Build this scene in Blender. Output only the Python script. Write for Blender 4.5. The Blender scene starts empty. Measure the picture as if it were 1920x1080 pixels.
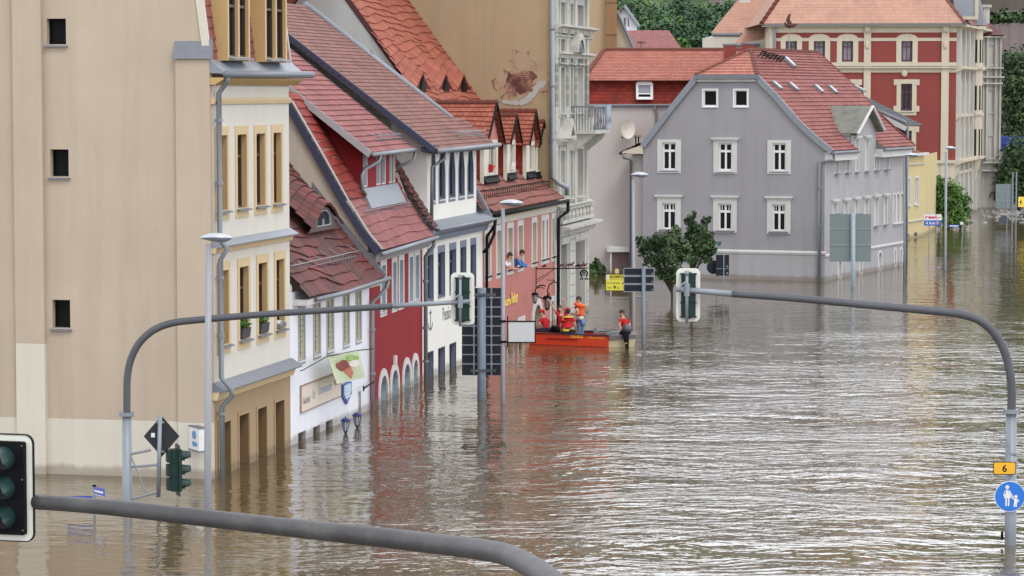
import bpy, bmesh, math, random
from mathutils import Vector, Matrix
from mathutils.geometry import tessellate_polygon
import numpy as np
random.seed(7)
S = bpy.context.scene
COL = S.collection
# ------------------------------------------------------------------ camera
FP = 5200.0; HZ = 175.0; CH = 8.6
PIT = math.atan((540 - HZ) / FP)
cd = bpy.data.cameras.new('camera'); cam = bpy.data.objects.new('camera', cd); COL.objects.link(cam)
cam.location = (0, 0, CH); cam.rotation_euler = (math.pi / 2 - PIT, 0, 0)
cd.sensor_width = 36; cd.lens = FP / 1920 * 36; cd.clip_start = 0.5; cd.clip_end = 3000
S.camera = cam
# ------------------------------------------------------------------ sky, sun, exposure
SUN_EL = math.radians(52); SUN_AZ = math.radians(155)      # azimuth clockwise from +Y
w = bpy.data.worlds.new("World"); S.world = w; w.use_nodes = True
nt = w.node_tree; bg = nt.nodes['Background']
sky = nt.nodes.new('ShaderNodeTexSky'); sky.sky_type = 'NISHITA'; sky.sun_disc = False
sky.sun_elevation = SUN_EL; sky.sun_rotation = SUN_AZ; sky.dust_density = 4.0; sky.air_density = 1.0; sky.ozone_density = 1.0
hs = nt.nodes.new('ShaderNodeHueSaturation'); hs.inputs['Saturation'].default_value = 0.22
nt.links.new(sky.outputs[0], hs.inputs['Color'])
# overcast: a soft white cloud deck with thinner patches over the clear sky
tcw = nt.nodes.new('ShaderNodeTexCoord'); mpw = nt.nodes.new('ShaderNodeMapping'); mpw.inputs['Scale'].default_value = (1, 1, 3.5)
nzw = nt.nodes.new('ShaderNodeTexNoise'); nzw.inputs['Scale'].default_value = 1.6; nzw.inputs['Detail'].default_value = 5
crw = nt.nodes.new('ShaderNodeValToRGB'); crw.color_ramp.elements[0].position = .30; crw.color_ramp.elements[1].position = .62
crw.color_ramp.elements[0].color = (6.8, 7.1, 7.8, 1); crw.color_ramp.elements[1].color = (8.8, 9.05, 9.8, 1)
mxw = nt.nodes.new('ShaderNodeMix'); mxw.data_type = 'RGBA'; mxw.inputs[0].default_value = .85
nt.links.new(tcw.outputs['Generated'], mpw.inputs['Vector']); nt.links.new(mpw.outputs[0], nzw.inputs['Vector']); nt.links.new(nzw.outputs[0], crw.inputs[0])
nt.links.new(hs.outputs[0], mxw.inputs[6]); nt.links.new(crw.outputs[0], mxw.inputs[7]); 
sxw = nt.nodes.new('ShaderNodeSeparateXYZ'); nt.links.new(tcw.outputs['Generated'], sxw.inputs[0])     # brightness added low in the sky and northward, to whiten the water
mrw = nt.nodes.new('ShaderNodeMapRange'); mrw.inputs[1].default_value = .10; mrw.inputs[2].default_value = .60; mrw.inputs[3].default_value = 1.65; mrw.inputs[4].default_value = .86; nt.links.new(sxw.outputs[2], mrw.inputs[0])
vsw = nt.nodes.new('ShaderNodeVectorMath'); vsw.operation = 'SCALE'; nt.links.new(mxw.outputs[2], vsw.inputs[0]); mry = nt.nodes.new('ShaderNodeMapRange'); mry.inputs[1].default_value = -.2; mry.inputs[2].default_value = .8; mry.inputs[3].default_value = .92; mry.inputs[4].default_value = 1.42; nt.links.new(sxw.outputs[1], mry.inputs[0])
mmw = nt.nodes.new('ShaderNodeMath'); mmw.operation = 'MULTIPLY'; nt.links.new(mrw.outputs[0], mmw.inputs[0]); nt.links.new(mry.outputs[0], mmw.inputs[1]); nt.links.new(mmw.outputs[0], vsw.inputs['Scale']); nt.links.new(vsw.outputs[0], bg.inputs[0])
bg.inputs[1].default_value = 0.15
sd = bpy.data.lights.new('sun', 'SUN'); sd.energy = 0.75; sd.angle = math.radians(14); sd.color = (1, .96, .9)
so = bpy.data.objects.new('sun', sd); COL.objects.link(so)
sdir = Vector((math.sin(SUN_AZ) * math.cos(SUN_EL), math.cos(SUN_AZ) * math.cos(SUN_EL), math.sin(SUN_EL)))
so.rotation_euler = sdir.to_track_quat('Z', 'Y').to_euler(); so.location = (30, -20, 60)
S.view_settings.view_transform = 'Standard'; S.view_settings.look = 'None'; S.view_settings.gamma = 1
S.view_settings.exposure = 0.34

# ------------------------------------------------------------------ pixel <-> place helpers (photo measured at 1920x1080)
def ray(px, py):
    x = (px - 960) / FP; y = -(py - 540) / FP
    return (x, math.cos(PIT) + y * math.sin(PIT), -math.sin(PIT) + y * math.cos(PIT))
def G(px, py, z=0.0):
    d = ray(px, py); t = (z - CH) / d[2]; return (d[0] * t, d[1] * t)
def at(px, py, Y):
    d = ray(px, py); t = Y / d[1]; return (d[0] * t, Y, CH + d[2] * t)
class Wall:
    """vertical plane through two ground points; a along, b up, d inward"""
    def __init__(s, A, B):
        s.o = A; d = (B[0] - A[0], B[1] - A[1]); s.L = math.hypot(*d)
        s.d = (d[0] / s.L, d[1] / s.L); s.n = (s.d[1], -s.d[0])
    def uz(s, px, py, v=0.0):
        r = ray(px, py); ox = s.o[0] - s.n[0] * v; oy = s.o[1] - s.n[1] * v
        t = (ox * s.n[0] + oy * s.n[1]) / (r[0] * s.n[0] + r[1] * s.n[1])
        return ((r[0] * t - ox) * s.d[0] + (r[1] * t - oy) * s.d[1], CH + r[2] * t)
    def u(s, px, v=0.0, py=400): return s.uz(px, py, v)[0]
    def z(s, px, py, v=0.0): return s.uz(px, py, v)[1]
    def vz(s, px, py, u=0.0):
        r = ray(px, py); ox = s.o[0] + s.d[0] * u; oy = s.o[1] + s.d[1] * u
        t = (ox * s.d[0] + oy * s.d[1]) / (r[0] * s.d[0] + r[1] * s.d[1])
        return (-((r[0] * t - ox) * s.n[0] + (r[1] * t - oy) * s.n[1]), CH + r[2] * t)
    def P(s, u, v, z): return (s.o[0] + s.d[0] * u - s.n[0] * v, s.o[1] + s.d[1] * u - s.n[1] * v, z)
    def M(s): return lambda a, b, d: s.P(a, d, b)
    def Mg(s, u0=0.0): return lambda a, b, d: s.P(u0 + d, a, b)      # cross wall: a inward, d along
def Mf(x, y): return lambda a, b, d: (x + a, y + d, b)
def Mr(x, y, ang):
    c, sn = math.cos(ang), math.sin(ang)
    return lambda a, b, d: (x + a * c - d * sn, y + a * sn + d * c, b)

# ------------------------------------------------------------------ scene tree helpers
ORG = {}
def thing(name, label, cat, loc=(0, 0, 0), group=None, kind=None):
    o = bpy.data.objects.new(name, None); COL.objects.link(o); o.location = loc; o.empty_display_size = .3
    o['label'] = label; o['category'] = cat
    if group: o['group'] = group
    if kind: o['kind'] = kind
    ORG[o.name] = Vector(loc); return o
SPLIT = {'dormer_cheek', 'balcony_corbel', 'porch_post', 'lintel', 'quoin_block', 'leg', 'rosette', 'turret_window', 'brick_panel', 'carved_ornament',
         'gutter', 'pilaster', 'screw', 'eye', 'pupil', 'shoe', 'stake', 'joint_band', 'eaves_cornice', 'cross_arm', 'lens', 'pipe_clamp', 'valley_tile', 'trim', 'bracket'}
class MB:
    def __init__(s): s.v = []; s.f = []; s.m = []; s.uv = []; s.cuts = []
    def face(s, pts, m=0, uv=None):
        n = len(s.v); s.cuts.append((n, len(s.f))); s.v += [tuple(p) for p in pts]; s.f.append(tuple(range(n, n + len(pts)))); s.m.append(m); s.uv.append(uv)
    def mesh(s, vs, fs, m=0):
        n = len(s.v); s.cuts.append((n, len(s.f))); s.v += [tuple(p) for p in vs]
        for f in fs: s.f.append(tuple(n + i for i in f)); s.m.append(m); s.uv.append(None)
    def box(s, M, a0, a1, b0, b1, d0, d1, m=0):
        p = [M(a, b, d) for a in (a0, a1) for b in (b0, b1) for d in (d0, d1)]
        s.mesh(p, [(0, 1, 3, 2), (4, 6, 7, 5), (0, 4, 5, 1), (2, 3, 7, 6), (0, 2, 6, 4), (1, 5, 7, 3)], m)
    def prism(s, M, poly, d0, d1, m=0):
        n = len(poly); vs = [M(a, b, d0) for a, b in poly] + [M(a, b, d1) for a, b in poly]
        s.mesh(vs, [tuple(range(n)), tuple(range(2 * n - 1, n - 1, -1))] + [(i, (i + 1) % n, n + (i + 1) % n, n + i) for i in range(n)], m)
    def ring(s, M, out, inn, d0, d1, m=0):
        n = len(out); V = [M(a, b, d) for d in (d0, d1) for P in (out, inn) for a, b in P]
        F = []
        for i in range(n):
            j = (i + 1) % n
            F += [(i, j, n + j, n + i), (i, 2 * n + i, 2 * n + j, j), (n + i, n + j, 3 * n + j, 3 * n + i), (2 * n + i, 3 * n + i, 3 * n + j, 2 * n + j)]
        s.mesh(V, F, m)
    def tube(s, pts, r, n=8, m=0, cap=True):
        pts = [Vector(p) for p in pts]; rr = r if isinstance(r, (list, tuple)) else [r] * len(pts)
        vs = []; up = None
        for i, p in enumerate(pts):
            t = (pts[min(i + 1, len(pts) - 1)] - pts[max(i - 1, 0)]).normalized()
            if up is None: up = Vector((0, 0, 1)) if abs(t.z) < .9 else Vector((1, 0, 0))
            x = t.cross(up)
            if x.length < 1e-4: x = t.cross(Vector((0, 1, 0)))
            x.normalize(); y = x.cross(t).normalized(); up = y
            for k in range(n):
                a = 2 * math.pi * k / n; vs.append(p + (x * math.cos(a) + y * math.sin(a)) * rr[i])
        F = [(i * n + k, i * n + (k + 1) % n, (i + 1) * n + (k + 1) % n, (i + 1) * n + k) for i in range(len(pts) - 1) for k in range(n)]
        if cap: F += [tuple(range(n - 1, -1, -1)), tuple(range((len(pts) - 1) * n, len(pts) * n))]
        s.mesh(vs, F, m)
    def ell(s, c, r, m=0, nu=10, nv=7, rot=None, z0=-1, z1=1):
        vs = []; c = Vector(c)
        for j in range(nv + 1):
            zz = math.sin(math.asin(z0) + (math.asin(z1) - math.asin(z0)) * j / nv); q = math.sqrt(max(0, 1 - zz * zz))
            for i in range(nu):
                a = 2 * math.pi * i / nu; p = Vector((r[0] * q * math.cos(a), r[1] * q * math.sin(a), r[2] * zz))
                vs.append(c + (rot @ p if rot else p))
        F = [(j * nu + i, j * nu + (i + 1) % nu, (j + 1) * nu + (i + 1) % nu, (j + 1) * nu + i) for j in range(nv) for i in range(nu)]
        F += [tuple(range(nu - 1, -1, -1)), tuple(range(nv * nu, nv * nu + nu))]
        s.mesh(vs, F, m)
    def build(s, name, mats, parent=None, smooth=False, weld=False, label=None):
        if not isinstance(mats, (list, tuple)): mats = [mats]
        if name in SPLIT and len(s.cuts) > 1:
            o = None; C2 = s.cuts + [(len(s.v), len(s.f))]
            for (v0, f0), (v1, f1) in zip(C2, C2[1:]):
                g = MB(); g.v = s.v[v0:v1]; g.f = [tuple(i - v0 for i in f) for f in s.f[f0:f1]]; g.m = s.m[f0:f1]; g.uv = s.uv[f0:f1]
                o = g.build(name, mats, parent, smooth, weld, label)
            return o
        o0 = ORG[parent.name] if parent else Vector((0, 0, 0))
        me = bpy.data.meshes.new(name); me.from_pydata([(Vector(p) - o0)[:] for p in s.v], [], s.f)
        for mt in mats: me.materials.append(mt)
        me.polygons.foreach_set('material_index', s.m)
        if any(u is not None for u in s.uv):
            ul = me.uv_layers.new(name='UVMap')
            for pl, u in zip(me.polygons, s.uv):
                if u is not None:
                    for li, c in zip(pl.loop_indices, u): ul.data[li].uv = c
        if weld:
            bm = bmesh.new(); bm.from_mesh(me); bmesh.ops.remove_doubles(bm, verts=bm.verts, dist=1e-4)
            bmesh.ops.recalc_face_normals(bm, faces=bm.faces); bm.to_mesh(me); bm.free()
        if smooth: me.polygons.foreach_set('use_smooth', [True] * len(me.polygons))
        me.update()
        o = bpy.data.objects.new(name, me); COL.objects.link(o)
        if parent: o.parent = parent; ORG[o.name] = o0
        else: ORG[o.name] = Vector((0, 0, 0))
        if label: o['label'] = label
        return o
def tag(o, label, cat, group=None):
    o['label'] = label; o['category'] = cat
    if group: o['group'] = group
    return o
def struct(o): o['kind'] = 'structure'; return o
def kids(o): return [c for c in COL.objects if c.parent == o]
def copy_tree(o, delta, label, group=None):
    def cp(x, par):
        c = x.copy(); COL.objects.link(c); c.parent = par; ORG[c.name] = ORG[x.name]
        for k in [q for q in x.children]: cp(k, c)
        return c
    c = cp(o, None); c.location = Vector(o.location) + Vector(delta); c['label'] = label
    if group: c['group'] = group
    return c

# ------------------------------------------------------------------ materials
def newmat(name):
    m = bpy.data.materials.new(name); m.use_nodes = True; nt = m.node_tree
    return m, nt, nt.nodes['Principled BSDF']
def N(nt, t, **k):
    n = nt.nodes.new('ShaderNode' + t)
    for a, b in k.items(): setattr(n, a, b)
    return n
def ramp(nt, fac, stops):
    r = N(nt, 'ValToRGB'); e = r.color_ramp.elements
    while len(e) < len(stops): e.new(.5)
    for el, (p, c) in zip(e, stops): el.position = p; el.color = (*c, 1) if len(c) == 3 else c
    nt.links.new(fac, r.inputs[0]); return r.outputs[0]
def mixc(nt, fac, a, b, mode='MIX'):
    n = N(nt, 'Mix', data_type='RGBA', blend_type=mode)
    for k, x in ((0, fac), (6, a), (7, b)):
        if hasattr(x, 'is_linked'): nt.links.new(x, n.inputs[k])
        else: n.inputs[k].default_value = x if k == 0 else (*x, 1)
    return n.outputs[2]
def math_(nt, op, a, b=0.0):
    n = N(nt, 'Math', operation=op)
    for k, x in ((0, a), (1, b)):
        if hasattr(x, 'is_linked'): nt.links.new(x, n.inputs[k])
        else: n.inputs[k].default_value = x
    return n.outputs[0]
def noise(nt, vec, scale, detail=4, rough=.55):
    n = N(nt, 'TexNoise'); n.inputs['Scale'].default_value = scale; n.inputs['Detail'].default_value = detail; n.inputs['Roughness'].default_value = rough
    nt.links.new(vec, n.inputs['Vector']); return n.outputs[0]
def pos(nt, sc=(1, 1, 1)):
    g = N(nt, 'NewGeometry'); mp = N(nt, 'Mapping'); mp.inputs['Scale'].default_value = sc
    nt.links.new(g.outputs['Position'], mp.inputs['Vector']); return mp.outputs[0]
def bump(nt, b, h, dist, st=1.0):
    n = N(nt, 'Bump'); n.inputs['Distance'].default_value = dist; n.inputs['Strength'].default_value = st
    nt.links.new(h, n.inputs['Height']); nt.links.new(n.outputs[0], b.inputs['Normal']); return n
def sc3(c, k): return tuple(min(1, x * k) for x in c)
def plaster(name, c, var=.12, rough=.9, bumpd=.008, stain=.25, stainc=None, damp=True):
    """rendered wall: broad tone changes, vertical rain streaks, grain, a tide mark just above the flood"""
    m, nt, b = newmat(name); P = pos(nt)
    n1 = noise(nt, P, .45, 5); n2 = noise(nt, pos(nt, (2.2, 2.2, .16)), 1.0, 4, .6); n3 = noise(nt, P, 9, 4)
    c1 = mixc(nt, n1, sc3(c, 1 - var), sc3(c, 1 + var))
    st = ramp(nt, n2, [(.45, (0, 0, 0)), (.75, (1, 1, 1))])
    stf = math_(nt, 'MULTIPLY', st, stain)
    c2 = mixc(nt, stf, c1, stainc or sc3(c, .62))
    c3 = mixc(nt, math_(nt, 'MULTIPLY', n3, .22), c2, sc3(c, .78))
    if damp:
        g = N(nt, 'NewGeometry'); sp = N(nt, 'SeparateXYZ'); nt.links.new(g.outputs['Position'], sp.inputs[0])
        h = math_(nt, 'SUBTRACT', sp.outputs[2], math_(nt, 'MULTIPLY', n2, .25))
        d = ramp(nt, h, [(.0, (1, 1, 1)), (.12, (0, 0, 0))])
        c3 = mixc(nt, math_(nt, 'MULTIPLY', d, .55), c3, (.16, .12, .075))
    nt.links.new(c3, b.inputs['Base Color']); b.inputs['Roughness'].default_value = rough
    b.inputs['Specular IOR Level'].default_value = .25
    bump(nt, b, noise(nt, P, 30, 5), bumpd, .6); return m
def flat(name, c, rough=.5, metal=0.0, var=.15, spec=.5, scale=6):
    m, nt, b = newmat(name); n = noise(nt, pos(nt), scale, 4)
    nt.links.new(mixc(nt, n, sc3(c, 1 - var), sc3(c, 1 + var)), b.inputs['Base Color'])
    b.inputs['Roughness'].default_value = rough; b.inputs['Metallic'].default_value = metal; b.inputs['Specular IOR Level'].default_value = spec
    return m
def tiles(name, ca, cb, dark=(.05, .02, .018), moss=(.06, .05, .035), mossy=.3, rough=.75, var=1.0):
    m, nt, b = newmat(name); uv = N(nt, 'UVMap'); sp = N(nt, 'SeparateXYZ'); nt.links.new(uv.outputs[0], sp.inputs[0])
    row = math_(nt, 'FLOOR', sp.outputs[1]); off = math_(nt, 'MULTIPLY', math_(nt, 'MODULO', row, 2.0), .5)
    uu = math_(nt, 'ADD', sp.outputs[0], off); cell = math_(nt, 'FLOOR', uu); fr = math_(nt, 'FRACT', uu)
    cx = N(nt, 'CombineXYZ'); nt.links.new(cell, cx.inputs[0]); nt.links.new(row, cx.inputs[1])
    wn = N(nt, 'TexWhiteNoise', noise_dimensions='2D'); nt.links.new(cx.outputs[0], wn.inputs['Vector'])
    c = mixc(nt, math_(nt, 'MULTIPLY', wn.outputs[0], var), ca, cb)
    n1 = noise(nt, pos(nt), .7, 5); c = mixc(nt, math_(nt, 'MULTIPLY', ramp(nt, n1, [(.4, (0, 0, 0)), (.7, (1, 1, 1))]), mossy), c, moss)
    e = math_(nt, 'ABSOLUTE', math_(nt, 'SUBTRACT', fr, .5))
    j = math_(nt, 'GREATER_THAN', e, .455); c = mixc(nt, math_(nt, 'MULTIPLY', j, .6), c, dark)
    nt.links.new(c, b.inputs['Base Color']); b.inputs['Roughness'].default_value = rough; b.inputs['Specular IOR Level'].default_value = .3
    h = math_(nt, 'SUBTRACT', .25, math_(nt, 'MULTIPLY', e, e)); bump(nt, b, h, .06, .8); return m

C_ = {}
m_beige = plaster('beige_render', (.49, .40, .305), .17, stain=.34)
m_cream = plaster('cream_render', (.62, .58, .485), .08, stain=.2)
m_creamf = plaster('pale_front_render', (.62, .59, .515), .06, stain=.18)
m_ochre = plaster('ochre_trim', (.50, .34, .155), .08, stain=.15)
m_ochred = plaster('ochre_ground_floor', (.36, .26, .15), .08, stain=.3)
m_ochrel = plaster('light_ochre_trim', (.60, .46, .27), .06, stain=.1)
m_white = plaster('white_render', (.74, .75, .78), .05, stain=.10)
m_whitec = plaster('warm_white_render', (.74, .72, .66), .05, stain=.12)
m_gableb = plaster('sand_gable_render', (.50, .42, .32), .08, stain=.35)
m_red = plaster('deep_red_render', (.255, .020, .024), .14, stain=.25)
m_pink = plaster('pink_render', (.46, .18, .155), .11, stain=.28)
m_grayg = plaster('grey_gable_render', (.42, .42, .40), .10, stain=.3)
m_ochrew = plaster('ochre_fire_wall', (.37, .275, .165), .18, stain=.5, stainc=(.27, .21, .15))
m_stone = plaster('weathered_pale_stone', (.50, .49, .44), .18, stain=.65, stainc=(.20, .19, .17))
m_lilac = plaster('light_grey_render', (.50, .455, .43), .05, stain=.12)
m_gray = plaster('violet_grey_render', (.305, .295, .308), .12, stain=.32, stainc=(.21, .20, .20))
m_grayl = plaster('pale_violet_render', (.37, .36, .365), .12, stain=.4)
m_trimw = plaster('white_trim', (.58, .57, .545), .08, stain=.28)
m_yellow = plaster('yellow_render', (.58, .48, .25), .10, stain=.3)
m_brickr = plaster('dark_red_brick', (.25, .06, .05), .12, stain=.15)
m_sandst = plaster('cream_sandstone', (.56, .50, .385), .10, stain=.3)
m_blue = flat('slate_blue_paint', (.14, .165, .215), .6)
m_bluel = flat('pale_blue_grey_paint', (.30, .36, .42), .6)
m_navy = flat('dark_navy_paint', (.035, .04, .075), .5)
m_zinc = flat('zinc_sheet', (.24, .26, .285), .5, .3, .16)
m_zincd = flat('weathered_lead_sheet', (.17, .18, .20), .55, .2, .2)
m_pipe = flat('grey_downpipe', (.20, .215, .23), .45, .35)
m_black = flat('black_iron', (.008, .008, .009), .6, spec=.08)
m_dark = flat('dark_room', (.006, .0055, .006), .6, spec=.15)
m_brownw = flat('dark_brown_frame', (.06, .03, .022), .5)
m_whitef = flat('white_window_frame', (.74, .74, .72), .45)
m_olive = flat('olive_shutter', (.38, .36, .22), .7)
m_galv = flat('galvanised_steel', (.25, .275, .30), .5, .3, .14, scale=3)
m_galvd = flat('weathered_dark_steel', (.085, .09, .10), .6, .2, .25, scale=3)
m_polel = flat('pale_lamp_pole', (.30, .31, .335), .5, .2, .10, scale=2)
m_lamph = flat('lamp_shell', (.50, .53, .57), .3, .2, .08)
m_green = flat('dark_green_housing', (.008, .032, .025), .5, spec=.3)
m_board = flat('white_backboard', (.70, .70, .62), .5, 0, .05)
m_redc = flat('red_cloth', (.50, .012, .018), .85)
m_orangec = flat('orange_vest', (.85, .13, .02), .7)
m_navyc = flat('navy_cloth', (.02, .022, .04), .9)
m_jeans = flat('blue_jeans', (.12, .18, .30), .9)
m_whitecl = flat('white_cloth', (.75, .75, .76), .9)
m_skin = flat('skin', (.50, .27, .19), .6)
m_hair = flat('dark_hair', (.035, .02, .014), .7)
m_yel = flat('signal_yellow', (.85, .62, .08), .5)
def glassmat(name, c=(.012, .013, .016), rough=.08):
    m, nt, b = newmat(name); n = noise(nt, pos(nt), 1.3, 3)
    nt.links.new(mixc(nt, n, sc3(c, .4), sc3(c, 1.8)), b.inputs['Base Color']); b.inputs['Roughness'].default_value = rough
    b.inputs['Specular IOR Level'].default_value = .18; return m
m_glass = glassmat('window_glass'); m_glassb = glassmat('curtained_glass', (.10, .10, .095), .12); m_glassp = glassmat('pale_curtain_glass', (.20, .20, .22), .15)
t_red = tiles('red_roof_tile', (.32, .095, .07), (.22, .055, .045), mossy=.22)
t_dred = tiles('old_dark_roof_tile', (.20, .050, .042), (.085, .030, .030), mossy=.45)
t_pink = tiles('rosy_roof_tile', (.33, .118, .108), (.235, .075, .07), mossy=.22)
t_brown = tiles('faded_brown_roof_tile', (.29, .135, .105), (.19, .082, .068), mossy=.3)
t_orange = tiles('orange_roof_tile', (.40, .125, .075), (.29, .080, .05), mossy=.18)
t_hung = tiles('bright_red_hung_tile', (.29, .034, .022), (.18, .020, .014), mossy=.12)
t_salm = tiles('salmon_roof_tile', (.48, .275, .20), (.43, .235, .165), dark=(.33, .19, .13), mossy=.18)
t_coral = tiles('coral_roof_tile', (.47, .19, .135), (.38, .14, .10), mossy=.12)
t_slate = tiles('slate_roof', (.085, .088, .10), (.055, .058, .068), dark=(.03, .03, .035), mossy=.1)

# ------------------------------------------------------------------ building kit
def hpoly(a0, a1, b0, b1, arch=None, n=8, rise=None):
    if not arch: return [(a0, b0), (a1, b0), (a1, b1), (a0, b1)]
    c = (a0 + a1) / 2; r = abs(a1 - a0) / 2; P = [(a0, b0), (a1, b0)]
    h = {'round': r, 'gothic': r * 2.0, 'seg': r * .45}[arch] if rise is None else rise
    for k in range(n + 1):
        t = math.pi * k / n
        if arch == 'gothic':
            x = math.cos(t); y = 1 - abs(x) ** 1.9
        else: x = math.cos(t); y = math.sin(t)
        P.append((c + (a1 - c) * x, b1 - h + h * y))
    return P
class Face:
    """a wall with real openings, their reveals, windows, surrounds and sills"""
    def __init__(s, root, M): s.root = root; s.M = M; s.holes = []; s.wm = 1
    def win(s, a0, a1, b0, b1, dep=.16, arch=None, frame=m_whitef, fw=.06, mull=1, trans=None, sur=None, sw=.12, sproud=.03,
            sill=None, pane=m_glass, hood=None, bars=None, name='window', surb=None, swt=None, rev=None, sillp=.1, mw=.05):
        M = s.M; h = hpoly(a0, a1, b0, b1, arch); s.holes.append((h, dep, rev))
        f = MB(); inn = hpoly(a0 + fw, a1 - fw, b0 + fw, b1 - fw, arch, rise=None if arch != 'gothic' else None)
        f.ring(M, h, inn, dep - .05, dep + .01)
        w_ = a1 - a0
        for k in range(mull):
            c = a0 + w_ * (k + 1) / (mull + 1); f.box(M, c - mw / 2, c + mw / 2, b0 + fw * .9, b1 - fw * .9 - (0 if not arch else w_ * .15), dep - .045, dep)
        if trans is not None:
            z = b0 + (b1 - b0) * trans; f.box(M, a0 + fw * .9, a1 - fw * .9, z - mw * .6, z + mw * .6, dep - .055, dep - .001)
            if bars:
                for k in range(bars):
                    c = a0 + w_ * (k + 1) / (bars + 1)
                    f.box(M, c - .016, c + .016, z, b1 - fw, dep - .04, dep - .002)
        o = f.build(name, frame, s.root)
        g = MB(); g.face([M(a, b, dep + .005) for a, b in h]); g.build('pane', pane, o)
        if sur:
            t = sw if swt is None else swt; bb = sw if surb is None else surb
            r = MB(); r.ring(M, hpoly(a0 - sw, a1 + sw, b0 - bb, b1 + t, arch), h, -sproud, .012); r.build('surround', sur, o)
        if sill:
            q = MB(); e = sw * .6 if sur else .04
            q.prism(lambda a, b, d: M(d, b, a), [(dep, b0 + .02), (-sproud - sillp, b0 - .035), (-sproud - sillp, b0 - .065), (dep, b0 - .03)], a0 - e, a1 + e); q.build('sill', sill, o)
        if hood:
            q = MB(); e = sw + .1; zt = b1 + (sw if swt is None else swt)
            q.box(M, a0 - e, a1 + e, zt + .02, zt + .10, -.15, .01); q.box(M, a0 - e + .06, a1 + e - .06, zt - .05, zt + .018, -.08, .01); q.build('hood', sur or m_trimw, o)
        return o
    def wall(s, outline, mats, name='wall', d=0.0, reveal=1):
        M = s.M; g = MB(); polys = [outline] + [h for h, _, _ in s.holes]
        flatp = [p for q in polys for p in q]
        tri = tessellate_polygon([[Vector((a, b, 0)) for a, b in q] for q in polys])
        g.mesh([M(a, b, d) for a, b in flatp], [tuple(t) for t in tri], 0)
        for h, dep, rv in s.holes:
            n = len(h)
            for i in range(n):
                j = (i + 1) % n
                g.face([M(*h[i], d), M(*h[j], d), M(*h[j], dep), M(*h[i], dep)], reveal)
        ms = mats if isinstance(mats, (list, tuple)) else [mats, mats]
        return g.build(name, ms, s.root)
def solid(root, M, outline, mat, name='wall', d=0.0):
    g = MB(); tri = tessellate_polygon([[Vector((a, b, 0)) for a, b in outline]])
    g.mesh([M(a, b, d) for a, b in outline], [tuple(t) for t in tri]); return g.build(name, mat, root)
def tiled(root, Pf, mat, width, length, tw=.2, course=.3, lip=.04, jit=.012, name='roof', seg=None, wob=0.0, build=True, g=None, m=0):
    g = g or MB(); nr = max(1, round(length / course)); nc = max(1, seg or round(width / (tw * 2))); rnd = random.Random(nr * 31 + nc)
    def Nrm(a, b):
        e = .01; a_ = min(a, 1 - e); b_ = min(b, 1 - e)
        p = Vector(Pf(a_, b_)); n = (Vector(Pf(a_ + e, b_)) - p).cross(Vector(Pf(a_, b_ + e)) - p)
        if n.length < 1e-9: return Vector((0, 0, 1))
        n.normalize(); return n if n.z >= 0 else -n
    ph = rnd.random() * 6
    for i in range(nr):
        b0 = i / nr; b1 = min(1, (i + 1) / nr)
        n0 = Nrm(.5, b0 + .001)
        lo = []; lo2 = []; hi = []
        for k in range(nc + 1):
            a = k / nc
            wv = wob * (math.sin(a * width * 1.1 + ph + i * .35) + .5 * math.sin(a * width * 2.7 + i)) / nr
            j = rnd.uniform(-jit, jit) / max(length, .1) if 0 < i else 0
            bb = max(0, b0 + j + wv * (0 < i)); p = Vector(Pf(a, bb))
            lo.append(p + n0 * (lip + rnd.uniform(-.3, .3) * jit)); lo2.append(p - n0 * .01)
            bt = max(0, min(1, b1 + .012 + wob * (math.sin(a * width * 1.1 + ph + (i + 1) * .35) + .5 * math.sin(a * width * 2.7 + i + 1)) / nr * (i < nr - 1))); hi.append(Vector(Pf(a, bt)) + n0 * .004)
        for k in range(nc):
            u0 = k / nc * width / tw; u1 = (k + 1) / nc * width / tw
            g.face([lo[k], lo[k + 1], hi[k + 1], hi[k]], m, [(u0, i + .03), (u1, i + .03), (u1, i + .97), (u0, i + .97)])
            g.face([lo2[k], lo2[k + 1], lo[k + 1], lo[k]], m, [(u0, i + .03), (u1, i + .03), (u1, i + .1), (u0, i + .1)])
    return g.build(name, mat, root) if build else g
def quadP(p00, p10, p11, p01):
    p00, p10, p11, p01 = map(Vector, (p00, p10, p11, p01))
    return lambda a, b: (p00 * (1 - a) + p10 * a) * (1 - b) + (p01 * (1 - a) + p11 * a) * b
def profP(W, prof, u0, u1):
    """surface swept along the facade: prof is [(v,z)...] from the eave up"""
    L = [0]
    for p, q in zip(prof, prof[1:]): L.append(L[-1] + math.dist(p, q))
    def f(a, b):
        t = b * L[-1]; k = 0
        while k < len(L) - 2 and t > L[k + 1]: k += 1
        x = (t - L[k]) / (L[k + 1] - L[k]); v = prof[k][0] + (prof[k + 1][0] - prof[k][0]) * x; z = prof[k][1] + (prof[k + 1][1] - prof[k][1]) * x
        return W.P(u0 + (u1 - u0) * a, v, z)
    f.len = L[-1]; return f
def verge(root, W, prof, u, wdt=.05, drop=.22, mat=m_blue, name='bargeboard', lift=.05):
    g = MB()
    for (v0, z0), (v1, z1) in zip(prof, prof[1:]):
        n = Vector((-(z1 - z0), v1 - v0)).normalized()
        a = (v0 + n[0] * lift, z0 + n[1] * lift); b = (v1 + n[0] * lift, z1 + n[1] * lift); c = (v1 - n[0] * drop, z1 - n[1] * drop); d = (v0 - n[0] * drop, z0 - n[1] * drop)
        g.prism(lambda p, q, e: W.P(u + e, p, q), [a, b, c, d], -wdt, wdt)
    return g.build(name, mat, root)
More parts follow.
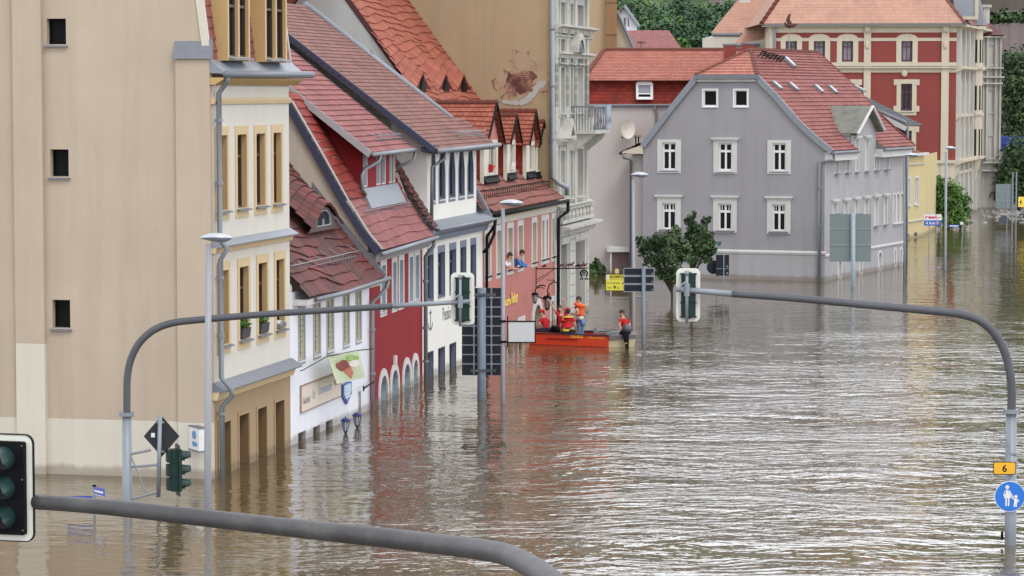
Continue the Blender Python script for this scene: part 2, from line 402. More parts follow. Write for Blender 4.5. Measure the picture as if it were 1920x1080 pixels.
def guard(root, W, u0, u1, v, z, h=.18, mat=m_pipe, slope=1.0):
    g = MB(); g.tube([W.P(u0, v, z + h), W.P(u1, v, z + h)], .014, 5); g.tube([W.P(u0, v, z + h * .45), W.P(u1, v, z + h * .45)], .009, 4)
    n = max(2, int((u1 - u0) / .3))
    for k in range(n + 1):
        u = u0 + (u1 - u0) * k / n; g.tube([W.P(u, v, z + h), W.P(u, v, z - .02)], .008, 4)
        if k % 3 == 0: g.tube([W.P(u, v, z + h), W.P(u, v + .3, z + .3 * slope + .02)], .011, 4)
    return g.build('snow_guard', mat, root)
def pipe(root, pts, r=.055, mat=m_pipe, name='downpipe', clamps=()):
    g = MB(); g.tube(pts, r, 8); o = g.build(name, mat, root, smooth=True)
    if clamps:
        c = MB()
        for p in clamps:
            p = Vector(p); c.tube([p - Vector((0, 0, .035)), p + Vector((0, 0, .035))], r * 1.45, 8)
        c.build('pipe_clamp', mat, o)
    return o
def text(parent, s, M, a0, a1, b0, b1, d, mat, name='lettering', thick=.004, bold=0.0, shear=0.0):
    cu = bpy.data.curves.new('txt', 'FONT'); cu.body = s; cu.size = 1; cu.extrude = 0; cu.offset = bold; cu.resolution_u = 2; cu.shear = shear
    o = bpy.data.objects.new('txt', cu); COL.objects.link(o)
    dg = bpy.context.evaluated_depsgraph_get(); me = bpy.data.meshes.new_from_object(o.evaluated_get(dg))
    vs = [v.co.copy() for v in me.vertices]; fs = [tuple(p.vertices) for p in me.polygons]
    bpy.data.objects.remove(o); bpy.data.curves.remove(cu); bpy.data.meshes.remove(me)
    x0 = min(v.x for v in vs); x1 = max(v.x for v in vs); y0 = min(v.y for v in vs); y1 = max(v.y for v in vs)
    g = MB(); g.mesh([M(a0 + (v.x - x0) / (x1 - x0) * (a1 - a0), b0 + (v.y - y0) / (y1 - y0) * (b1 - b0), d) for v in vs], fs)
    return g.build(name, mat, parent)
def rrect(a0, a1, b0, b1, r, n=5):
    P = []
    for cx, cy, s in ((a1 - r, b1 - r, 0), (a0 + r, b1 - r, 1), (a0 + r, b0 + r, 2), (a1 - r, b0 + r, 3)):
        for k in range(n + 1):
            t = math.pi / 2 * (s + k / n); P.append((cx + r * math.cos(t), cy + r * math.sin(t)))
    return P
def ragged(blobs, rnd):
    out = list(blobs)
    for c, r in blobs:
        for _ in range(4):
            v = Vector((rnd.gauss(0, 1), rnd.gauss(0, 1), rnd.gauss(0, 1))).normalized(); k = rnd.uniform(.22, .38)
            out.append(((c[0] + v.x * r[0] * 1.05, c[1] + v.y * r[1] * 1.05, c[2] + v.z * r[2] * 1.05), tuple(q * k for q in r)))
    return out
def leaves(g, blobs, n, size, rnd, m=1, shell=.55):
    """n leaf faces scattered through ellipsoid blobs [(c, r)]"""
    wts = [r[0] * r[1] * r[2] for _, r in blobs]; tot = sum(wts)
    for (c, r), w_ in zip(blobs, wts):
        k = int(n * (w_ / tot) ** .8 / sum((x / tot) ** .8 for x in wts) + 1)
        for _ in range(k):
            v = Vector((rnd.gauss(0, 1), rnd.gauss(0, 1), rnd.gauss(0, 1))).normalized(); q = rnd.uniform(shell, 1.08)
            p = Vector((c[0] + v.x * r[0] * q, c[1] + v.y * r[1] * q, c[2] + v.z * r[2] * q))
            nn = (v + Vector((rnd.uniform(-.9, .9), rnd.uniform(-.9, .9), rnd.uniform(-.2, 1.1)))).normalized()
            x = nn.cross(Vector((rnd.random(), rnd.random(), rnd.random() + .1))).normalized(); y = nn.cross(x)
            s = size * rnd.uniform(.55, 1.35); l = s * rnd.uniform(1.0, 1.5)
            g.face([p - x * s * .5, p - y * l * .5, p + x * s * .5, p + y * l * .5], m)
def leafmat(name, ca, cb, cc, scale=1.2):
    m, nt, b = newmat(name); n1 = noise(nt, pos(nt), scale, 3); n2 = noise(nt, pos(nt), 14, 2)
    f = math_(nt, 'ADD', math_(nt, 'MULTIPLY', n1, .65), math_(nt, 'MULTIPLY', n2, .35))
    nt.links.new(ramp(nt, f, [(.36, ca), (.5, cb), (.64, cc)]), b.inputs['Base Color'])
    b.inputs['Roughness'].default_value = .5; b.inputs['Specular IOR Level'].default_value = .35; return m
l_dark = leafmat('dark_leaf', (.014, .034, .012), (.032, .070, .020), (.11, .165, .06))
l_mid = leafmat('green_leaf', (.03, .08, .014), (.07, .16, .025), (.14, .26, .045), .5)
l_hill = leafmat('hillside_leaf', (.018, .055, .022), (.04, .10, .035), (.09, .17, .05), .06)
m_bark = flat('bark', (.06, .045, .035), .9)
# ================================================================== THE STREET ROW (left)
gA, gB, gC, gD, gE, gF, gG = [G(*q) for q in ((403, 897), (545, 836), (693, 768), (792, 714), (905, 666), (1040, 608), (1103, 581))]
BE, WG, RD, PE, PK, ORN = [Wall(a, b) for a, b in ((gA, gB), (gB, gC), (gC, gD), (gD, gE), (gE, gF), (gF, gG))]
B3 = lambda p, z=0: (p[0], p[1], z)

# ---------------------------------------------------------------- 1 beige apartment house
r1 = thing('apartment_house', 'tall beige apartment house with plain end wall and ochre window recesses, nearest on the left', 'house', B3(gA))
W = BE; f = Face(r1, W.M()); zc = 8.95
z2b, z2t = 5.97, 7.72
for a, b in ((407, 425.5), (444.5, 462), (480, 496.5), (512, 527)):
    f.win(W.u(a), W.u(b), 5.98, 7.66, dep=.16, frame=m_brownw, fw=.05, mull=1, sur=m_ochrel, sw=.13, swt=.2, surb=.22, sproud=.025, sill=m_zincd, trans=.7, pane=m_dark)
zb = W.z(511, 632) ; zt = W.z(411, 527)
for i, (a, b) in enumerate(((409, 426.5), (447, 464), (482.5, 499), (516, 531))):
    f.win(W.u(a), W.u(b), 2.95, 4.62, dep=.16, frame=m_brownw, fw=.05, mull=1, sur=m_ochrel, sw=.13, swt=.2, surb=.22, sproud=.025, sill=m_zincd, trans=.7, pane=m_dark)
f.wall([(0, 1.96), (W.L, 1.96), (W.L, zc), (0, zc)], [m_creamf, m_ochre], 'front_wall')
f2 = Face(r1, W.M())
for a, b, t in ((410, 431, 1.18), (447, 466, 1.2), (482, 499, 1.2), (515, 532, 1.2)):
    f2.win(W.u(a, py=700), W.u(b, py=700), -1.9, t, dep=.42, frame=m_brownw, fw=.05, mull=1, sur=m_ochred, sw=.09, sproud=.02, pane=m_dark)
f2.wall([(0, -2), (W.L, -2), (W.L, 1.96), (0, 1.96)], [m_ochred, plaster('brown_reveal', (.20, .125, .06), .1)], 'ground_floor_wall')
# gable wall
g = Face(r1, W.Mg(0.0))
for px0, px1, py0, py1 in ((83, 124, 35, 90), (90, 129, 280, 338), (94, 132, 562, 622)):
    v1, zt_ = W.vz(px0 + 4, py0); v0, zb_ = W.vz(px1, py1)
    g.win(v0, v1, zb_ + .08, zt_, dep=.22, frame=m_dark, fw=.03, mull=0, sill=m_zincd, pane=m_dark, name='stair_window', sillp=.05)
g.wall([(0, 1.26), (9, 1.26), (9, 14.6), (4, 14.6), (.55, 12.8), (.0, 9.0)], [m_beige, m_beige], 'end_wall')
solid(r1, W.Mg(-.004), [(0, -2), (9, -2), (9, 1.26), (0, 1.26)], m_cream, 'plinth_band')
q = MB(); M = W.Mg(0)
va, vb = W.vz(385, 500)[0], W.vz(335, 500)[0]; q.box(M, .02, vb, 1.262, 9.35, -.12, .05); q.build('pilaster', m_beige, r1)
q = MB(); q.box(M, .02, vb, -2, 1.258, -.12, .05); q.build('pilaster_base', m_cream, r1)
q = MB(); q.prism(lambda a, b, d: M(d, b, a), [(-.19, 9.36), (.02, 9.80), (.02, 9.36)], -.02, vb + .05); q.build('pilaster_cap', m_zincd, r1)
va, vb = W.vz(85, 400)[0], W.vz(31, 400)[0]
q = MB(); q.box(M, va, vb, 2.97, 14, -.14, .05); q.build('pilaster', m_beige, r1)
q = MB(); q.box(M, va, vb, -2, 2.966, -.142, .05); q.build('pilaster_base', m_cream, r1)
q = MB(); q.box(M, vb + .9, vb + 2.1, -2, 14, -.14, .05); q.build('pilaster', m_beige, r1)
q = MB(); q.box(M, .0, 9, -2, .1, -.05, .05); q.build('plinth_ledge', m_cream, r1)
q = MB(); v1_, z1_w = W.vz(43, 811); v0_, z0_w = W.vz(53, 818); q.box(W.Mg(0), v0_, v1_, z0_w, z1_w, -.03, -.001); q.build('wall_plate', m_bluel, r1)
# cornices
def cornice(root, W, u0, u1, z, prof, mat, name='cornice', ret=True):
    q = MB(); q.prism(lambda a, b, d: W.P(d, -a, z + b), prof, u0, u1); return q.build(name, mat, root)
cornice(r1, W, -.05, W.L + .05, 5.2, [(-.02, -.16), (.06, -.16), (.10, -.03), (-.02, -.03)], m_ochrel)
cornice(r1, W, -.06, W.L + .12, 5.2, [(-.02, -.028), (.20, -.028), (.21, .0), (-.02, .14)], m_zinc, 'ledge_flashing')
cornice(r1, W, -.05, W.L + .05, 1.97, [(-.02, -.22), (.08, -.22), (.14, -.03), (-.02, -.03)], m_ochrel)
cornice(r1, W, -.06, W.L + .12, 1.97, [(-.02, -.028), (.27, -.028), (.28, .0), (-.02, .20)], m_zincd, 'ledge_flashing')
cornice(r1, W, -.05, W.L + .02, 8.44, [(-.02, -.08), (.05, -.08), (.07, 0), (.05, .06), (-.02, .06)], m_ochrel, 'string_course')
cornice(r1, W, -.1, W.L + .25, 8.93, [(-.02, -.14), (.10, -.14), (.30, -.02), (.30, .02), (-.02, .02)], m_ochre, 'eaves_cornice')
q = MB(); q.tube([W.P(-.12, -.37, 9.02), W.P(W.L + .75, -.37, 9.05)], .085, 8); q.build('gutter', m_zincd, r1, smooth=True)
cornice(r1, W, -.1, W.L + .3, 9.03, [(-.02, .02), (.34, .0), (.34, .02), (-.02, .32)], m_zinc, 'eaves_flashing')
P_ = W.P
pipe(r1, [P_(.0, -.36, 9.0), P_(.05, -.33, 8.85), P_(.12, -.12, 8.6), P_(.12, -.12, 5.35), P_(.1, -.3, 5.15), P_(.12, -.13, 4.9), P_(.12, -.13, 2.25), P_(.08, -.38, 2.0), P_(.1, -.38, 1.85), P_(.12, -.14, 1.6), P_(.12, -.14, -1.5)], .06,
     clamps=[P_(.12, -.12, z) for z in (8.0, 6.6, 4.5, 3.2, 1.45)])
# mansard + dormers
ms = [(.05, 9.3), (.50, 12.8)]
tiled(r1, profP(W, ms, 0, W.L + .25), t_pink, W.L + .25, 3.6, .2, .26, name='mansard_roof')
verge(r1, W, ms, 0.0, .05, .12, m_cream, 'roof_verge'); verge(r1, W, ms, W.L + .25, .04, .12, m_trimw, 'roof_verge')
tiled(r1, profP(W, [(.50, 12.8), (4.5, 14.9)], 0, W.L + .25), t_pink, W.L, 4.5, .25, .35, name='upper_roof')
for a, b in ((411, 453), (482, 523)):
    u0, u1 = W.u(a, .0, 60), W.u(b, .0, 60)
    M = W.M()
    dr = Face(r1, lambda a, b, dd: W.P(a, dd - .20, b))
    wd = (u1 - u0)
    for k in (0, 1):
        x0 = u0 + .10 + k * (wd - .1) / 2; dr.win(x0, x0 + (wd - .3) / 2, 9.42, 11.05, dep=.13, frame=m_brownw, fw=.04, mull=0, sill=m_zinc, name='dormer_window', trans=.7)
    dw = dr.wall([(u0, 9.33), (u1, 9.33), (u1, 11.4), (u0, 11.4)], [m_ochrel, m_ochre], 'dormer_front')
    c = MB(); 
    for uu in (u0, u1): c.face([P_(uu, -.199, 9.33), P_(uu, -.199, 11.4), P_(uu, 1.6, 11.4), P_(uu, 1.6, 9.33)])
    c.build('dormer_cheek', m_ochre, r1)
    c = MB(); c.box(M, u0 - .12, u1 + .12, 11.4, 11.52, -.35, 2.0); c.build('dormer_roof', m_zinc, r1)
solid(r1, W.Mg(W.L), [(0, -2), (9, -2), (9, 14.6), (4, 14.6), (.5, 12.8), (0, 9)], m_beige, 'far_end_wall')
solid(r1, lambda a, b, d: W.P(a, 9, b), [(0, -2), (W.L, -2), (W.L, 14.6), (0, 14.6)], m_beige, 'back_wall')
# flower boxes & basket on the sills
rnd = random.Random(3)
for i, (a, b, lab) in enumerate(((447, 464, 'dark flower box with green plants on the left of the two planted ochre window sills'), (482.5, 499, 'dark flower box with green plants on the right of the two planted ochre window sills'))):
    u0, u1 = W.u(a) + .04, W.u(b) - .04
    t = thing('flower_box', lab, 'flower box', W.P(u0, 0, 3.0), 'flower boxes on the beige house')
    q = MB(); q.prism(lambda aa, bb, d: W.P(d, aa, bb), [(.16, 2.98), (-.06, 2.98), (-.09, 3.2), (.18, 3.2)], u0, u1); q.build('trough', flat('dark_plastic', (.035, .035, .04), .6), t)
    q = MB(); c = W.P((u0 + u1) / 2, .03, 3.3); leaves(q, [(c, (.2, .26, .15)), ((c[0], c[1] - .15, c[2] + .05), (.16, .15, .12))], 260, .055, rnd, 0, .2); q.build('plant', l_mid, t)
t = thing('flower_box', 'low pot with whitish flowers on the rightmost first floor sill of the beige house', 'flower box', W.P(W.u(518), 0, 3.0))
q = MB(); q.prism(lambda aa, bb, d: W.P(d, aa, bb), [(.1, 2.98), (-.08, 2.98), (-.1, 3.08), (.12, 3.08)], W.u(517), W.u(529)); q.build('trough', m_zincd, t)
q = MB(); leaves(q, [(W.P(W.u(522), 0, 3.1), (.16, .22, .06))], 90, .05, rnd, 0, .2); q.build('flowers', m_whitecl, t)
# lit box sign on the end wall
v1, zt_ = W.vz(357, 806); v0, zb_ = W.vz(383, 842)
t = thing('box_sign', 'small white box sign with blue emblem projecting from the beige end wall', 'sign', W.P(0, v1, zb_))
ms_ = Mr(W.P(-.12, v1, 0)[0], W.P(-.12, v1, 0)[1], math.radians(-62)); bx = lambda a, b, d: ms_(a, b, d)
q = MB(); q.box(bx, 0.02, .62, zb_ + .03, zt_ + .10, 0, .16); q.build('casing', m_whitef, t)
q = MB(); q.box(bx, 0, .64, zt_ + .10, zt_ + .13, -.01, .17); q.box(bx, 0, .64, zb_ - .0, zb_ + .028, -.01, .17); q.build('trim', m_zincd, t)
mbl = flat('sign_blue', (.10, .28, .50), .5)
q = MB(); q.prism(bx, [(.33 + .13 * math.cos(x / 12 * 6.283), zb_ + .36 + .10 * math.sin(x / 12 * 6.283)) for x in range(12)], -.004, .0); q.prism(bx, [(.36 + .17 * math.cos(x / 12 * 6.283), zb_ + .16 + .06 * math.sin(x / 12 * 6.283)) for x in range(12)], -.004, .0); q.build('emblem', mbl, t)

# ---------------------------------------------------------------- 2 white guesthouse
r2 = thing('guesthouse', 'low white guesthouse with olive shutters and sagging dark red tiled roof', 'house', B3(gB))
W = WG; f = Face(r2, W.M())
for a, b in ((559, 572), (587, 601), (612, 626), (642.5, 655.5), (666.5, 678)):
    o = f.win(W.u(a + 1.5, py=620), W.u(b - 1.5, py=620), 2.02, 3.30, dep=.10, frame=m_olive, fw=.05, mull=1, sur=m_grayl, sw=.09, surb=.12, sproud=.012, sill=m_trimw, sillp=.02)
    q = MB(); u0, u1 = W.u(a + 1.5, py=620), W.u(b - 1.5, py=620); um = (u0 + u1) / 2
    for (x0, x1) in ((u0 + .03, um - .04), (um + .04, u1 - .03)):
        if a == 612 and x0 < um: x1 = x0 + .12
        for k in range(9): q.box(W.M(), x0, x1, 2.06 + k * .135, 2.06 + k * .135 + .118, .035, .05)
    q.build('shutter', m_olive, o)
for a, b, z0, z1 in ((559, 573, -.12, .22), (587, 600, -.12, .20), (611, 624, -.1, .20), (672, 677.5, -.1, .62)):
    f.win(W.u(a, py=800), W.u(b, py=800), z0, z1, dep=.15, frame=m_zincd, fw=.03, mull=1, name='cellar_window', pane=m_glassb)
f.wall([(0, -2), (W.L, -2), (W.L, 3.75), (0, 3.75)], [m_white, m_trimw], 'front_wall')
vv = [W.vz(*q, W.L) for q in ((712, 517), (703, 497), (545, 300))]
pr2 = [(-.38, 3.60), (-.15, 3.84), (.3, 4.38), (2.1, 6.6), (4.2, 9.2)]
sag = profP(W, pr2, 0.25, W.L + .0)
def sagP(a, b):
    p = sag(a, b); return (p[0], p[1], p[2] + .05 * math.sin(a * 7) * (1 - b) + .08 * math.sin(a * 3 + 1) * (b > .02) - .10 * math.sin(a * math.pi))
tiled(r2, sagP, t_dred, W.L, sag.len, .22, .30, lip=.06, jit=.02, wob=.35)
verge(r2, W, pr2, W.L - .03, .03, .16, m_zincd, 'verge_flashing', lift=.16)
for u in (0.2, W.L - .02): solid(r2, W.Mg(u), [(0, -2), (8.4, -2), (8.4, 3.8), (4.2, 9.1), (0, 3.9)], m_white, 'gable_wall')
tiled(r2, lambda a, b: W.P(.25 + (W.L - .25) * a, 8.6 - 4.4 * b, 3.7 + 5.5 * b), t_dred, W.L, 7, .25, .35, name='back_roof')
q = MB(); q.tube([W.P(.9, -.44, 3.53), W.P(4, -.44, 3.50), W.P(W.L + .55, -.44, 3.56)], .06, 8); q.build('gutter', m_pipe, r2, smooth=True)
q = MB(); q.box(W.M(), .25, W.L, 3.42, 3.56, -.36, 0.02); q.build('eaves_soffit', m_trimw, r2)
guard(r2, W, .6, W.L - .5, .12, 4.15, .22, slope=1.2)
pipe(r2, [W.P(W.L + .35, -.44, 3.5), W.P(W.L + .35, -.40, 3.3), W.P(W.L - .1, -.12, 2.95), W.P(W.L - .1, -.12, -1.5)], .055, clamps=[W.P(W.L - .1, -.12, z) for z in (2.2, 1.0)])
# eyebrow dormer
ud0, ud1 = W.u(578, .75, 430), W.u(618, .75, 430)
q = MB(); n = 12; fr_ = []; bk = []; vz0 = 5.02
for k in range(n + 1):
    x = k / n; h = .62 * math.sin(math.pi * x) ** 1.4; u = ud0 - .5 + (ud1 - ud0 + 1.0) * x
    fr_.append((u, vz0 - .02 + h))
dormer = Face(r2, lambda a, b, d: W.P(a, .62 + d, b))
ew = dormer.win(ud0 + .35, ud1 - .35, vz0 + .10, vz0 + .52, dep=.04, arch='seg', frame=m_bluel, fw=.02, mull=1, name='eyebrow_window', pane=m_dark)
dormer.wall([(a, b) for a, b in fr_], [m_brownw, m_brownw], 'eyebrow_front')
def brow(a, b):
    x = a; h = .62 * math.sin(math.pi * x) ** 1.4; u = ud0 - .5 + (ud1 - ud0 + 1.0) * x
    v0 = .52; z = vz0 + .06 + h; v1 = 2.3; z1 = 4.38 + (v1 - .3) * 1.235 + .06
    return W.P(u, v0 + (v1 - v0) * b, z + (z1 - z) * b)
tiled(r2, brow, t_dred, ud1 - ud0 + 1, 2.1, .22, .26, lip=.06, jit=.01, name='eyebrow_roof')
# board "Gasthof Zur Sonnenuhr Pension"
u0, u1 = W.u(562.5, py=740), W.u(637, py=720)
t = thing('signboard', 'cream board lettered Gasthof Zur Sonnenuhr Pension on the white guesthouse wall', 'sign', W.P(u0, 0, .8))
q = MB(); q.box(W.M(), u0, u1, .73, 1.36, -.03, -.002); q.build('board', flat('board_cream', (.64, .56, .47), .7, var=.05), t)
q = MB(); q.ring(W.M(), [(u0 - .03, .70), (u1 + .03, .70), (u1 + .03, 1.39), (u0 - .03, 1.39)], [(u0, .73), (u1, .73), (u1, 1.36), (u0, 1.36)], -.045, 0); q.build('frame', flat('board_frame', (.30, .20, .16), .7), t)
mg_ = flat('sign_grey', (.13, .13, .13), .6); mb_ = flat('sign_blue_grey', (.26, .34, .48), .6); L_ = u1 - u0
text(t, 'Gasthof', W.M(), u0 + .04 * L_, u0 + .22 * L_, .90, 1.08, -.033, mg_, bold=.01)
text(t, 'Zur', W.M(), u0 + .27 * L_, u0 + .34 * L_, .95, 1.18, -.033, mb_, bold=.01); text(t, 'Sonnenuhr', W.M(), u0 + .42 * L_, u0 + .77 * L_, .98, 1.22, -.033, mb_, bold=.015)
text(t, 'Pension', W.M(), u0 + .82 * L_, u0 + .96 * L_, 1.05, 1.22, -.033, mg_, bold=.01)
# banner "Eis"
off = -.55; uu = [W.uz(x, y, off) for x, y in ((616.7, 668), (671.7, 656.7), (681.7, 708), (631.7, 720))]
t = thing('ice_cream_banner', 'pale green banner reading Eis with an ice cream cone, strung in front of the guesthouse', 'banner', W.P(uu[0][0], off, uu[3][1]))
bm_ = flat('banner_green', (.50, .55, .36), .7, var=.06, scale=3)
def MB2(a, b, d):     # banner coordinates 0..1
    x = (uu[3][0] + (uu[2][0] - uu[3][0]) * a) * (1 - b) + (uu[0][0] + (uu[1][0] - uu[0][0]) * a) * b
    z = (uu[3][1] + (uu[2][1] - uu[3][1]) * a) * (1 - b) + (uu[0][1] + (uu[1][1] - uu[0][1]) * a) * b
    return W.P(x, off + .05 * math.sin(a * 5 + b) + d, z)
q = MB(); n = 8
for i in range(n):
    for j in range(n):
        for dd in (0, .012): q.face([MB2(i / n, j / n, dd), MB2((i + 1) / n, j / n, dd), MB2((i + 1) / n, (j + 1) / n, dd), MB2(i / n, (j + 1) / n, dd)])
for e in ((0, 0, 1, 0), (1, 0, 1, 1), (1, 1, 0, 1), (0, 1, 0, 0)):
    q.face([MB2(e[0], e[1], 0), MB2(e[2], e[3], 0), MB2(e[2], e[3], .012), MB2(e[0], e[1], .012)])
q.build('cloth', bm_, t)
text(t, 'Eis', MB2, .52, .93, .70, .90, -.006, flat('eis_green', (.22, .42, .03), .6), bold=.03)
text(t, 'Leckeres', MB2, .12, .48, .72, .84, -.006, flat('eis_pale', (.40, .52, .30), .6))
q = MB(); q.prism(MB2, [(.30, .52), (.80, .60), (.56, .06)], -.008, -.004); q.build('cone', flat('wafer', (.46, .16, .09), .7), t)
q = MB()
for cx_, cy, r_ in ((.30, .60, .12), (.42, .66, .11), (.36, .50, .11), (.48, .56, .10)): q.prism(MB2, [(cx_ + r_ * math.cos(k / 12 * 6.283), cy + r_ * math.sin(k / 12 * 6.283)) for k in range(12)], -.012 - r_ * .02, -.009)
q.build('scoop', flat('chocolate_scoop', (.22, .045, .03), .6), t)
q = MB(); q.prism(MB2, [(.70 + .15 * math.cos(k / 14 * 6.283), .59 + .13 * math.sin(k / 14 * 6.283)) for k in range(14)], -.0155, -.0125); q.build('scoop', flat('cream_scoop', (.72, .66, .62), .6), t)
q = MB(); q.tube([W.P(.55, -.1, 1.80), W.P(.55, -.15, 1.80), MB2(0, 1, 0)], .012, 5); q.tube([MB2(0, 1, 0), MB2(1, 1, 0), W.P(W.L - .3, -.2, W.z(684, 655))], .014, 5); q.build('rope', m_black, t)
# shield sign
u0, u1 = W.u(639.5, py=740), W.u(655.5, py=740); zt_, zb_ = W.z(640, 719), W.z(646, 757)
t = thing('shield_sign', 'blue and white shield shaped beer sign on the guesthouse wall below the banner', 'sign', W.P(u0, 0, zb_))
sp = [(u0, zt_ - .03), (u0 + (u1 - u0) * .5, zt_), (u1, zt_ - .03), (u1 + .03, zt_ - .35), (u1 - .05, zb_ + .2), (u0 + (u1 - u0) * .45, zb_ - .02), (u0 + .05, zb_ + .2), (u0 - .02, zt_ - .35)]
q = MB(); q.prism(W.M(), sp, -.06, -.002); q.build('plate', flat('shield_blue', (.03, .07, .32), .4), t)
cu_, cz_ = (u0 + u1) / 2, (zt_ + zb_) / 2
q = MB(); q.prism(W.M(), [(cu_ + (a - cu_) * .84, cz_ + .03 + (b - cz_) * .74) for a, b in sp], -.066, -.061); q.build('field', flat('shield_pale', (.42, .54, .68), .5), t)
q = MB()
for k in range(4): q.box(W.M(), u0 + .18, u1 - .15, cz_ - .12 + k * .09, cz_ - .09 + k * .09, -.07, -.0665)
q.build('emblem', m_whitef, t)
# bracket on guesthouse
t = thing('wall_bracket', 'short black iron bracket projecting beside the guesthouse corner', 'bracket', W.P(W.L - .6, 0, 1.2))
z_ = W.z(680, 722); q = MB(); q.tube([W.P(W.L - .1, -.15, z_ + .03), W.P(6.5, -.2, z_ - .02)], .022, 6); q.tube([W.P(6.5, -.2, z_ - .09), W.P(6.5, -.2, z_ + .06)], .022, 6); q.build('iron_bar', m_black, t)
def lantern(name, label, P, sc, body, group=None, hang=False, glassm=None):
    """four sided lantern standing on / hanging at P (its base)"""
    t = thing(name, label, 'lantern', P, group); x, y, z = P
    gm = glassm or m_glassp; q = MB()
    q.ell((x, y, z + .46 * sc), (.16 * sc, .16 * sc, .10 * sc), nu=10, nv=5, z0=0); q.tube([(x, y, z + .5 * sc), (x, y, z + .62 * sc)], [.03 * sc, .008 * sc], 6)
    q.tube([(x, y, z + .43 * sc), (x, y, z + .47 * sc)], .18 * sc, 10); q.build('hood', body, t)
    q = MB()
    for k in range(6):
        a = k / 6 * 6.283; c, s = math.cos(a), math.sin(a); q.tube([(x + .07 * sc * c, y + .07 * sc * s, z + .08 * sc), (x + .14 * sc * c, y + .14 * sc * s, z + .44 * sc)], .012 * sc, 4)
    q.tube([(x, y, z + .02 * sc), (x, y, z + .09 * sc)], [.03 * sc, .09 * sc], 8); q.build('cage', body, t)
    q = MB(); q.tube([(x, y, z + .09 * sc), (x, y, z + .43 * sc)], [.062 * sc, .13 * sc], 6); q.build('glass', gm, t)
    return t
gl_w = flat('lantern_glass', (.45, .46, .46), .2)
blu = flat('lantern_blue', (.012, .022, .13), .5)
for px, pb, lab in ((648, 790, 'blue hooded lantern half under water, left of the pair by the guesthouse door'), (669.5, 778, 'blue hooded lantern half under water, right of the pair by the guesthouse door')):
    u, _ = W.uz(px, pb, -.7); z_ = W.uz(px, pb, -.7)[1]
    t = lantern('door_lantern', lab, W.P(u, -.7, .0), .72, blu, 'blue lanterns at the guesthouse door', glassm=gl_w)
    q = MB(); q.tube([W.P(u, -.7, -1.5), W.P(u, -.7, .04)], .03, 6); q.build('post', m_black, t)

# ---------------------------------------------------------------- 3 red house
r3 = thing('red_house', 'deep red house with paired white framed windows, arched ground floor and steep tiled roof', 'house', B3(gC))
W = RD; f = Face(r3, W.M())
for a, b, in ((714.5, 722.5), (736, 742.5), (748.5, 755.5), (767, 774), (778, 785.5)):
    f.win(W.u(a, py=530), W.u(b, py=530), 2.52, 3.82, dep=.12, frame=m_bluel, fw=.07, mull=1, sur=m_trimw, sw=.13, swt=.28, surb=.12, sproud=.02, sill=m_zincd, trans=.7, pane=m_glassp, sillp=.0)
for a, b, zt_ in ((711.5, 725, .80), (733, 745, .80), (756, 767.5, .80), (773.5, 782, .80)):
    f.win(W.u(a, py=730), W.u(b, py=730), -1.9, zt_ - .05, dep=.28, arch='round', frame=m_bluel, fw=.07, mull=0, sur=m_trimw, sw=.20, sproud=.04, pane=m_glassp, name='arched_door')
uk = W.u(739, py=690); q = MB(); q.box(W.M(), uk - .12, uk + .12, .93, 1.16, -.07, .0); q.build('keystone', m_trimw, r3)
f.wall([(0, -2), (W.L, -2), (W.L, 4.22), (0, 4.22)], [m_red, m_bluel], 'front_wall')
prd = [(-.34, 4.34), (.03, 4.77), (.61, 5.68), (1.35, 6.98), (2.16, 8.36), (5.4, 10.9)]
rp = profP(W, prd, -.08, W.L + .12)
tiled(r3, rp, t_pink, W.L, rp.len, .2, .29, lip=.05, jit=.012, wob=.12)
tiled(r3, lambda a, b: W.P(-.08 + (W.L + .2) * a, 9.5 - 4.1 * b, 4.4 + 6.5 * b), t_pink, W.L, 9, .25, .4, name='back_roof')
solid(r3, W.Mg(0.0), [(0, -2), (9.2, -2), (9.2, 4.6), (5.45, 10.75)] + [(v, z - .1) for v, z in prd[:0:-1]], plaster('sand_grey_gable', (.52, .46, .38), .08, stain=.45, stainc=(.33, .31, .28)), 'gable_wall')
solid(r3, W.Mg(W.L), [(0, -2), (9.2, -2), (9.2, 4.6), (5.45, 10.75)] + [(v, z - .1) for v, z in prd[:0:-1]], m_grayg, 'far_gable_wall')
verge(r3, W, prd, -.08, .06, .17, m_navy, 'bargeboard', .06)
verge(r3, W, [(v - .02, z + .02) for v, z in prd], -.12, .02, .02, m_trimw, 'verge_trim', .075)
q = MB(); q.tube([W.P(-.2, -.42, 4.26), W.P(W.L + .25, -.42, 4.30)], .065, 8); q.build('gutter', m_zinc, r3, smooth=True)
q = MB(); q.box(W.M(), -.05, W.L + .1, 4.02, 4.26, -.20, .0); q.prism(lambda a, b, d: W.P(d, a, b), [(0, 4.02), (-.2, 4.04), (-.36, 4.22), (-.3, 4.28), (0, 4.28)], -.05, W.L + .1); q.build('eaves_board', m_grayl, r3)
guard(r3, W, .9, W.L - .3, .3, 5.15, .22, slope=1.5)
pipe(r3, [W.P(W.L - .1, -.42, 4.25), W.P(W.L - .1, -.36, 4.05), W.P(W.L - .08, -.12, 3.75), W.P(W.L - .08, -.12, -1.5)], .06, clamps=[W.P(W.L - .08, -.12, z) for z in (3.0, 1.6, .6)])
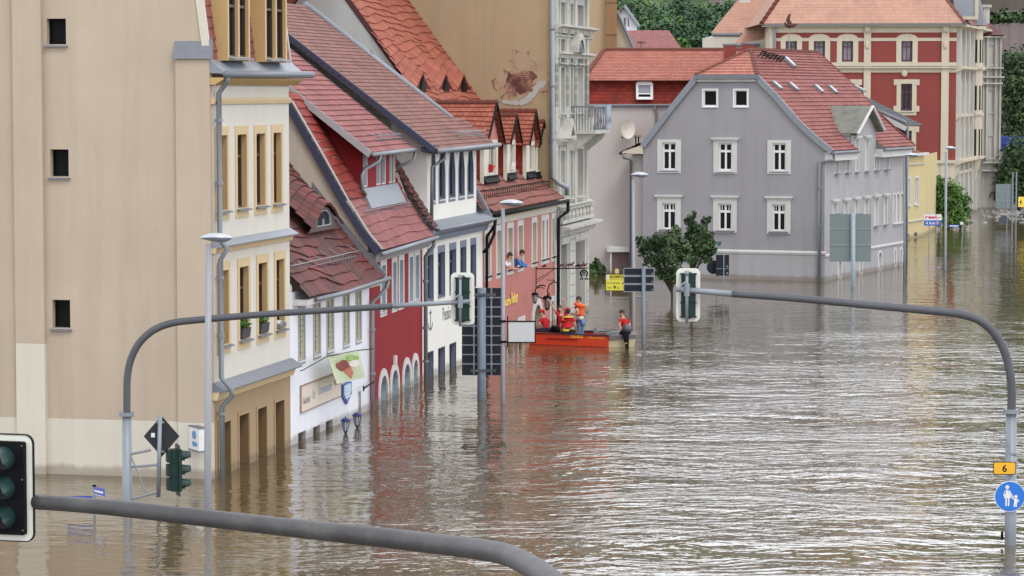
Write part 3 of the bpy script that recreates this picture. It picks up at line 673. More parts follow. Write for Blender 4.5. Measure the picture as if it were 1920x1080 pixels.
# shed dormer of red house
dv = .62; u0, u1 = W.u(680, dv, 320), W.u(742, dv, 320); zt_ = 7.14; Md = lambda a, b, d: W.P(a, dv + d, b)
df = Face(r3, Md); Ld = u1 - u0
for a0, a1 in ((.01, .14), (.40, .53), (.56, .69), (.79, .885), (.905, .985)):
    df.win(u0 + a0 * Ld, u0 + a1 * Ld, 5.98, 7.08, dep=.06, frame=m_trimw, fw=.045, mull=0, pane=glassmat('blue_grey_shutter', (.17, .21, .25), .35) if a0 < .05 else bpy.data.materials['blue_grey_shutter'], name='dormer_window', sill=m_zincd, sillp=.0)
df.wall([(u0, 5.62), (u1, 5.62), (u1, 7.25), (u0, 7.25)], [m_red, m_trimw], 'dormer_front')
q = MB(); q.prism(lambda a, b, d: W.P(d, a, b), [(dv - .003, 5.95), (dv - .03, 5.95), (dv - .28, 5.40), (dv - .1, 5.36)], u0 - .1, u1 + .15); q.build('apron_flashing', m_zinc, r3)
zroof = lambda v: 7.28 + (v - dv) * .78
for uu in (u0, u1):
    c = MB(); rr = [(dv, 5.7), (1.35, 6.95), (2.16, 8.36), (2.1, 8.38), (dv, 7.25)]
    c.face([W.P(uu, v, z) for v, z in rr]); c.build('dormer_cheek', m_red, r3)
# bright tile-hung slope beside the dormer, under its roof
tiled(r3, profP(W, [(dv - .05, 5.72), (1.35, 7.02), (2.16, 8.42), (2.3, 8.62)], .05, u0 - .02), t_hung, u0, 3.5, .2, .27, lip=.05, jit=.01, wob=.15, name='tile_hung_slope')
tiled(r3, profP(W, [(dv - .0, 5.74), (1.35, 7.02), (2.16, 8.42), (2.3, 8.62)], u1 + .02, W.L + .1), t_hung, W.L - u1, 3.5, .2, .27, lip=.05, jit=.01, wob=.15, name='tile_hung_slope')
dp = [(dv - .42, zroof(dv - .42)), (5.3, zroof(5.3) + .05)]
ul = u0 - .75
ddp = profP(W, dp, ul, u1 + .55)
tiled(r3, ddp, t_pink, u1 - ul + .55, ddp.len, .2, .235, lip=.045, jit=.008, name='dormer_roof')
verge(r3, W, [(v, z) for v, z in dp], ul, .05, .15, m_grayl, 'dormer_verge', .03); verge(r3, W, dp, u1 + .55, .04, .14, m_navy, 'dormer_verge', .04)
q = MB(); zg = zroof(dv - .42) - .04
q.tube([W.P(ul - .1, dv - .48, zg), W.P(u1 + .7, dv - .48, zg + .02)], .06, 8); q.build('dormer_gutter', m_zinc, r3, smooth=True)
pipe(r3, [W.P(u0 + .1, dv - .48, zg), W.P(u0 + .05, dv - .45, zg - .2), W.P(u0 - .45, dv - .14, zg - .42), W.P(u0 - .55, dv - .1, zg - .6), W.P(u0 - .55, dv - .1, 5.95), W.P(u0 - .2, dv - .12, 5.8)], .055)
pipe(r3, [W.P(u1 + .6, dv - .48, zg), W.P(u1 + .6, dv - .42, zg - .3), W.P(u1 + .1, dv + .0, zg - .5)], .05)
guard(r3, W, u0 + 1.4, u1 + .3, dv - .1, zroof(dv - .1), .2, slope=.8)
# valley of the dormer roof up to the neighbour
q = MB(); pts = [W.P(W.L + .05, -.3, 4.55), W.P(W.L + .05, .6, 5.85), W.P(W.L + .05, 1.5, 7.35)]
for k in range(14):
    a = k / 13; p = Vector(pts[0]).lerp(Vector(pts[2]), a); q.tube([p, p + Vector((.13, .07, -.02))], .045, 6)
q.build('valley_tile', t_dred, r3)

# ---------------------------------------------------------------- 4 pension
r4 = thing('pension', 'cream white pension with slate blue trim and broad dormer of pointed windows', 'house', B3(gD))
W = PE; f = Face(r4, W.M())
for a, b in ((801.5, 812), (821.5, 833.5), (843, 854.5), (863.5, 873.5), (882.5, 892)):
    f.win(W.u(a, py=510), W.u(b, py=510), 2.36, 3.72, dep=.16, frame=m_navy, fw=.06, mull=1, sur=m_blue, sw=.05, swt=.22, surb=.06, sproud=.012, sill=m_trimw, sillp=.0, trans=.72)
for a, b in ((801.5, 812), (822, 833.5), (843, 854.5)):
    f.win(W.u(a, py=690), W.u(b, py=690), -1.9, .76, dep=.2, frame=m_navy, fw=.06, mull=1, sur=m_navy, sw=.03, sproud=.01)
f.wall([(0, -2), (W.L, -2), (W.L, 4.2), (0, 4.2)], [m_whitec, m_blue], 'front_wall')
q = MB(); q.prism(lambda a, b, d: W.P(d, a, b), [(0, 4.14), (-.16, 4.14), (-.20, 4.3), (-.34, 4.40), (-.34, 4.52), (.1, 4.52), (.1, 4.14)], -.02, W.L); q.build('cornice', m_blue, r4)
q = MB(); q.prism(lambda a, b, d: W.P(d, a, b), [(-.40, 4.525), (-.40, 4.56), (.06, 4.74), (.06, 4.525)], .35, W.L + .15); q.build('ledge_flashing', m_zinc, r4)
q = MB(); q.tube([W.P(.4, -.44, 4.52), W.P(W.L + .2, -.44, 4.50)], .05, 7); q.build('gutter', m_zinc, r4, smooth=True)
u0, u1 = W.u(800, .05, 330), W.u(893, .05, 330); Md = lambda a, b, d: W.P(a, .05 + d, b)
df = Face(r4, Md)
for a, b in ((809.5, 815), (823.5, 833.5), (842.3, 852.3), (860.3, 869.8), (877.3, 886.5)):
    df.win(W.u(a, .05, 330), W.u(b, .05, 330), 5.36, 6.98, dep=.12, arch='gothic', frame=m_navy, fw=.07, mull=0, sur=m_blue, sw=.10, surb=.14, sproud=.012, sill=m_trimw, sillp=.02, name='pointed_window')
df.wall([(u0, 4.72), (u1, 4.72), (u1, 7.2), (u0, 7.2)], [m_whitec, m_blue], 'dormer_front')
zr = lambda v: 7.22 + v * .72
for uu in (u0, u1):
    c = MB(); c.face([W.P(uu, .05, 4.72), W.P(uu, 1.15, 4.72), W.P(uu, 1.15, zr(1.15) - .05), W.P(uu, .05, zr(.05) - .05)]); c.build('dormer_cheek', m_whitec, r4)
dp4 = [(-.42, zr(-.42)), (5.6, zr(5.6) + .2)]; kf = .93; vf = -.42 + 6.02 * (1 - kf) ; UF = W.L - 1.45
pp = profP(W, dp4, u0 - .75, UF); pe_ = profP(W, [(-.42, zr(-.42)), (.75, zr(.75) + .04)], UF - .05, W.L + .12)
tiled(r4, pp, t_brown, W.L - .9, pp.len, .17, .185, lip=.035, jit=.006, name='roof'); tiled(r4, pe_, t_brown, 1.6, pe_.len, .17, .185, lip=.035, jit=.006, name='eaves_roof')
verge(r4, W, dp4, u0 - .75, .05, .13, m_navy, 'bargeboard', .05)
q = MB(); q.box(Md, u0 - .6, u0 - .02, 6.9, zr(-.2) - .02, -.40, -.1); q.prism(lambda a, b, d: W.P(d, a, b), [(.05, 7.0), (-.40, zr(-.42) - .05), (-.40, zr(-.42) - .13), (.05, 6.85)], u0 - .72, W.L + .05); q.build('eaves_board', m_navy, r4)
q = MB()
for k in range(24):
    v = 1.5 + k * .17; q.tube([W.P(u0 - .78, v, zr(v) + .07), W.P(u0 - .70, v + .14, zr(v + .14) + .05)], .055, 6)
q.build('verge_tile', t_dred, r4)
tiled(r4, profP(W, [(1.15, 4.9), (1.9, 6.4), (2.8, 8.3)], .05, u0 - .02), t_hung, u0, 4, .2, .27, lip=.05, name='tile_hung_slope')
tiled(r4, profP(W, [(-.1, 4.8), (.6, 5.9), (2.4, 8.3)], u1 + .02, W.L + .05), t_dred, W.L - u1, 4.6, .2, .27, lip=.05, name='lower_roof')
tiled(r4, profP(W, [(-.28, 4.6), (.45, 5.7), (1.15, 6.9)], .02, u0 - .03), t_dred, u0, 2.8, .2, .27, lip=.05, name='lower_roof')
q = MB(); q.prism(W.Mg(W.L - .1), [(-.35, 4.6), (.9, 4.7), (.8, 6.0), (.15, 5.5)], -.04, .04); q.build('parapet', m_zinc, r4)
q = MB(); zg = zr(-.42) - .03; q.tube([W.P(u0 - .75, -.50, zg), W.P(W.L + .35, -.50, zg + .03)], .07, 8); q.build('dormer_gutter', m_zinc, r4, smooth=True)
pipe(r4, [W.P(u0 + .25, -.5, zg), W.P(u0 + .25, -.45, zg - .25), W.P(u0 - .0, -.12, zg - .5), W.P(u0 - .0, -.1, 4.75)], .055)
pipe(r4, [W.P(W.L - .1, -.44, 4.5), W.P(W.L - .05, -.4, 4.0), W.P(W.L - .45, -.3, 3.6), W.P(W.L - .5, -.12, 3.4)], .05, m_black)
guard(r4, W, u0 + 3.6, W.L + .05, -.1, zr(-.1), .24, mat=m_zinc, slope=.75)
q = MB(); q.tube([W.P(UF, .7, zr(.7) + .06), W.P(UF, 5.6, zr(5.6) + .26)], .10, 8); q.build('verge_flashing', m_zinc, r4, smooth=True)
for v in (3.3, 3.9): 
    q = MB(); q.tube([W.P(UF, v, zr(v) + .2), W.P(UF + .05, v + .16, zr(v) + .36)], .07, 7); q.build('ridge_cap', t_orange, r4)
solid(r4, W.Mg(.0), [(0, -2), (9, -2), (9, 6), (5.5, zr(5.5)), (1.2, 7.5), (0, 4.2)], m_whitec, 'side_wall'); solid(r4, W.Mg(UF), [(1.2, 4.6), (9, 4.6), (9, 6), (5.5, zr(5.5)), (1.2, zr(1.2) - .06)], m_whitec, 'upper_side_wall'); solid(r4, W.Mg(W.L - .02), [(0, -2), (9, -2), (9, 6), (1.9, 7.0), (1.2, 7.5), (0, 4.2)], m_whitec, 'side_wall')
q = MB(); q.face([W.P(0, 9, 5.5), W.P(W.L, 9, 5.5), W.P(W.L, 5.6, zr(5.6) + .1), W.P(0, 5.6, zr(5.6) + .1)]); q.build('back_roof', t_brown, r4)
# lettering and anchor painted on the pension wall
text(r4, 'Pension', W.M(), W.u(830, py=620), W.u(847.5, py=620), 1.58, 2.0, -.006, mg_, bold=.005)
q = MB(); ua = W.u(807, py=620); za = 1.45
q.box(W.M(), ua - .025, ua + .025, za, za + .62, -.012, -.002); q.box(W.M(), ua - .18, ua + .18, za + .50, za + .54, -.0125, -.0025)
for k in range(10):
    t0 = math.pi + math.pi * k / 10; t1 = math.pi + math.pi * (k + 1) / 10
    q.prism(W.M(), [(ua + .28 * math.cos(t0), za + .22 + .24 * math.sin(t0)), (ua + .28 * math.cos(t1), za + .22 + .24 * math.sin(t1)), (ua + .24 * math.cos(t1), za + .22 + .19 * math.sin(t1)), (ua + .24 * math.cos(t0), za + .22 + .19 * math.sin(t0))], -.012, -.003)
q.build('anchor_emblem', mg_, r4)

# ---------------------------------------------------------------- 5 pink house
r5 = thing('pink_house', 'salmon pink house with four gabled dormers in a bright orange tiled roof', 'house', B3(gE))
W = PK; f = Face(r5, W.M())
pxs = ((909.5, 918.5), (931.5, 939.5), (952, 960.5), (971.5, 979.5), (998, 1005), (1016, 1020), (1023.5, 1027), (1035, 1039))
for a, b in pxs:
    f.win(W.u(a, py=465), W.u(b, py=465), 2.58, 3.98, dep=.18, frame=m_ochrel, fw=.05, mull=1, sur=m_trimw, sw=.16, swt=.20, surb=.2, sproud=.02, sill=m_black, sillp=.06, pane=m_glassb, trans=.7, rev=None)
ad0, ad1 = W.u(999, py=590), W.u(1014, py=590)
f.win(ad0, ad1, -1.9, 1.0, dep=.35, arch='round', frame=m_brownw, fw=.08, mull=1, sur=m_trimw, sw=.28, sproud=.05, name='arched_door', pane=m_dark)
for a, b, zt_ in ((952, 962, .72), (972, 982, .80), (1033, 1039, 1.1)):
    f.win(W.u(a, py=600), W.u(b, py=600), -1.2, zt_ - .2, dep=.12, frame=m_ochrel, fw=.05, mull=1, sur=m_trimw, sw=.18, sproud=.02, pane=m_glassb)
f.wall([(0, -2), (W.L, -2), (W.L, 4.40), (0, 4.40)], [m_pink, m_sandst], 'front_wall')
q = MB(); q.prism(lambda a, b, d: W.P(d, a, b), [(.05, 4.22), (-.05, 4.22), (-.10, 4.42), (-.22, 4.50), (-.30, 4.62), (.05, 4.64)], 0, W.L); q.build('eaves_cornice', m_cream, r5)
q = MB(); q.tube([W.P(-.1, -.42, 4.60), W.P(W.L + .5, -.42, 4.60)], .065, 8); q.build('gutter', m_black, r5, smooth=True)
p5 = [(-.34, 4.70), (.51, 5.42), (1.2, 6.25), (2.75, 8.30), (6.2, 12.95)]
lowp = profP(W, p5[:3], 0, W.L); UP0 = 3.0; upp = profP(W, p5[2:], UP0, W.L)
tiled(r5, lowp, tiles('weathered_red_tile', (.30, .105, .075), (.20, .065, .05), mossy=.35), W.L, lowp.len, .2, .30, lip=.06, jit=.015, wob=.1, name='lower_roof')
tiled(r5, upp, t_orange, W.L - UP0, upp.len, .22, .30, lip=.06, jit=.015, wob=.25, seg=40, name='main_roof')
zm5 = lambda v: 8.30 + (v - 2.75) * 1.348
for uc in (4.0, 7.5, 10.4):
    v0, z0 = 3.0, zm5(3.0); pk_ = lambda x: .62 * (1 - abs(x)) ** 1.35
    def hp(a, b):
        x = 2 * a - 1; vb_ = v0 + 1.5 * b; zf = z0 + .03 + pk_(x); zb_ = zm5(v0 + 1.5) + .02
        return W.P(uc + 1.35 * x * (1 - .15 * b), vb_, zf + (zb_ - zf) * b)
    tiled(r5, hp, t_orange, 2.7, 2.0, .22, .30, lip=.05, jit=.01, name='hatch_roof', seg=12)
    solid(r5, lambda a, b, d: W.P(a, v0 + .02 + d, b), [(uc + 1.35 * x / 6, z0 - .1 if k else z0 + pk_(x / 6)) for k in (0, 1) for x in (range(-6, 7) if not k else range(6, -7, -1))], t_hung, 'hatch_front')
    q = MB(); q.prism(lambda a, b, d: W.P(a, v0 - .06 + d, b), [(uc - .42, z0 + .02), (uc + .42, z0 + .02), (uc + .12, z0 + .40), (uc, z0 + .56), (uc - .12, z0 + .40)], 0, .05); q.build('roof_hatch', m_dark, r5)
tiled(r5, lambda a, b: W.P(W.L * a, 12.8 - 6.6 * b, 5 + 7.95 * b), t_orange, W.L, 10, .3, .4, name='back_roof')
gp = [(0, -2), (12.6, -2), (12.6, 5), (6.2, 12.9)] + [(v, z - .06) for v, z in p5[-2:0:-1]] + [(0, 4.5)]
solid(r5, W.Mg(UP0), gp, m_grayg, 'gable_wall'); solid(r5, W.Mg(.02), [(0, -2), (12.6, -2), (12.6, 5), (9, 8.0), (2.4, 7.6), (1.2, 6.2), (0, 4.5)], m_grayg, 'lower_gable_wall'); tiled(r5, lambda a, b: W.P(.02 + (UP0 - .02) * a, 1.2 + 1.2 * b, 6.25 + 1.35 * b), t_orange, UP0, 1.8, .22, .3, lip=.05, name='side_roof'); solid(r5, W.Mg(W.L), gp, m_grayg, 'far_gable_wall')
verge(r5, W, p5[2:], W.L + .0, .07, .12, m_zincd, 'verge_flashing', .16); verge(r5, W, p5[2:], UP0, .03, .10, t_dred, 'verge_tile', .07)
guard(r5, W, .9, W.L - .4, .12, 5.1, .26, mat=m_black, slope=.85)
pipe(r5, [W.P(.1, -.42, 4.6), W.P(.12, -.40, 4.3), W.P(.1, -.12, 3.9), W.P(.06, -.12, -1.5)], .05, m_black)
pipe(r5, [W.P(W.L + .45, -.42, 4.6), W.P(W.L + .4, -.42, 4.2), W.P(W.L - .1, -.16, 3.95), W.P(W.L - .05, -.14, -1.5)], .065, m_black)
# gabled dormers
def gdormer(pxl, pxr, pxa, pya, z0, z1, ridge, nwin):
    v = .5; u0, u1 = W.u(pxl, v, 300), W.u(pxr, v, 300); ua, za = W.uz(pxa, pya, v); ua = (u0 + u1) / 2 + .1; Md = lambda a, b, d: W.P(a, v + d, b)
    df = Face(r5, Md); Ld = u1 - u0
    df.win(u0 + Ld * .36, u0 + Ld * .90, z0 + .28, z1 - .15, dep=.12, frame=m_cream, fw=.05, mull=nwin, pane=m_glassb, name='dormer_window', sill=m_black, sillp=.02)
    df.wall([(u0, z0), (u1, z0), (u1, z1), (u0, z1)], [m_cream, m_cream], 'dormer_front')
    e = .28; gz0 = z1 + .0
    solid(r5, Md, [(u0, z1), (u1, z1), (u1 + .05, z1 + .05), (ua, za - .06), (u0 - .05, z1 + .05)], m_pink, 'dormer_gable')
    vb = lambda z: 1.2 + (z - 6.25) / 1.345      # where the main roof has height z
    for sgn, ue in ((-1, u0 - e), (1, u1 + e)):
        zl = z1 - .12
        Pq = quadP(W.P(ue, v - .18, zl), W.P(ue, vb(zl) + .2, zl), W.P(ua, vb(za) + .25, za), W.P(ua, v - .18, za))
        tiled(r5, Pq, t_orange, 2.2, math.hypot(ue - ua, za - zl), .2, .22, lip=.05, jit=.01, name='dormer_roof', wob=.1)
        q = MB(); q.prism(Md, [(ue, zl + .09), (ua, za + .09), (ua, za - .03), (ue, zl - .03)], -.22, -.17); q.build('dormer_bargeboard', m_black, r5)
    q = MB()
    for k in range(10): q.tube([W.P(ua, v - .2 + k * .28, za + .05), W.P(ua, v + .1 + k * .28, za + .03)], [.10, .085], 7)
    q.build('ridge_tile', t_orange, r5)
    for uu in (u0, u1):
        Pq = quadP(W.P(uu, v, z0), W.P(uu, vb(z1) + .0, z0), W.P(uu, vb(z1) + .4, z1), W.P(uu, v, z1)); sgn = -1 if uu == u0 else 1
        tiled(r5, Pq, t_hung, 1.3, z1 - z0, .22, .24, lip=.03, jit=.01, name='dormer_cheek'); q = MB(); q.box(Md, uu - .05, uu + .03, z0, z1 + .02, .002, .13); q.build('dormer_corner', m_cream, r5)
    q = MB(); q.prism(lambda a, b, d: W.P(d, a, b), [(v, z0 + .26), (v - .02, z0 + .26), (v - .03, z0 + .16), (v - .10, z0 + .04), (v - .0, z0 - .02)], u0 + .0, u1 + .05); q.build('apron_flashing', m_black, r5)
gdormer(907.5, 933.5, 925, 194, 5.55, 7.02, 0, 1)
gdormer(951, 966.5, 963, 218, 5.55, 6.95, 0, 1)
gdormer(987, 1003, 1000, 210, 5.5, 6.85, 0, 1)
gdormer(1005, 1015, 1015, 230, 5.45, 6.75, 0, 1)
for k, (px, pb, lab, mt) in enumerate(((919.5, 318, 'red flowers in a pot at the left dormer window of the pink house', m_redc), (959.5, 316, 'white bundle on the sill of the second dormer window of the pink house', m_whitecl))):
    u, z_ = W.uz(px, pb, .45); q = MB(); leaves(q, [(W.P(u, .42, z_ + .1), (.12, .12, .12))], 80, .07, random.Random(k), 0, .2); q.ell(W.P(u, .45, z_), (.1, .1, .09)); tag(q.build('window_flowers', mt), lab, 'flowers')
# lettering
u0 = W.u(932, py=560)
text(r5, 'zum', W.M(), W.u(940, py=560), W.u(955, py=560), 1.36, 1.58, -.05, m_yel, bold=.03); text(r5, 'Reiter', W.M(), W.u(956.5, py=555), W.u(968.5, py=555), 1.36, 1.76, -.05, m_yel, bold=.03)
# hanging iron sign with riders
zb_ = W.z(1010, 504); ub = W.u(1004.5, py=510); vend = -3.6
ub = W.u(1004.5, py=504)
def hz(px, py):   # point on the plane that projects from the wall at ub
    v, z = W.vz(px, py, ub); return W.P(ub, v, z)
t = thing('iron_sign_bracket', 'black wrought iron bracket with small horse and rider figures projecting from the pink house', 'sign bracket', hz(1005, 504))
q = MB(); q.tube([hz(1005, 498), hz(1005, 538)], .022, 6); q.tube([hz(1003, 504), hz(1100, 503)], .022, 6); q.tube([hz(1005, 525), hz(1040, 505)], .012, 5); q.tube([hz(987, 541), hz(1030, 514)], .01, 5); q.build('arm', m_black, t)
mrd = flat('rusty_red_iron', (.10, .025, .025), .7)
def figure(px, sc_, m_, rider=True):
    q = MB(); s = sc_; base = 502
    H_ = lambda dx, dy: hz(px + dx * s, base - dy * s)
    q.tube([H_(-5, 6), H_(0, 6.6), H_(5, 6.5)], [.04 * s, .055 * s, .045 * s], 6); q.tube([H_(5, 6.5), H_(8, 10.5)], [.04 * s, .022 * s], 5); q.tube([H_(8, 10.6), H_(10.5, 9)], .024 * s, 5)
    for a, b in ((-5, -7), (-3.6, -2), (4, 3), (5, 8)): q.tube([H_(a, 6), H_(b, 3), H_(b - .5, 0)], .015 * s, 4)
    q.tube([H_(-5, 6.6), H_(-8, 5), H_(-8.5, 2.5)], .016 * s, 4)
    if rider: q.tube([H_(0, 7.2), H_(.3, 12)], [.035 * s, .025 * s], 5); q.ell(H_(.4, 13.4), (.03 * s,) * 3, nu=6, nv=4); q.tube([H_(.2, 11), H_(4, 9)], .012, 4)
    return q.build('rider_figure', m_, t)
figure(1052, .75, mrd, False); figure(1068, .9, mrd, False); figure(1083, .6, m_black); figure(1094, .8, mrd)
figure(1020, .5, m_black)
t = thing('horseshoe_sign', 'black iron horseshoe emblem hanging from the end of the figure bracket', 'sign', hz(1095, 528))
def arcp(cx_, cy, r, a0, a1, n=14): return [hz(cx_ + r * math.cos(math.radians(a0 + (a1 - a0) * k / n)), cy - r * math.sin(math.radians(a0 + (a1 - a0) * k / n))) for k in range(n + 1)]
q = MB(); q.tube(arcp(1095, 513, 6.3, -60, 240), .032, 6); q.tube(arcp(1095, 512.5, 2.4, -80, 260), .02, 5); q.tube(arcp(1090.5, 524, 2.2, -20, 200, 8), .022, 5); q.tube(arcp(1099.5, 524, 2.2, -20, 200, 8), .022, 5); q.tube([hz(1095, 503), hz(1095, 507)], .015, 4); q.build('horseshoe', m_black, t)
# scroll bracket + lantern lower
ub = W.u(1000, py=560)
t = thing('scroll_bracket', 'large curling wrought iron scroll holding a lantern on the pink house wall', 'bracket', hz(1006, 550))
q = MB(); pts = []
for k in range(22):
    a = math.radians(60 + k * 13); r = 12 + .15 * k; pts.append(hz(1017 + r * math.cos(a), 546 - r * math.sin(a) * .9))
pts += [hz(1026, 546), hz(1030, 534), hz(1038, 528), hz(1047, 531), hz(1049, 537), hz(1045, 541)]
q.tube(pts, .022, 7); q.tube([hz(1024, 525), hz(1041, 525.5)], .012, 4); q.tube([hz(1021, 541), hz(1012, 538), hz(1007, 541)], .014, 4); q.tube([hz(1027, 549), hz(1027, 560)], .014, 4); q.build('scroll', m_black, t)
p = hz(1026, 583); lantern('hanging_lantern', 'black coach lantern hanging from the iron scroll', p, 1.0, m_black)
u, z_ = W.uz(1003, 602, -.35)
lantern('wall_lantern', 'black lantern with pale panes beside the arched white doorway', W.P(u, -.35, z_ + .6), .75, m_black, glassm=gl_w)
q = MB(); u = W.u(978, py=597); q.box(W.M(), u - .35, u + .35, .15, .46, -.05, -.025); o = tag(q.build('menu_board', flat('menu_brown', (.20, .10, .05), .6)), 'small yellow and brown menu board in the right low window of the pink house', 'sign')
q = MB(); q.box(W.M(), u - .22, u + .22, .22, .40, -.056, -.051); ORG[o.name] = Vector((0, 0, 0)); q.build('picture', m_yel, o)

# ---------------------------------------------------------------- 6 ornate stone house
r6 = thing('ornate_house', 'tall weathered stone house with pilasters, balcony and bare ochre side wall', 'house', B3(gF))
W = ORN; f = Face(r6, W.M()); X = lambda px, py=300: W.u(px, py=py)
cols = [(1048, 1053.5), (1068, 1071.5), (1082, 1087), (1089, 1093)]
cols = [(1049, 1057), (1067, 1072), (1080, 1091)]
rowsz = ((8.9, 10.95), (5.85, 8.3) , (4.25, 6.4))
ztop = 12.5
zr_ = lambda y: W.z(1045, y)
rows = ((zr_(175), zr_(88)), (zr_(365), zr_(278)))
rows = ((9.75, 12.0), (zr_(212), zr_(126)), (zr_(375), zr_(284)))
for z0, z1 in rows:
    for i, (a, b) in enumerate(cols):
        f.win(X(a), X(b), z0, z1, dep=.22, frame=m_whitef, fw=.07, mull=1 if i != 1 else 0, sur=m_stone, sw=.16, sproud=.06, sill=m_stone, pane=m_glassb, trans=.7)
for a, b in ((1052, 1064), (1079, 1097)):
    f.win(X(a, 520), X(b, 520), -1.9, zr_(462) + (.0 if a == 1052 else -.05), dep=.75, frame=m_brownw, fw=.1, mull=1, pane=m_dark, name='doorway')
f.wall([(-.3, -2), (W.L, -2), (W.L, ztop), (-.3, ztop)], [m_stone, m_stone], 'front_wall')
for a in (1040, 1060.5, 1075.5, 1098):
    u = X(a)
    for z0, z1 in ((zr_(170) - .6, ztop - .2), (zr_(262) + .3, zr_(118)), (zr_(388), zr_(270))):
        n = 7; q = MB(); q.box(W.M(), u - .21, u + .21, z0, z1, -.08, .0)
        for k in range(n):
            za = z0 + (z1 - z0) * k / n; zb2 = z0 + (z1 - z0) * (k + 1) / n; q.box(W.M(), u - .22, u + .22, za, zb2 - .03, -.10, .0)
        q.build('stone_pilaster', m_stone, r6)
def corn(z, p, h=.2, name='cornice', u0=-.35, u1=None, mat=m_stone):
    q = MB(); q.prism(lambda a, b, d: W.P(d, -a, z + b), [(0, -h), (p * .35, -h), (p * .5, -h * .4), (p, -h * .25), (p, 0), (0, .06)], u0, (u1 or W.L + .25)); return q.build(name, mat, r6)
corn(zr_(46), .38, .3); corn(zr_(66), .16, .14); corn(zr_(98), .26, .2, u0=.3); corn(zr_(262) , .35, .22, u0=.3, u1=2.6); corn(zr_(262), .35, .22, u0=4.6); corn(zr_(388), .18, .14, u0=.2); corn(zr_(426), .55, .35, u0=.2)
q = MB()
for k in range(9):
    u = .5 + k * .78; z0, z1 = zr_(414), zr_(393)
    q.tube([W.P(u, -.14, z0), W.P(u, -.14, z0 + (z1 - z0) * .35), W.P(u, -.14, z1 - .05)], [.09, .13, .07], 6); q.box(W.M(), u - .14, u + .14, z1 - .05, z1 + .02, -.26, .0)
q.box(W.M(), .3, W.L, zr_(420), zr_(414), -.26, 0); q.build('baluster', m_stone, r6)
q = MB()
for k in range(5):
    u = .5 + k * 1.45; q.box(W.M(), u - .12, u + .12, zr_(64), zr_(50), -.14, 0); q.ell(W.P(u, -.14, zr_(57)), (.12, .12, .14), nu=7, nv=4)
q.build('rosette', m_stone, r6)
# arched pediment niche and little pediments
q = MB(); u = X(1072, 90); z0 = zr_(97); q.ring(W.M(), [(u + .85 * math.cos(math.pi * k / 10), z0 + .75 * math.sin(math.pi * k / 10)) for k in range(11)], [(u + .6 * math.cos(math.pi * k / 10), z0 + .5 * math.sin(math.pi * k / 10)) for k in range(11)], -.4, 0); q.build('arched_pediment', m_stone, r6)
q = MB(); q.prism(W.M(), [(u + .8 * math.cos(math.pi * k / 10), z0 + .8 + .02 * 0 + (.62 * math.sin(math.pi * k / 10) - .72)) for k in range(11)], -.05, -.02); q.ell(W.P(u, -.2, z0 + .25), (.2, .1, .3), nu=8, nv=5); q.build('shell_ornament', m_zincd, r6)
for a in (1053, 1094):
    u = X(a, 250); z0 = zr_(260); q = MB(); q.ring(W.M(), [(u - .75, z0), (u + .75, z0), (u, z0 + .75)], [(u - .45, z0 + .1), (u + .45, z0 + .1), (u, z0 + .5)], -.45, 0); q.build('pediment', m_stone, r6)
# balcony
ub0, ub1 = X(1070, 250), X(1100, 250); zb2 = zr_(246); q = MB(); q.box(W.M(), ub0, ub1, zb2 - .14, zb2, -.95, 0); q.build('balcony_slab', m_stone, r6)
q = MB()
for u in (ub0 + .3, ub1 - .3): q.prism(lambda a, b, d: W.P(d, a, b), [(0, zb2 - .14), (-.8, zb2 - .14), (-.7, zb2 - .35), (-.15, zb2 - .8), (0, zb2 - .85)], u - .14, u + .14)
q.build('balcony_corbel', m_stone, r6)
q = MB(); zt2 = zb2 + .9
q.tube([W.P(ub0, 0, zt2), W.P(ub0, -.9, zt2), W.P(ub1, -.9, zt2), W.P(ub1, 0, zt2)], .03, 5)
n = 14
for k in range(n + 1): u = ub0 + (ub1 - ub0) * k / n; q.tube([W.P(u, -.9, zb2), W.P(u, -.94 - .06 * (k % 2), zb2 + .35), W.P(u, -.9, zt2)], .018, 4)
for k in range(8): q.tube([W.P(ub0, -.9 * k / 8, zb2), W.P(ub0, -.9 * k / 8, zt2)], .018, 4); q.tube([W.P(ub1, -.9 * k / 8, zb2), W.P(ub1, -.9 * k / 8, zt2)], .018, 4)
q.build('balcony_railing', m_zincd, r6)
q = MB(); q.box(W.M(), ub1 - .9, ub1 + .05, zb2 + .02, zb2 + .95, -.97, -.93); q.build('balcony_screen', m_bluel, r6)
# ground floor rustication and lintels
q = MB()
for a, b in ((1050, 1066), (1077, 1099)): q.box(W.M(), X(a, 450), X(b, 450), zr_(462) + .02, zr_(448), -.06, 0)
q.build('lintel', m_stone, r6); q = MB()
for a, b in ((1045, 1050), (1066, 1077.5), (1099, 1103)):
    for k in range(9): q.box(W.M(), X(a, 520) + .03, X(b, 520) - .03, -.5 + k * .44, -.5 + k * .44 + .40, -.045, 0)
q.build('stone_block_course', m_stone, r6)
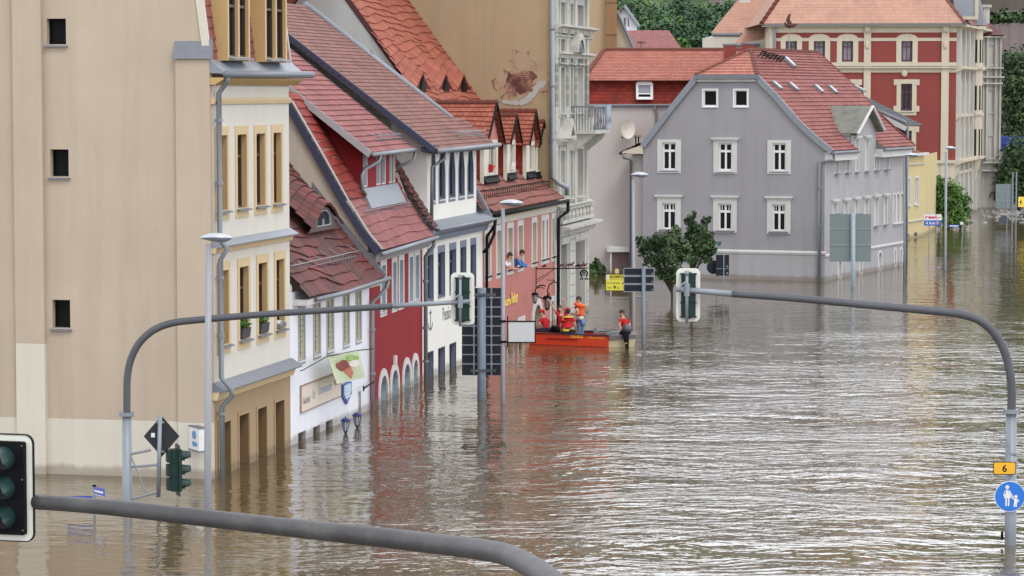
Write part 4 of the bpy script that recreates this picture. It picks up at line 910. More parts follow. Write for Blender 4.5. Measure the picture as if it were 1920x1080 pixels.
# ochre fire wall with exposed brick patch
gp = [(0, -2), (11, -2), (11, 10), (8, 16), (0, 16)]
solid(r6, W.Mg(-.32), [(-.0, -2), (12, -2), (12, 16), (-.0, 16)], m_ochrew, 'side_wall')
mbr, nt_, b_ = newmat('exposed_brick'); bt = N(nt_, 'TexBrick'); cx = N(nt_, 'Mapping'); cx.inputs['Scale'].default_value = (1, 1, 1)
tc = N(nt_, 'UVMap'); nt_.links.new(tc.outputs[0], bt.inputs['Vector'])
bt.inputs['Scale'].default_value = 3.2; bt.inputs['Color1'].default_value = (.20, .07, .045, 1); bt.inputs['Color2'].default_value = (.30, .13, .08, 1); bt.inputs['Mortar'].default_value = (.36, .30, .22, 1); bt.inputs['Mortar Size'].default_value = .022
nn = noise(nt_, pos(nt_), 1.6, 4); cc = mixc(nt_, ramp(nt_, nn, [(.45, (0, 0, 0)), (.6, (1, 1, 1))]), bt.outputs[0], (.10, .035, .03)); nt_.links.new(cc, b_.inputs['Base Color']); b_.inputs['Roughness'].default_value = .95
worn, nt_, b_ = newmat('worn_plaster_over_brick'); b2 = N(nt_, 'TexBrick'); tc = N(nt_, 'UVMap'); nt_.links.new(tc.outputs[0], b2.inputs['Vector']); b2.inputs['Scale'].default_value = 3.2; b2.inputs['Mortar Size'].default_value = .02
b2.inputs['Color1'].default_value = (.34, .17, .10, 1); b2.inputs['Color2'].default_value = (.40, .24, .15, 1); b2.inputs['Mortar'].default_value = (.36, .29, .2, 1)
nn = noise(nt_, pos(nt_), 2.6, 6, .7); nt_.links.new(mixc(nt_, ramp(nt_, nn, [(.46, (0, 0, 0)), (.54, (1, 1, 1))]), b2.outputs[0], (.37, .28, .175)), b_.inputs['Base Color']); b_.inputs['Roughness'].default_value = .95
Mw = W.Mg(-.32)
def patch(pts, mat, name, d0=-.03, rnd_=.25, uvd=False):
    r = random.Random(len(pts)); poly = []
    vz = [W.vz(x, y, -.32) for x, y in pts]
    for i, p in enumerate(vz):
        q_ = vz[(i + 1) % len(vz)]
        for k in range(6): s_ = k / 6; poly.append((p[0] + (q_[0] - p[0]) * s_ + r.uniform(-1, 1) * rnd_ * .15, p[1] + (q_[1] - p[1]) * s_ + r.uniform(-1, 1) * rnd_ * .15))
    g = MB(); tri = tessellate_polygon([[Vector((a, b, 0)) for a, b in poly]])
    for t_ in tri: g.face([Mw(*poly[i], d0) for i in t_], 0, [(poly[i][0], poly[i][1]) for i in t_])
    n = len(poly)
    for i in range(n): j = (i + 1) % n; g.face([Mw(*poly[i], d0), Mw(*poly[j], d0), Mw(*poly[j], .0), Mw(*poly[i], .0)], 0, [(poly[i][0], poly[i][1])] * 4)
    return g.build(name, mat, r6)
patch([(925, 140), (960, 130), (962, 100), (985, 97), (998, 108), (1000, 130), (1022, 132), (1028, 150), (1005, 178), (985, 190), (945, 192), (935, 175)], worn, 'worn_plaster_patch', -.012, 1.6)
patch([(950, 137), (1005, 137), (1003, 160), (985, 178), (955, 178), (948, 160)], mbr, 'exposed_brick_patch', -.02, .8)
patch([(935, 187), (975, 190), (993, 176), (1010, 152), (1024, 150), (1024, 158), (1008, 172), (996, 190), (978, 198), (945, 194)], plaster('filler_patch', (.42, .40, .37), .15), 'filler_patch', -.028)
patch([(962, 103), (985, 98), (997, 110), (996, 132), (965, 130)], plaster('pinkish_patch', (.37, .255, .17), .3, stain=.4), 'pink_patch', -.02)
pipe(r6, [W.P(-.5, -.0, 15), W.P(-.5, -.0, 5.5), W.P(-.45, -.2, 5.3), W.P(.3, -.4, 5.1), W.P(.3, -.4, 4.8)], .09, m_galv, clamps=[W.P(-.5, 0, zr_(y)) for y in (54, 160, 260)])
solid(r6, W.Mg(W.L), [(0, -2), (12, -2), (12, 16), (0, 16)], m_stone, 'far_side_wall')
q = MB(); q.box(W.M(), -.5, W.L + .3, 12.5, 12.8, -.4, 12); q.build('roof', m_zincd, r6)
# ================================================================== BEYOND THE ROW
# ---------------------------------------------------------------- 7 long pale house with mansard
gH = G(1085, 513); gI = G(1420, 512)
r7 = thing('long_house', 'long pale grey house with coral tiled roof over a bright red tile-hung storey', 'house', B3(gH))
W = LH = Wall(gH, gI); f = Face(r7, W.M()); Z = lambda py: W.z(1200, py); X = lambda px: W.u(px)
f.win(X(1176), X(1195), Z(262), Z(240) + .3, dep=.12, frame=m_whitef, sur=m_trimw, sw=.12, name='window') if False else None
f.win(X(1188), X(1201), Z(275), Z(254), dep=.12, frame=m_whitef, sur=m_lilac, sw=.14, sproud=.02)
f.wall([(-2, -2), (W.L, -2), (W.L, Z(197)), (-2, Z(197))], [m_lilac, m_lilac], 'front_wall')
f2 = Face(r7, lambda a, b, d: W.P(a, d - .16 + (b - Z(197)) * .18, b))
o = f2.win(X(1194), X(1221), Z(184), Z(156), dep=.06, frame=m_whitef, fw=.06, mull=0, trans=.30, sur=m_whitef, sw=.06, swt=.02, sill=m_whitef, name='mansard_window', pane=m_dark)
q = MB(); q.box(f2.M, X(1194), X(1221), Z(160), Z(153), -.05, .1); q.build('shutter_box', m_whitef, o); q = MB(); q.box(f2.M, X(1196.5), X(1218.5), Z(174), Z(161), .045, .055); q.build('net_curtain', flat('net_curtain', (.30, .30, .34), .8), o)
tiled(r7, profP(W, [(.05, Z(196)), (.30, Z(152))], -2, W.L), t_hung, W.L + 2, Z(152) - Z(196), .24, .155, lip=.03, jit=.004, name='tile_hung_storey')
ry = 5.0; zR = at(1200, 95, gH[1] + ry)[2]
def lroof(a, b):
    u0 = -2 + (X(1147) + 2) * b if False else (X(1092) + (X(1147) - X(1092)) * b); u1 = W.L
    return W.P(u0 + (u1 - u0) * a, -.25 + ry * b, Z(151) + (zR - Z(151)) * b)
tiled(r7, lroof, t_coral, W.L, math.hypot(ry, zR - Z(151)), .26, .26, lip=.05, jit=.004, name='roof')
q = MB(); ul = X(1092); q.face([W.P(ul, -.25, Z(151)), W.P(X(1147), ry - .25, zR), W.P(ul, 2 * ry, Z(151))]); q.build('hip_roof', t_coral, r7)
q = MB(); q.face([W.P(ul, 2 * ry, Z(151)), W.P(W.L, 2 * ry, Z(151)), W.P(W.L, ry - .25, zR), W.P(X(1147), ry - .25, zR)]); q.build('back_roof', t_coral, r7)
q = MB()
def ridge(q, p, s_, n, r=.10):
    p = Vector(p); s_ = Vector(s_)
    for k in range(n):
        a = p.lerp(s_, k / n); b = p.lerp(s_, (k + 1.15) / n); q.tube([a, b], [r * 1.15, r * .9], 7)
ridge(q, W.P(ul, -.28, Z(151) + .04), W.P(X(1147), ry - .25, zR + .05), 16); ridge(q, W.P(X(1147), ry - .25, zR + .05), W.P(W.L, ry - .25, zR + .05), 40); q.build('ridge_tile', t_orange, r7)
q = MB(); q.tube([W.P(-2, -.12, Z(198)), W.P(W.L, -.12, Z(197))], .07, 7); q.build('gutter', m_zincd, r7)
pipe(r7, [W.P(X(1227), -.12, Z(198)), W.P(X(1227), -.08, Z(206)), W.P(X(1230), -.1, Z(212)), W.P(X(1230), -.1, -1)], .06, m_zincd)
solid(r7, W.Mg(-2), [(0, -2), (9, -2), (9, Z(197)), (0, Z(197))], m_lilac, 'end_wall')
# entrance canopy
q = MB(); Mw = W.M(); q.box(Mw, X(1136), X(1190), Z(470), Z(463), -1.1, 0); q.box(Mw, X(1140), X(1188), Z(463), Z(461), -.9, 0); q.build('porch_roof', m_trimw, r7)
q = MB(); q.box(Mw, X(1141), X(1144), -2, Z(470), -1.0, -.9); q.box(Mw, X(1178), X(1184), -2, Z(470), -1.0, -.85); q.build('porch_post', m_trimw, r7)
q = MB(); q.box(Mw, X(1145), X(1178), -2, Z(471), -.06, 0); q.build('porch_door', flat('porch_brown', (.30, .21, .20), .7), r7)
# dish
c = W.P(X(1173), -.5, Z(242)); t = thing('satellite_dish', 'round cream satellite dish on the long pale house wall', 'satellite dish', c)
q = MB(); rot = Matrix.Rotation(math.radians(80), 3, 'X') @ Matrix.Rotation(math.radians(22), 3, 'Y')
vs = []; nn = 20
for j in range(4):
    r = .38 * j / 3 * 0.98 + .001
    for i in range(nn): a = i / nn * 6.283; vs.append(Vector(c) + Matrix.Rotation(math.radians(25), 3, 'Z') @ Vector((r * math.cos(a) * 1.0, -.15 * (r / .38) ** 2, r * 1.22 * math.sin(a))))
q.mesh(vs, [(j * nn + i, j * nn + (i + 1) % nn, (j + 1) * nn + (i + 1) % nn, (j + 1) * nn + i) for j in range(3) for i in range(nn)]); q.build('reflector', flat('dish_cream', (.72, .70, .62), .5), t, smooth=True)
q = MB(); q.tube([c, W.P(X(1173), 0, Z(242))], .03, 6); q.tube([Vector(c) + Vector((-.2, -.1, -.42)), Vector(c) + Vector((-.25, -.45, -.35))], .03, 5); q.build('mount', m_black, t)

# ---------------------------------------------------------------- 8 violet grey house
gJ = G(1205, 519); gK = G(1545, 527); gL = G(1695, 497)
r8 = thing('grey_house', 'violet grey corner house with white framed windows and half-hipped red roof', 'house', B3(gK))
W = GG = Wall(gJ, gK); X = lambda px, py=400: W.u(px, py=py); Z = lambda py: W.z(1380, py)
f = Face(r8, W.M())
for a, b in ((1318, 1343), (1376, 1400)):
    f.win(X(a), X(b), Z(199), Z(169), dep=.10, frame=m_whitef, fw=.05, mull=0, sur=m_whitef, sw=.07, sill=m_whitef, pane=m_dark, name='attic_window', sillp=.03)
for i, (a, b) in enumerate(((1232, 1277), (1337, 1382), (1438, 1483))):
    A, B_ = X(a), X(b); hd = i == 1
    f.win(A + .25, B_ - .25, Z(320), Z(268), dep=.13, frame=m_whitef, fw=.075, mull=1, trans=.70, sur=m_trimw, sw=.24, swt=.14, surb=.14, sproud=.04, sill=m_zinc if not hd else m_trimw, hood=hd, sillp=.04 if not hd else .1, mw=.09)
for i, (a, b) in enumerate(((1232, 1277), (1337, 1382), (1438, 1483))):
    A, B_ = X(a), X(b)
    f.win(A + .25, B_ - .25, Z(432), Z(382), dep=.13, frame=m_whitef, fw=.075, mull=1, trans=.70, sur=m_trimw, sw=.24, swt=.27, surb=.12, sproud=.04, sill=m_zincd, hood=True, bars=3, mw=.09, sillp=.1)
    if i != 1:
        pass
outl = [(0, -2), (W.L, -2), (W.L, Z(275)), (X(1530, 255), Z(255)), (X(1500, 230), Z(227)), (X(1455, 175), Z(178)), (X(1420, 145), Z(142)), (X(1308, 145), Z(142)), (X(1255, 210), Z(208)), (0, Z(272))]
f.wall(outl, [m_gray, m_trimw], 'gable_wall')
q = MB(); q.prism(lambda a, b, d: W.P(d, -a, b), [(0, Z(475)), (.06, Z(475)), (.09, Z(471)), (0, Z(468))], X(1345) - 3.3, W.L + .08); q.build('string_course', m_trimw, r8)
solid(r8, lambda a, b, d: W.P(a, -.03 + d, b), [(0, -2), (W.L + .03, -2), (W.L + .03, Z(474.6)), (0, Z(474.6))], m_grayl, 'plinth')
q = MB(); q.box(W.M(), 0.02, X(1262), Z(299) - 2.0 if False else Z(300), Z(272), .0, .01); 
# pale left return with little eave
q = MB(); q.box(W.M(), X(1179), -.01, -2, Z(292), .5, 9); q.build('side_wing', m_lilac, r8)
q = MB(); q.prism(lambda a, b, d: W.P(a, d, b), [(X(1166), Z(289)), (X(1168), Z(285)), (X(1196), Z(276)), (X(1206), Z(272)), (X(1206), Z(290))], -.1, 9); q.build('side_eaves', m_sandst, r8)
Pq = quadP(W.P(X(1166), -.15, Z(286)), W.P(X(1166), 9, Z(286)), W.P(X(1205), 9, Z(268)), W.P(X(1205), -.15, Z(268))); tiled(r8, Pq, t_orange, 9, 1.2, .24, .28, name='side_eaves_roof')
q = MB(); q.tube([W.P(X(1165), -.2, Z(289)), W.P(X(1165), 9, Z(289))], .06, 7); q.build('gutter', m_black, r8); pipe(r8, [W.P(X(1168), -.1, Z(290)), W.P(X(1170), .0, Z(298)), W.P(X(1178), .4, Z(303)), W.P(X(1178), .4, -1)], .06)
# right facade
F8 = Wall(gK, gL); W2 = F8; f = Face(r8, W2.M()); Z2 = lambda px, py: W2.z(px, py); U2 = lambda px, py=400: W2.u(px, py=py)
z1a, z1b = Z2(1567, 325), Z2(1567, 299)
for a, b in ((1564, 1571), (1584, 1591), (1638.5, 1647), (1657, 1665)):
    f.win(U2(a), U2(b), z1a, z1b, dep=.14, frame=m_whitef, fw=.05, mull=1, sur=m_trimw, sw=.08, swt=.12, sill=m_zincd, sillp=.14, pane=m_glassp)
zz0, zz1 = Z2(1604, 316), Z2(1604, 262)
for a, b in ((1602.5, 1608), (1620.5, 1627)):
    f.win(U2(a), U2(b), z1a, zz1, dep=.14, frame=m_whitef, fw=.05, mull=1, sur=m_trimw, sw=.08, sill=m_zincd, hood=True, sillp=.14, pane=m_glassp)
zm0, zm1 = Z2(1641, 423), Z2(1641, 372)
for a, b in ((1561, 1568), (1582, 1588.5), (1602, 1607.5), (1620, 1627), (1638.5, 1645.5), (1656.5, 1662.5)):
    f.win(U2(a), U2(b), zm0, zm1, dep=.14, frame=m_whitef, fw=.05, mull=1, sur=m_trimw, sw=.08, sill=m_zincd, hood=True, sillp=.14, pane=m_glassp)
for a, b in ((1674, 1678.5), (1680.5, 1685.5), (1688, 1692.5)):
    f.win(U2(a), U2(b), zm0, zm1 + .1, dep=.14, arch='round', frame=m_whitef, fw=.05, mull=1, sur=m_trimw, sw=.10, pane=m_glassp, name='arched_window', sill=m_trimw)
for a, b, in ((1571, 1577), (1610.5, 1616), (1646.5, 1652.5), (1676.5, 1679.5), (1687, 1690)):
    f.win(U2(a, 500), U2(b, 500), .12, .85, dep=.14, arch='round', frame=m_whitef, fw=.04, mull=1, sur=m_trimw, sw=.12, name='cellar_window')
ze = Z2(1570, 286); ua, za = W2.uz(1622, 204)
zu0, zu1 = U2(1594), U2(1641); 
f.wall([(0, -2), (W2.L, -2), (W2.L, ze), (zu1, ze), (zu1, Z2(1640, 240)), (ua, za), (zu0, Z2(1595, 247)), (zu0, ze), (0, ze)], [m_grayl, m_trimw], 'front_wall')
q = MB(); q.prism(lambda a, b, d: W2.P(d, -a, b), [(0, Z2(1640, 466)), (.06, Z2(1640, 466)), (.09, Z2(1640, 463)), (0, Z2(1640, 461))], 0, W2.L); q.build('string_course', m_trimw, r8)
# roof: right slope swept along the facade, half hip in front, left slope
def onplane(px, py): u, z = W.uz(px, py); return u, z
e0 = onplane(1562, 285); prof = [onplane(*p) for p in ((1563, 283), (1530, 256), (1500, 228), (1455, 176), (1420, 141))]
al = Vector((W2.d[0], W2.d[1], 0)); Lr = W2.L + .4
um = (X(1308, 145) + X(1420, 145)) / 2; slope = (prof[4][1] - prof[3][1]) / (prof[3][0] - prof[4][0]); sb = 3.2
zr8 = None
# ridge height so that it appears at py 93 at setback sb
rp_ = Vector(W.P(um, 0, 0)) + al * sb; zr8 = CH + ray(1380, 93)[2] / ray(1380, 93)[1] * rp_.y
Lp = [0]
for a, b in zip(prof, prof[1:]): Lp.append(Lp[-1] + math.dist(a, b))
def rr(a, b):
    t = b * Lp[-1]; k = 0
    while k < len(Lp) - 2 and t > Lp[k + 1]: k += 1
    x = (t - Lp[k]) / (Lp[k + 1] - Lp[k]); u = prof[k][0] + (prof[k + 1][0] - prof[k][0]) * x; z = prof[k][1] + (prof[k + 1][1] - prof[k][1]) * x
    p = Vector(W.P(u, -.10, z)) + al * (Lr * a); return (p.x, p.y, p.z)
bc = .20; A0 = (zu0 - .1) / Lr; A1 = (zu1 + .1) / Lr
t_g8 = tiles('corner_house_tile', (.315, .108, .09), (.225, .068, .060), mossy=.25)
tiled(r8, lambda a, b: rr(a, bc + (1 - bc) * b), t_g8, Lr, Lp[-1] * (1 - bc), .26, .25, lip=.05, jit=.006, name='roof')
tiled(r8, lambda a, b: rr(a * A0, bc * b), t_g8, Lr * A0, Lp[-1] * bc, .26, .25, lip=.05, jit=.006, name='eaves_roof'); tiled(r8, lambda a, b: rr(A1 + (1 - A1) * a, bc * b), t_g8, Lr * (1 - A1), Lp[-1] * bc, .26, .25, lip=.05, jit=.006, name='eaves_roof')
pc = Vector(rr(0, 1)); pc2 = Vector(rr(1, 1)); ra = Vector((rp_.x, rp_.y, zr8)); rb = Vector(W.P(um, 0, 0)) + al * Lr; rb.z = zr8
tiled(r8, quadP(pc, pc2, rb, ra), t_g8, Lr, (ra - pc).length * .62, .26, .25, lip=.05, jit=.006, name='upper_roof')
pl = Vector(W.P(X(1306, 145), -.10, Z(141)))
tiled(r8, lambda a, b: tuple((pl * (1 - a) + pc * a) * (1 - b) + ra * b), t_coral, 4, 2.2, .26, .24, lip=.05, jit=.004, name='half_hip_roof')
pl2 = pl + al * Lr; el = Vector(W.P(-.05, -.1, Z(271))); el2 = el + al * Lr; pm = Vector(W.P(X(1255, 210), -.1, Z(206))); pm2 = pm + al * Lr
q = MB(); q.face([el, pm, pm2, el2]); q.face([pm, pl, pl2, pm2]); q.face([pl, ra, rb, pl2]); q.build('left_roof', t_pink, r8)
q = MB(); ridge(q, pl, ra, 10); ridge(q, pc, ra, 10); ridge(q, ra, rb, 30); q.build('ridge_tile', t_orange, r8)
q = MB(); ridge(q, pc2, rb, 8, .07); ridge(q, rr(1, 0), rr(1, .5), 14, .07); ridge(q, rr(1, .5), rr(1, 1), 14, .07); q.build('verge_tile', t_orange, r8)
q = MB(); q.box(W.M(), X(1306, 145), X(1423, 145), Z(148), Z(140), -.28, .05); q.build('hip_eaves', m_zincd, r8)
q = MB(); q.box(W.M(), X(1308, 145), X(1420, 145), Z(153), Z(148) - .0, -.14, .04); q.build('eaves_fascia', m_trimw, r8)
def gstrip(pts, name):
    q = MB()
    for (a, b) in zip(pts, pts[1:]):
        n = Vector((-(b[1] - a[1]), b[0] - a[0])).normalized(); n = n if n[1] > 0 else -n; n = n * .13
        q.prism(W.M(), [(a[0] + n[0], a[1] + n[1]), (b[0] + n[0], b[1] + n[1]), (b[0] - n[0] * 1.1, b[1] - n[1] * 1.1), (a[0] - n[0] * 1.1, a[1] - n[1] * 1.1)], -.15, -.02)
    q.build(name, m_zinc, r8)
gstrip([(u - .05, z - .05) for u, z in prof], 'verge_flashing'); gstrip([(-.0, Z(275)), (X(1255, 210), Z(209)), (X(1308, 145), Z(143))], 'verge_flashing')
q = MB(); q.tube([W2.P(-.1, -.42, ze + .02), W2.P(zu0 - .05, -.42, ze + .02)], .08, 7); q.tube([W2.P(zu1 + .05, -.42, ze + .02), W2.P(W2.L, -.42, ze + .02)], .08, 7); q.build('gutter', m_zincd, r8)
q = MB(); q.box(W2.M(), 0, zu0, ze - .35, ze + .05, -.35, 0); q.box(W2.M(), zu1, W2.L, ze - .35, ze + .05, -.35, 0); q.build('eaves_cornice', m_trimw, r8)
pipe(r8, [W2.P(.15, -.42, ze), W2.P(.1, -.4, ze - .3), W.P(W.L - .2, -.15, Z(302)), W.P(W.L - .2, -.15, -1.5)], .08, m_pipe, clamps=[W.P(W.L - .2, -.15, Z(y)) for y in (350, 420)])
# gabled front bay roof (weathered tin)
mtin = plaster('weathered_tin', (.19, .19, .155), .3, stain=.8, stainc=(.08, .08, .07), rough=.6)
zrg = za + .15
backu = 5.5
for ue, ze_ in ((zu0 - .12, Z2(1595, 250)), (zu1 + .12, Z2(1640, 243))):
    q = MB(); q.face([W2.P(ue, -.35, ze_), W2.P(ua, -.35, zrg), W2.P(ua, backu, zrg), W2.P(ue, backu, ze_)]); q.face([W2.P(ue, -.35, ze_ - .12), W2.P(ua, -.35, zrg - .12), W2.P(ua, backu, zrg - .12), W2.P(ue, backu, ze_ - .12)]); q.face([W2.P(ue, -.35, ze_), W2.P(ua, -.35, zrg), W2.P(ua, -.35, zrg - .12), W2.P(ue, -.35, ze_ - .12)]); q.build('bay_roof', mtin, r8)
    q = MB(); q.face([W2.P(ue * .98 + ua * .02, 0, ze - .1), W2.P(ue * .98 + ua * .02, 0, ze_), W2.P(ue * .98 + ua * .02, 4, ze_), W2.P(ue * .98 + ua * .02, 4, ze - .1)]); q.build('bay_cheek', m_grayl, r8)
    q = MB(); q.tube([W2.P(ue, -.38, ze_ - .03), W2.P(ua, -.38, zrg - .03)], .07, 5); q.build('bay_bargeboard', m_trimw, r8)
# chimneys, roof windows, walkway on the roof, weather vane
for a, b, y0, y1 in ((1358, 1380, 100, 82), (1392, 1414, 98, 80)):
    c0 = rp_ + al * (1.0 if a < 1380 else 2.2); zt_ = CH + ray(1370, y1)[2] / ray(1370, y1)[1] * c0.y; x0 = at(a, 90, c0.y)[0]; x1 = at(b, 90, c0.y)[0]
    q = MB(); q.box(Mf(0, c0.y), x0, x1, zt_ - 1.6, zt_ - .08, 0, .6); o = q.build('chimney', m_brickr, r8); q = MB(); q.box(Mf(0, c0.y), x0 - .04, x1 + .04, zt_ - .08, zt_, -.04, .64); q.build('chimney_cap', m_zincd, o)
def onroof(px, py):
    best = None
    r = Vector(ray(px, py)); o_ = Vector((0, 0, CH))
    for (p0, p1, p2) in ((Vector(rr(0, .3)), Vector(rr(1, .3)), Vector(rr(0, .95))), (pc, pc2, ra)):
        n = (p1 - p0).cross(p2 - p0).normalized(); t = (p0 - o_).dot(n) / r.dot(n); yield o_ + r * t, n
for (a, b, hi) in (((1443, 156), (1459, 170), 0), ((1474, 158), (1490, 172), 0), ((1522, 162), (1537, 176), 0), ((1549, 164), (1563, 177), 0), ((1466, 110), (1485, 128), 1)):
    (p, n) = list(onroof(*a))[hi]; (p2, _) = list(onroof(*b))[hi]; n = n if n.z > 0 else -n
    up = (p - p2); s_ = al * .45; q = MB(); V = [p2 + n * .05, p2 + s_ + n * .05, p + s_ + n * .05, p + n * .05]; V2 = [v + n * .12 for v in V]
    q.mesh(V + V2, [(4, 5, 6, 7), (0, 1, 5, 4), (1, 2, 6, 5), (2, 3, 7, 6), (3, 0, 4, 7)]); o = q.build('roof_window', m_zinc, r8); g = MB(); cc_ = (V2[0] + V2[2]) / 2; g.face([cc_ + (v - cc_) * .75 + n * .004 for v in V2]); g.build('pane', m_glassp, o)
# soot stained walk boards on the ridge
(p, n) = list(onroof(1420, 108))[1]; (p2, _) = list(onroof(1462, 118))[1]
n = n if n.z > 0 else -n
q = MB()
for k in range(3): q.tube([p + n * (.2 + .1 * k), p2 + n * (.15 + .1 * k)], .035, 5)
for k in range(7): c = p.lerp(p2, k / 6); q.tube([c + n * .0, c + n * .42], .025, 5)
q.build('roof_walkway', m_black, r8)
# ---------------------------------------------------------------- weather vane on a tall thin rod behind the grey house
yv = 150.0
t = thing('weather_vane', 'rusty iron weather vane with curled bracket on a thin rod above the grey house chimneys', 'weather vane', at(1480, 104, yv))
q = MB(); q.tube([at(1480, 106, yv), at(1480, 48, yv)], .022, 6); q.build('rod', m_zinc, t)
mru = flat('rust_brown', (.09, .03, .025), .8)
q = MB(); q.tube([at(1471, 42, yv), at(1474, 47, yv), at(1480, 48, yv), at(1488, 48, yv), at(1494, 45, yv), at(1489, 44, yv)], [.05, .1, .16, .12, .06, .03], 6); q.tube([at(1477, 44, yv), at(1484, 43, yv)], .12, 6)
q.tube([at(1479, 45, yv), at(1477.5, 38, yv), at(1479, 31, yv), at(1481, 25.5, yv)], [.05, .13, .09, .03], 6); q.tube([at(1479, 31, yv), at(1483, 27, yv)], .03, 5); q.build('vane', mru, t)

# ---------------------------------------------------------------- 9 slate roofed house behind the grey one
gM = G(1697, 492)
r9 = thing('slate_house', 'grey house with dark slate roof rising behind the grey corner house', 'house', B3(gM))
d_ = (W.d[0], W.d[1]); Ls = 14; W3 = Wall((gM[0] - d_[0] * Ls, gM[1] - d_[1] * Ls), gM); U3 = lambda px, py: W3.uz(px, py)
a0 = U3(1704, 236); a1 = U3(1567, 169); half = Ls / 2
rz = U3(1540, 155); ridge_u = rz[0]
pf = [a0, U3(1668, 205), a1, rz]
solid(r9, W3.M(), [(2 * ridge_u - Ls, -2), (Ls, -2), (Ls, U3(1697, 226)[1]), (rz[0], rz[1] - .1), (2 * ridge_u - Ls, U3(1697, 226)[1])], m_grayl, 'gable_wall')
q = MB(); A_, B_ = U3(1668, 300)[0], Ls - .02; q.face([W3.P(A_, -.03, U3(1668, 290)[1]), W3.P(B_, -.03, U3(1668, 290)[1]), W3.P(B_, -.03, U3(1697, 230)[1]), W3.P(A_, -.03, U3(1668, 217)[1])]); q.build('wall_shade_panel', flat('wall_shade_grey', (.10, .095, .10), .8), r9)  # dark sheet painted in for the shaded strip of the wall
bk = al * 3.0
Pq = quadP(Vector(W3.P(a0[0], -.4, a0[1])), Vector(W3.P(a0[0], -.4, a0[1])) + bk, Vector(W3.P(rz[0], -.4, rz[1])) + bk, Vector(W3.P(rz[0], -.4, rz[1])))
tiled(r9, Pq, t_slate, 12, math.dist(a0, rz), .3, .3, lip=.02, jit=.003, name='roof')
u_l = 2 * ridge_u - a0[0]; q = MB(); q.face([W3.P(rz[0], -.4, rz[1]), W3.P(u_l, -.4, a0[1]), tuple(Vector(W3.P(u_l, -.4, a0[1])) + bk), tuple(Vector(W3.P(rz[0], -.4, rz[1])) + bk)]); q.build('back_roof', t_slate, r9)
q = MB(); q.prism(W3.M(), [(a0[0], a0[1] - .03), (rz[0], rz[1] - .03), (rz[0], rz[1] - .30), (a0[0] - .1, a0[1] - .26)], -.42, -.36); q.build('bargeboard', m_trimw, r9)
W3s = Wall(gM, (gM[0] + 1.2, gM[1] + 10)); solid(r9, W3s.M(), [(0, -2), (W3s.L, -2), (W3s.L, a0[1]), (0, a0[1])], m_grayl, 'side_wall')
pipe(r9, [W3.P(Ls + .1, -.2, U3(1697, 236)[1]), W3.P(Ls + .1, -.2, -1.5)], .07, m_pipe)
for (a, b) in (((1590, 176), (1612, 188)), ((1604, 177), (1622, 186))):
    pa, pb = Vector(W3.P(*[U3(*a)[0], -.38, U3(*a)[1] + .35])), Vector(W3.P(*[U3(*b)[0], -.38, U3(*b)[1] + .35]))
    q = MB(); V = [pb, pb + al * .6, pa + al * .6, pa]; V2 = [v + Vector((0, 0, .12)) for v in V]; q.mesh(V + V2, [(4, 5, 6, 7), (0, 1, 5, 4), (1, 2, 6, 5), (2, 3, 7, 6), (3, 0, 4, 7)]); q.build('roof_window', m_zinc, r9)

# ---------------------------------------------------------------- 10 yellow house
gN = G(1680, 452); gO = G(1730, 443)
r10 = thing('yellow_house', 'narrow yellow house with reddish roof squeezed behind the grey houses', 'house', B3(gO))
W = Wall(gN, gO); f = Face(r10, W.M()); X = lambda px: W.u(px); Z = lambda py: W.z(1715, py)
for a, b in ((1701.5, 1705.5), (1714.5, 1720.5)):
    f.win(X(a), X(b), Z(383), Z(334), dep=.12, frame=m_whitef, fw=.06, mull=1, sur=m_trimw, sw=.12, sill=m_trimw, pane=m_glassp)
    f.win(X(a), X(b), Z(444), Z(436), dep=.12, frame=m_zincd, fw=.04, mull=1, name='cellar_window', pane=m_dark)
f.wall([(0, -2), (W.L, -2), (W.L, Z(292)), (0, Z(292))], [m_yellow, m_trimw], 'front_wall')
for y in (414, 308): q = MB(); q.prism(lambda a, b, d: W.P(d, -a, b), [(0, Z(y + 2)), (.08, Z(y + 1)), (.1, Z(y - 1)), (0, Z(y - 1.5))], 0, W.L + .1); q.build('string_course', m_trimw, r10)
q = MB(); q.box(W.M(), -.1, W.L + .2, Z(292), Z(287), -.3, 8); q.build('eaves', m_trimw, r10)
tiled(r10, lambda a, b: W.P(-.2 + (W.L - .4) * a + 1.2 * b * (1 - a) - 1.2 * b * a * .8, -.2 + 2.5 * b, Z(288) + (Z(262) - Z(288)) * b), t_brown, W.L, 2.7, .3, .3, name='roof')
q = MB(); q.box(W.M(), X(1712), W.L + .35, Z(273), Z(268), .8, 6); q.box(W.M(), X(1718), W.L + .1, Z(290), Z(273), .9, 6); q.build('parapet', m_trimw, r10)
ws = Wall(gO, (gO[0] + 2.2, gO[1] + 9)); solid(r10, ws.M(), [(0, -2), (ws.L, -2), (ws.L, Z(292)), (0, Z(292))], m_yellow, 'side_wall')

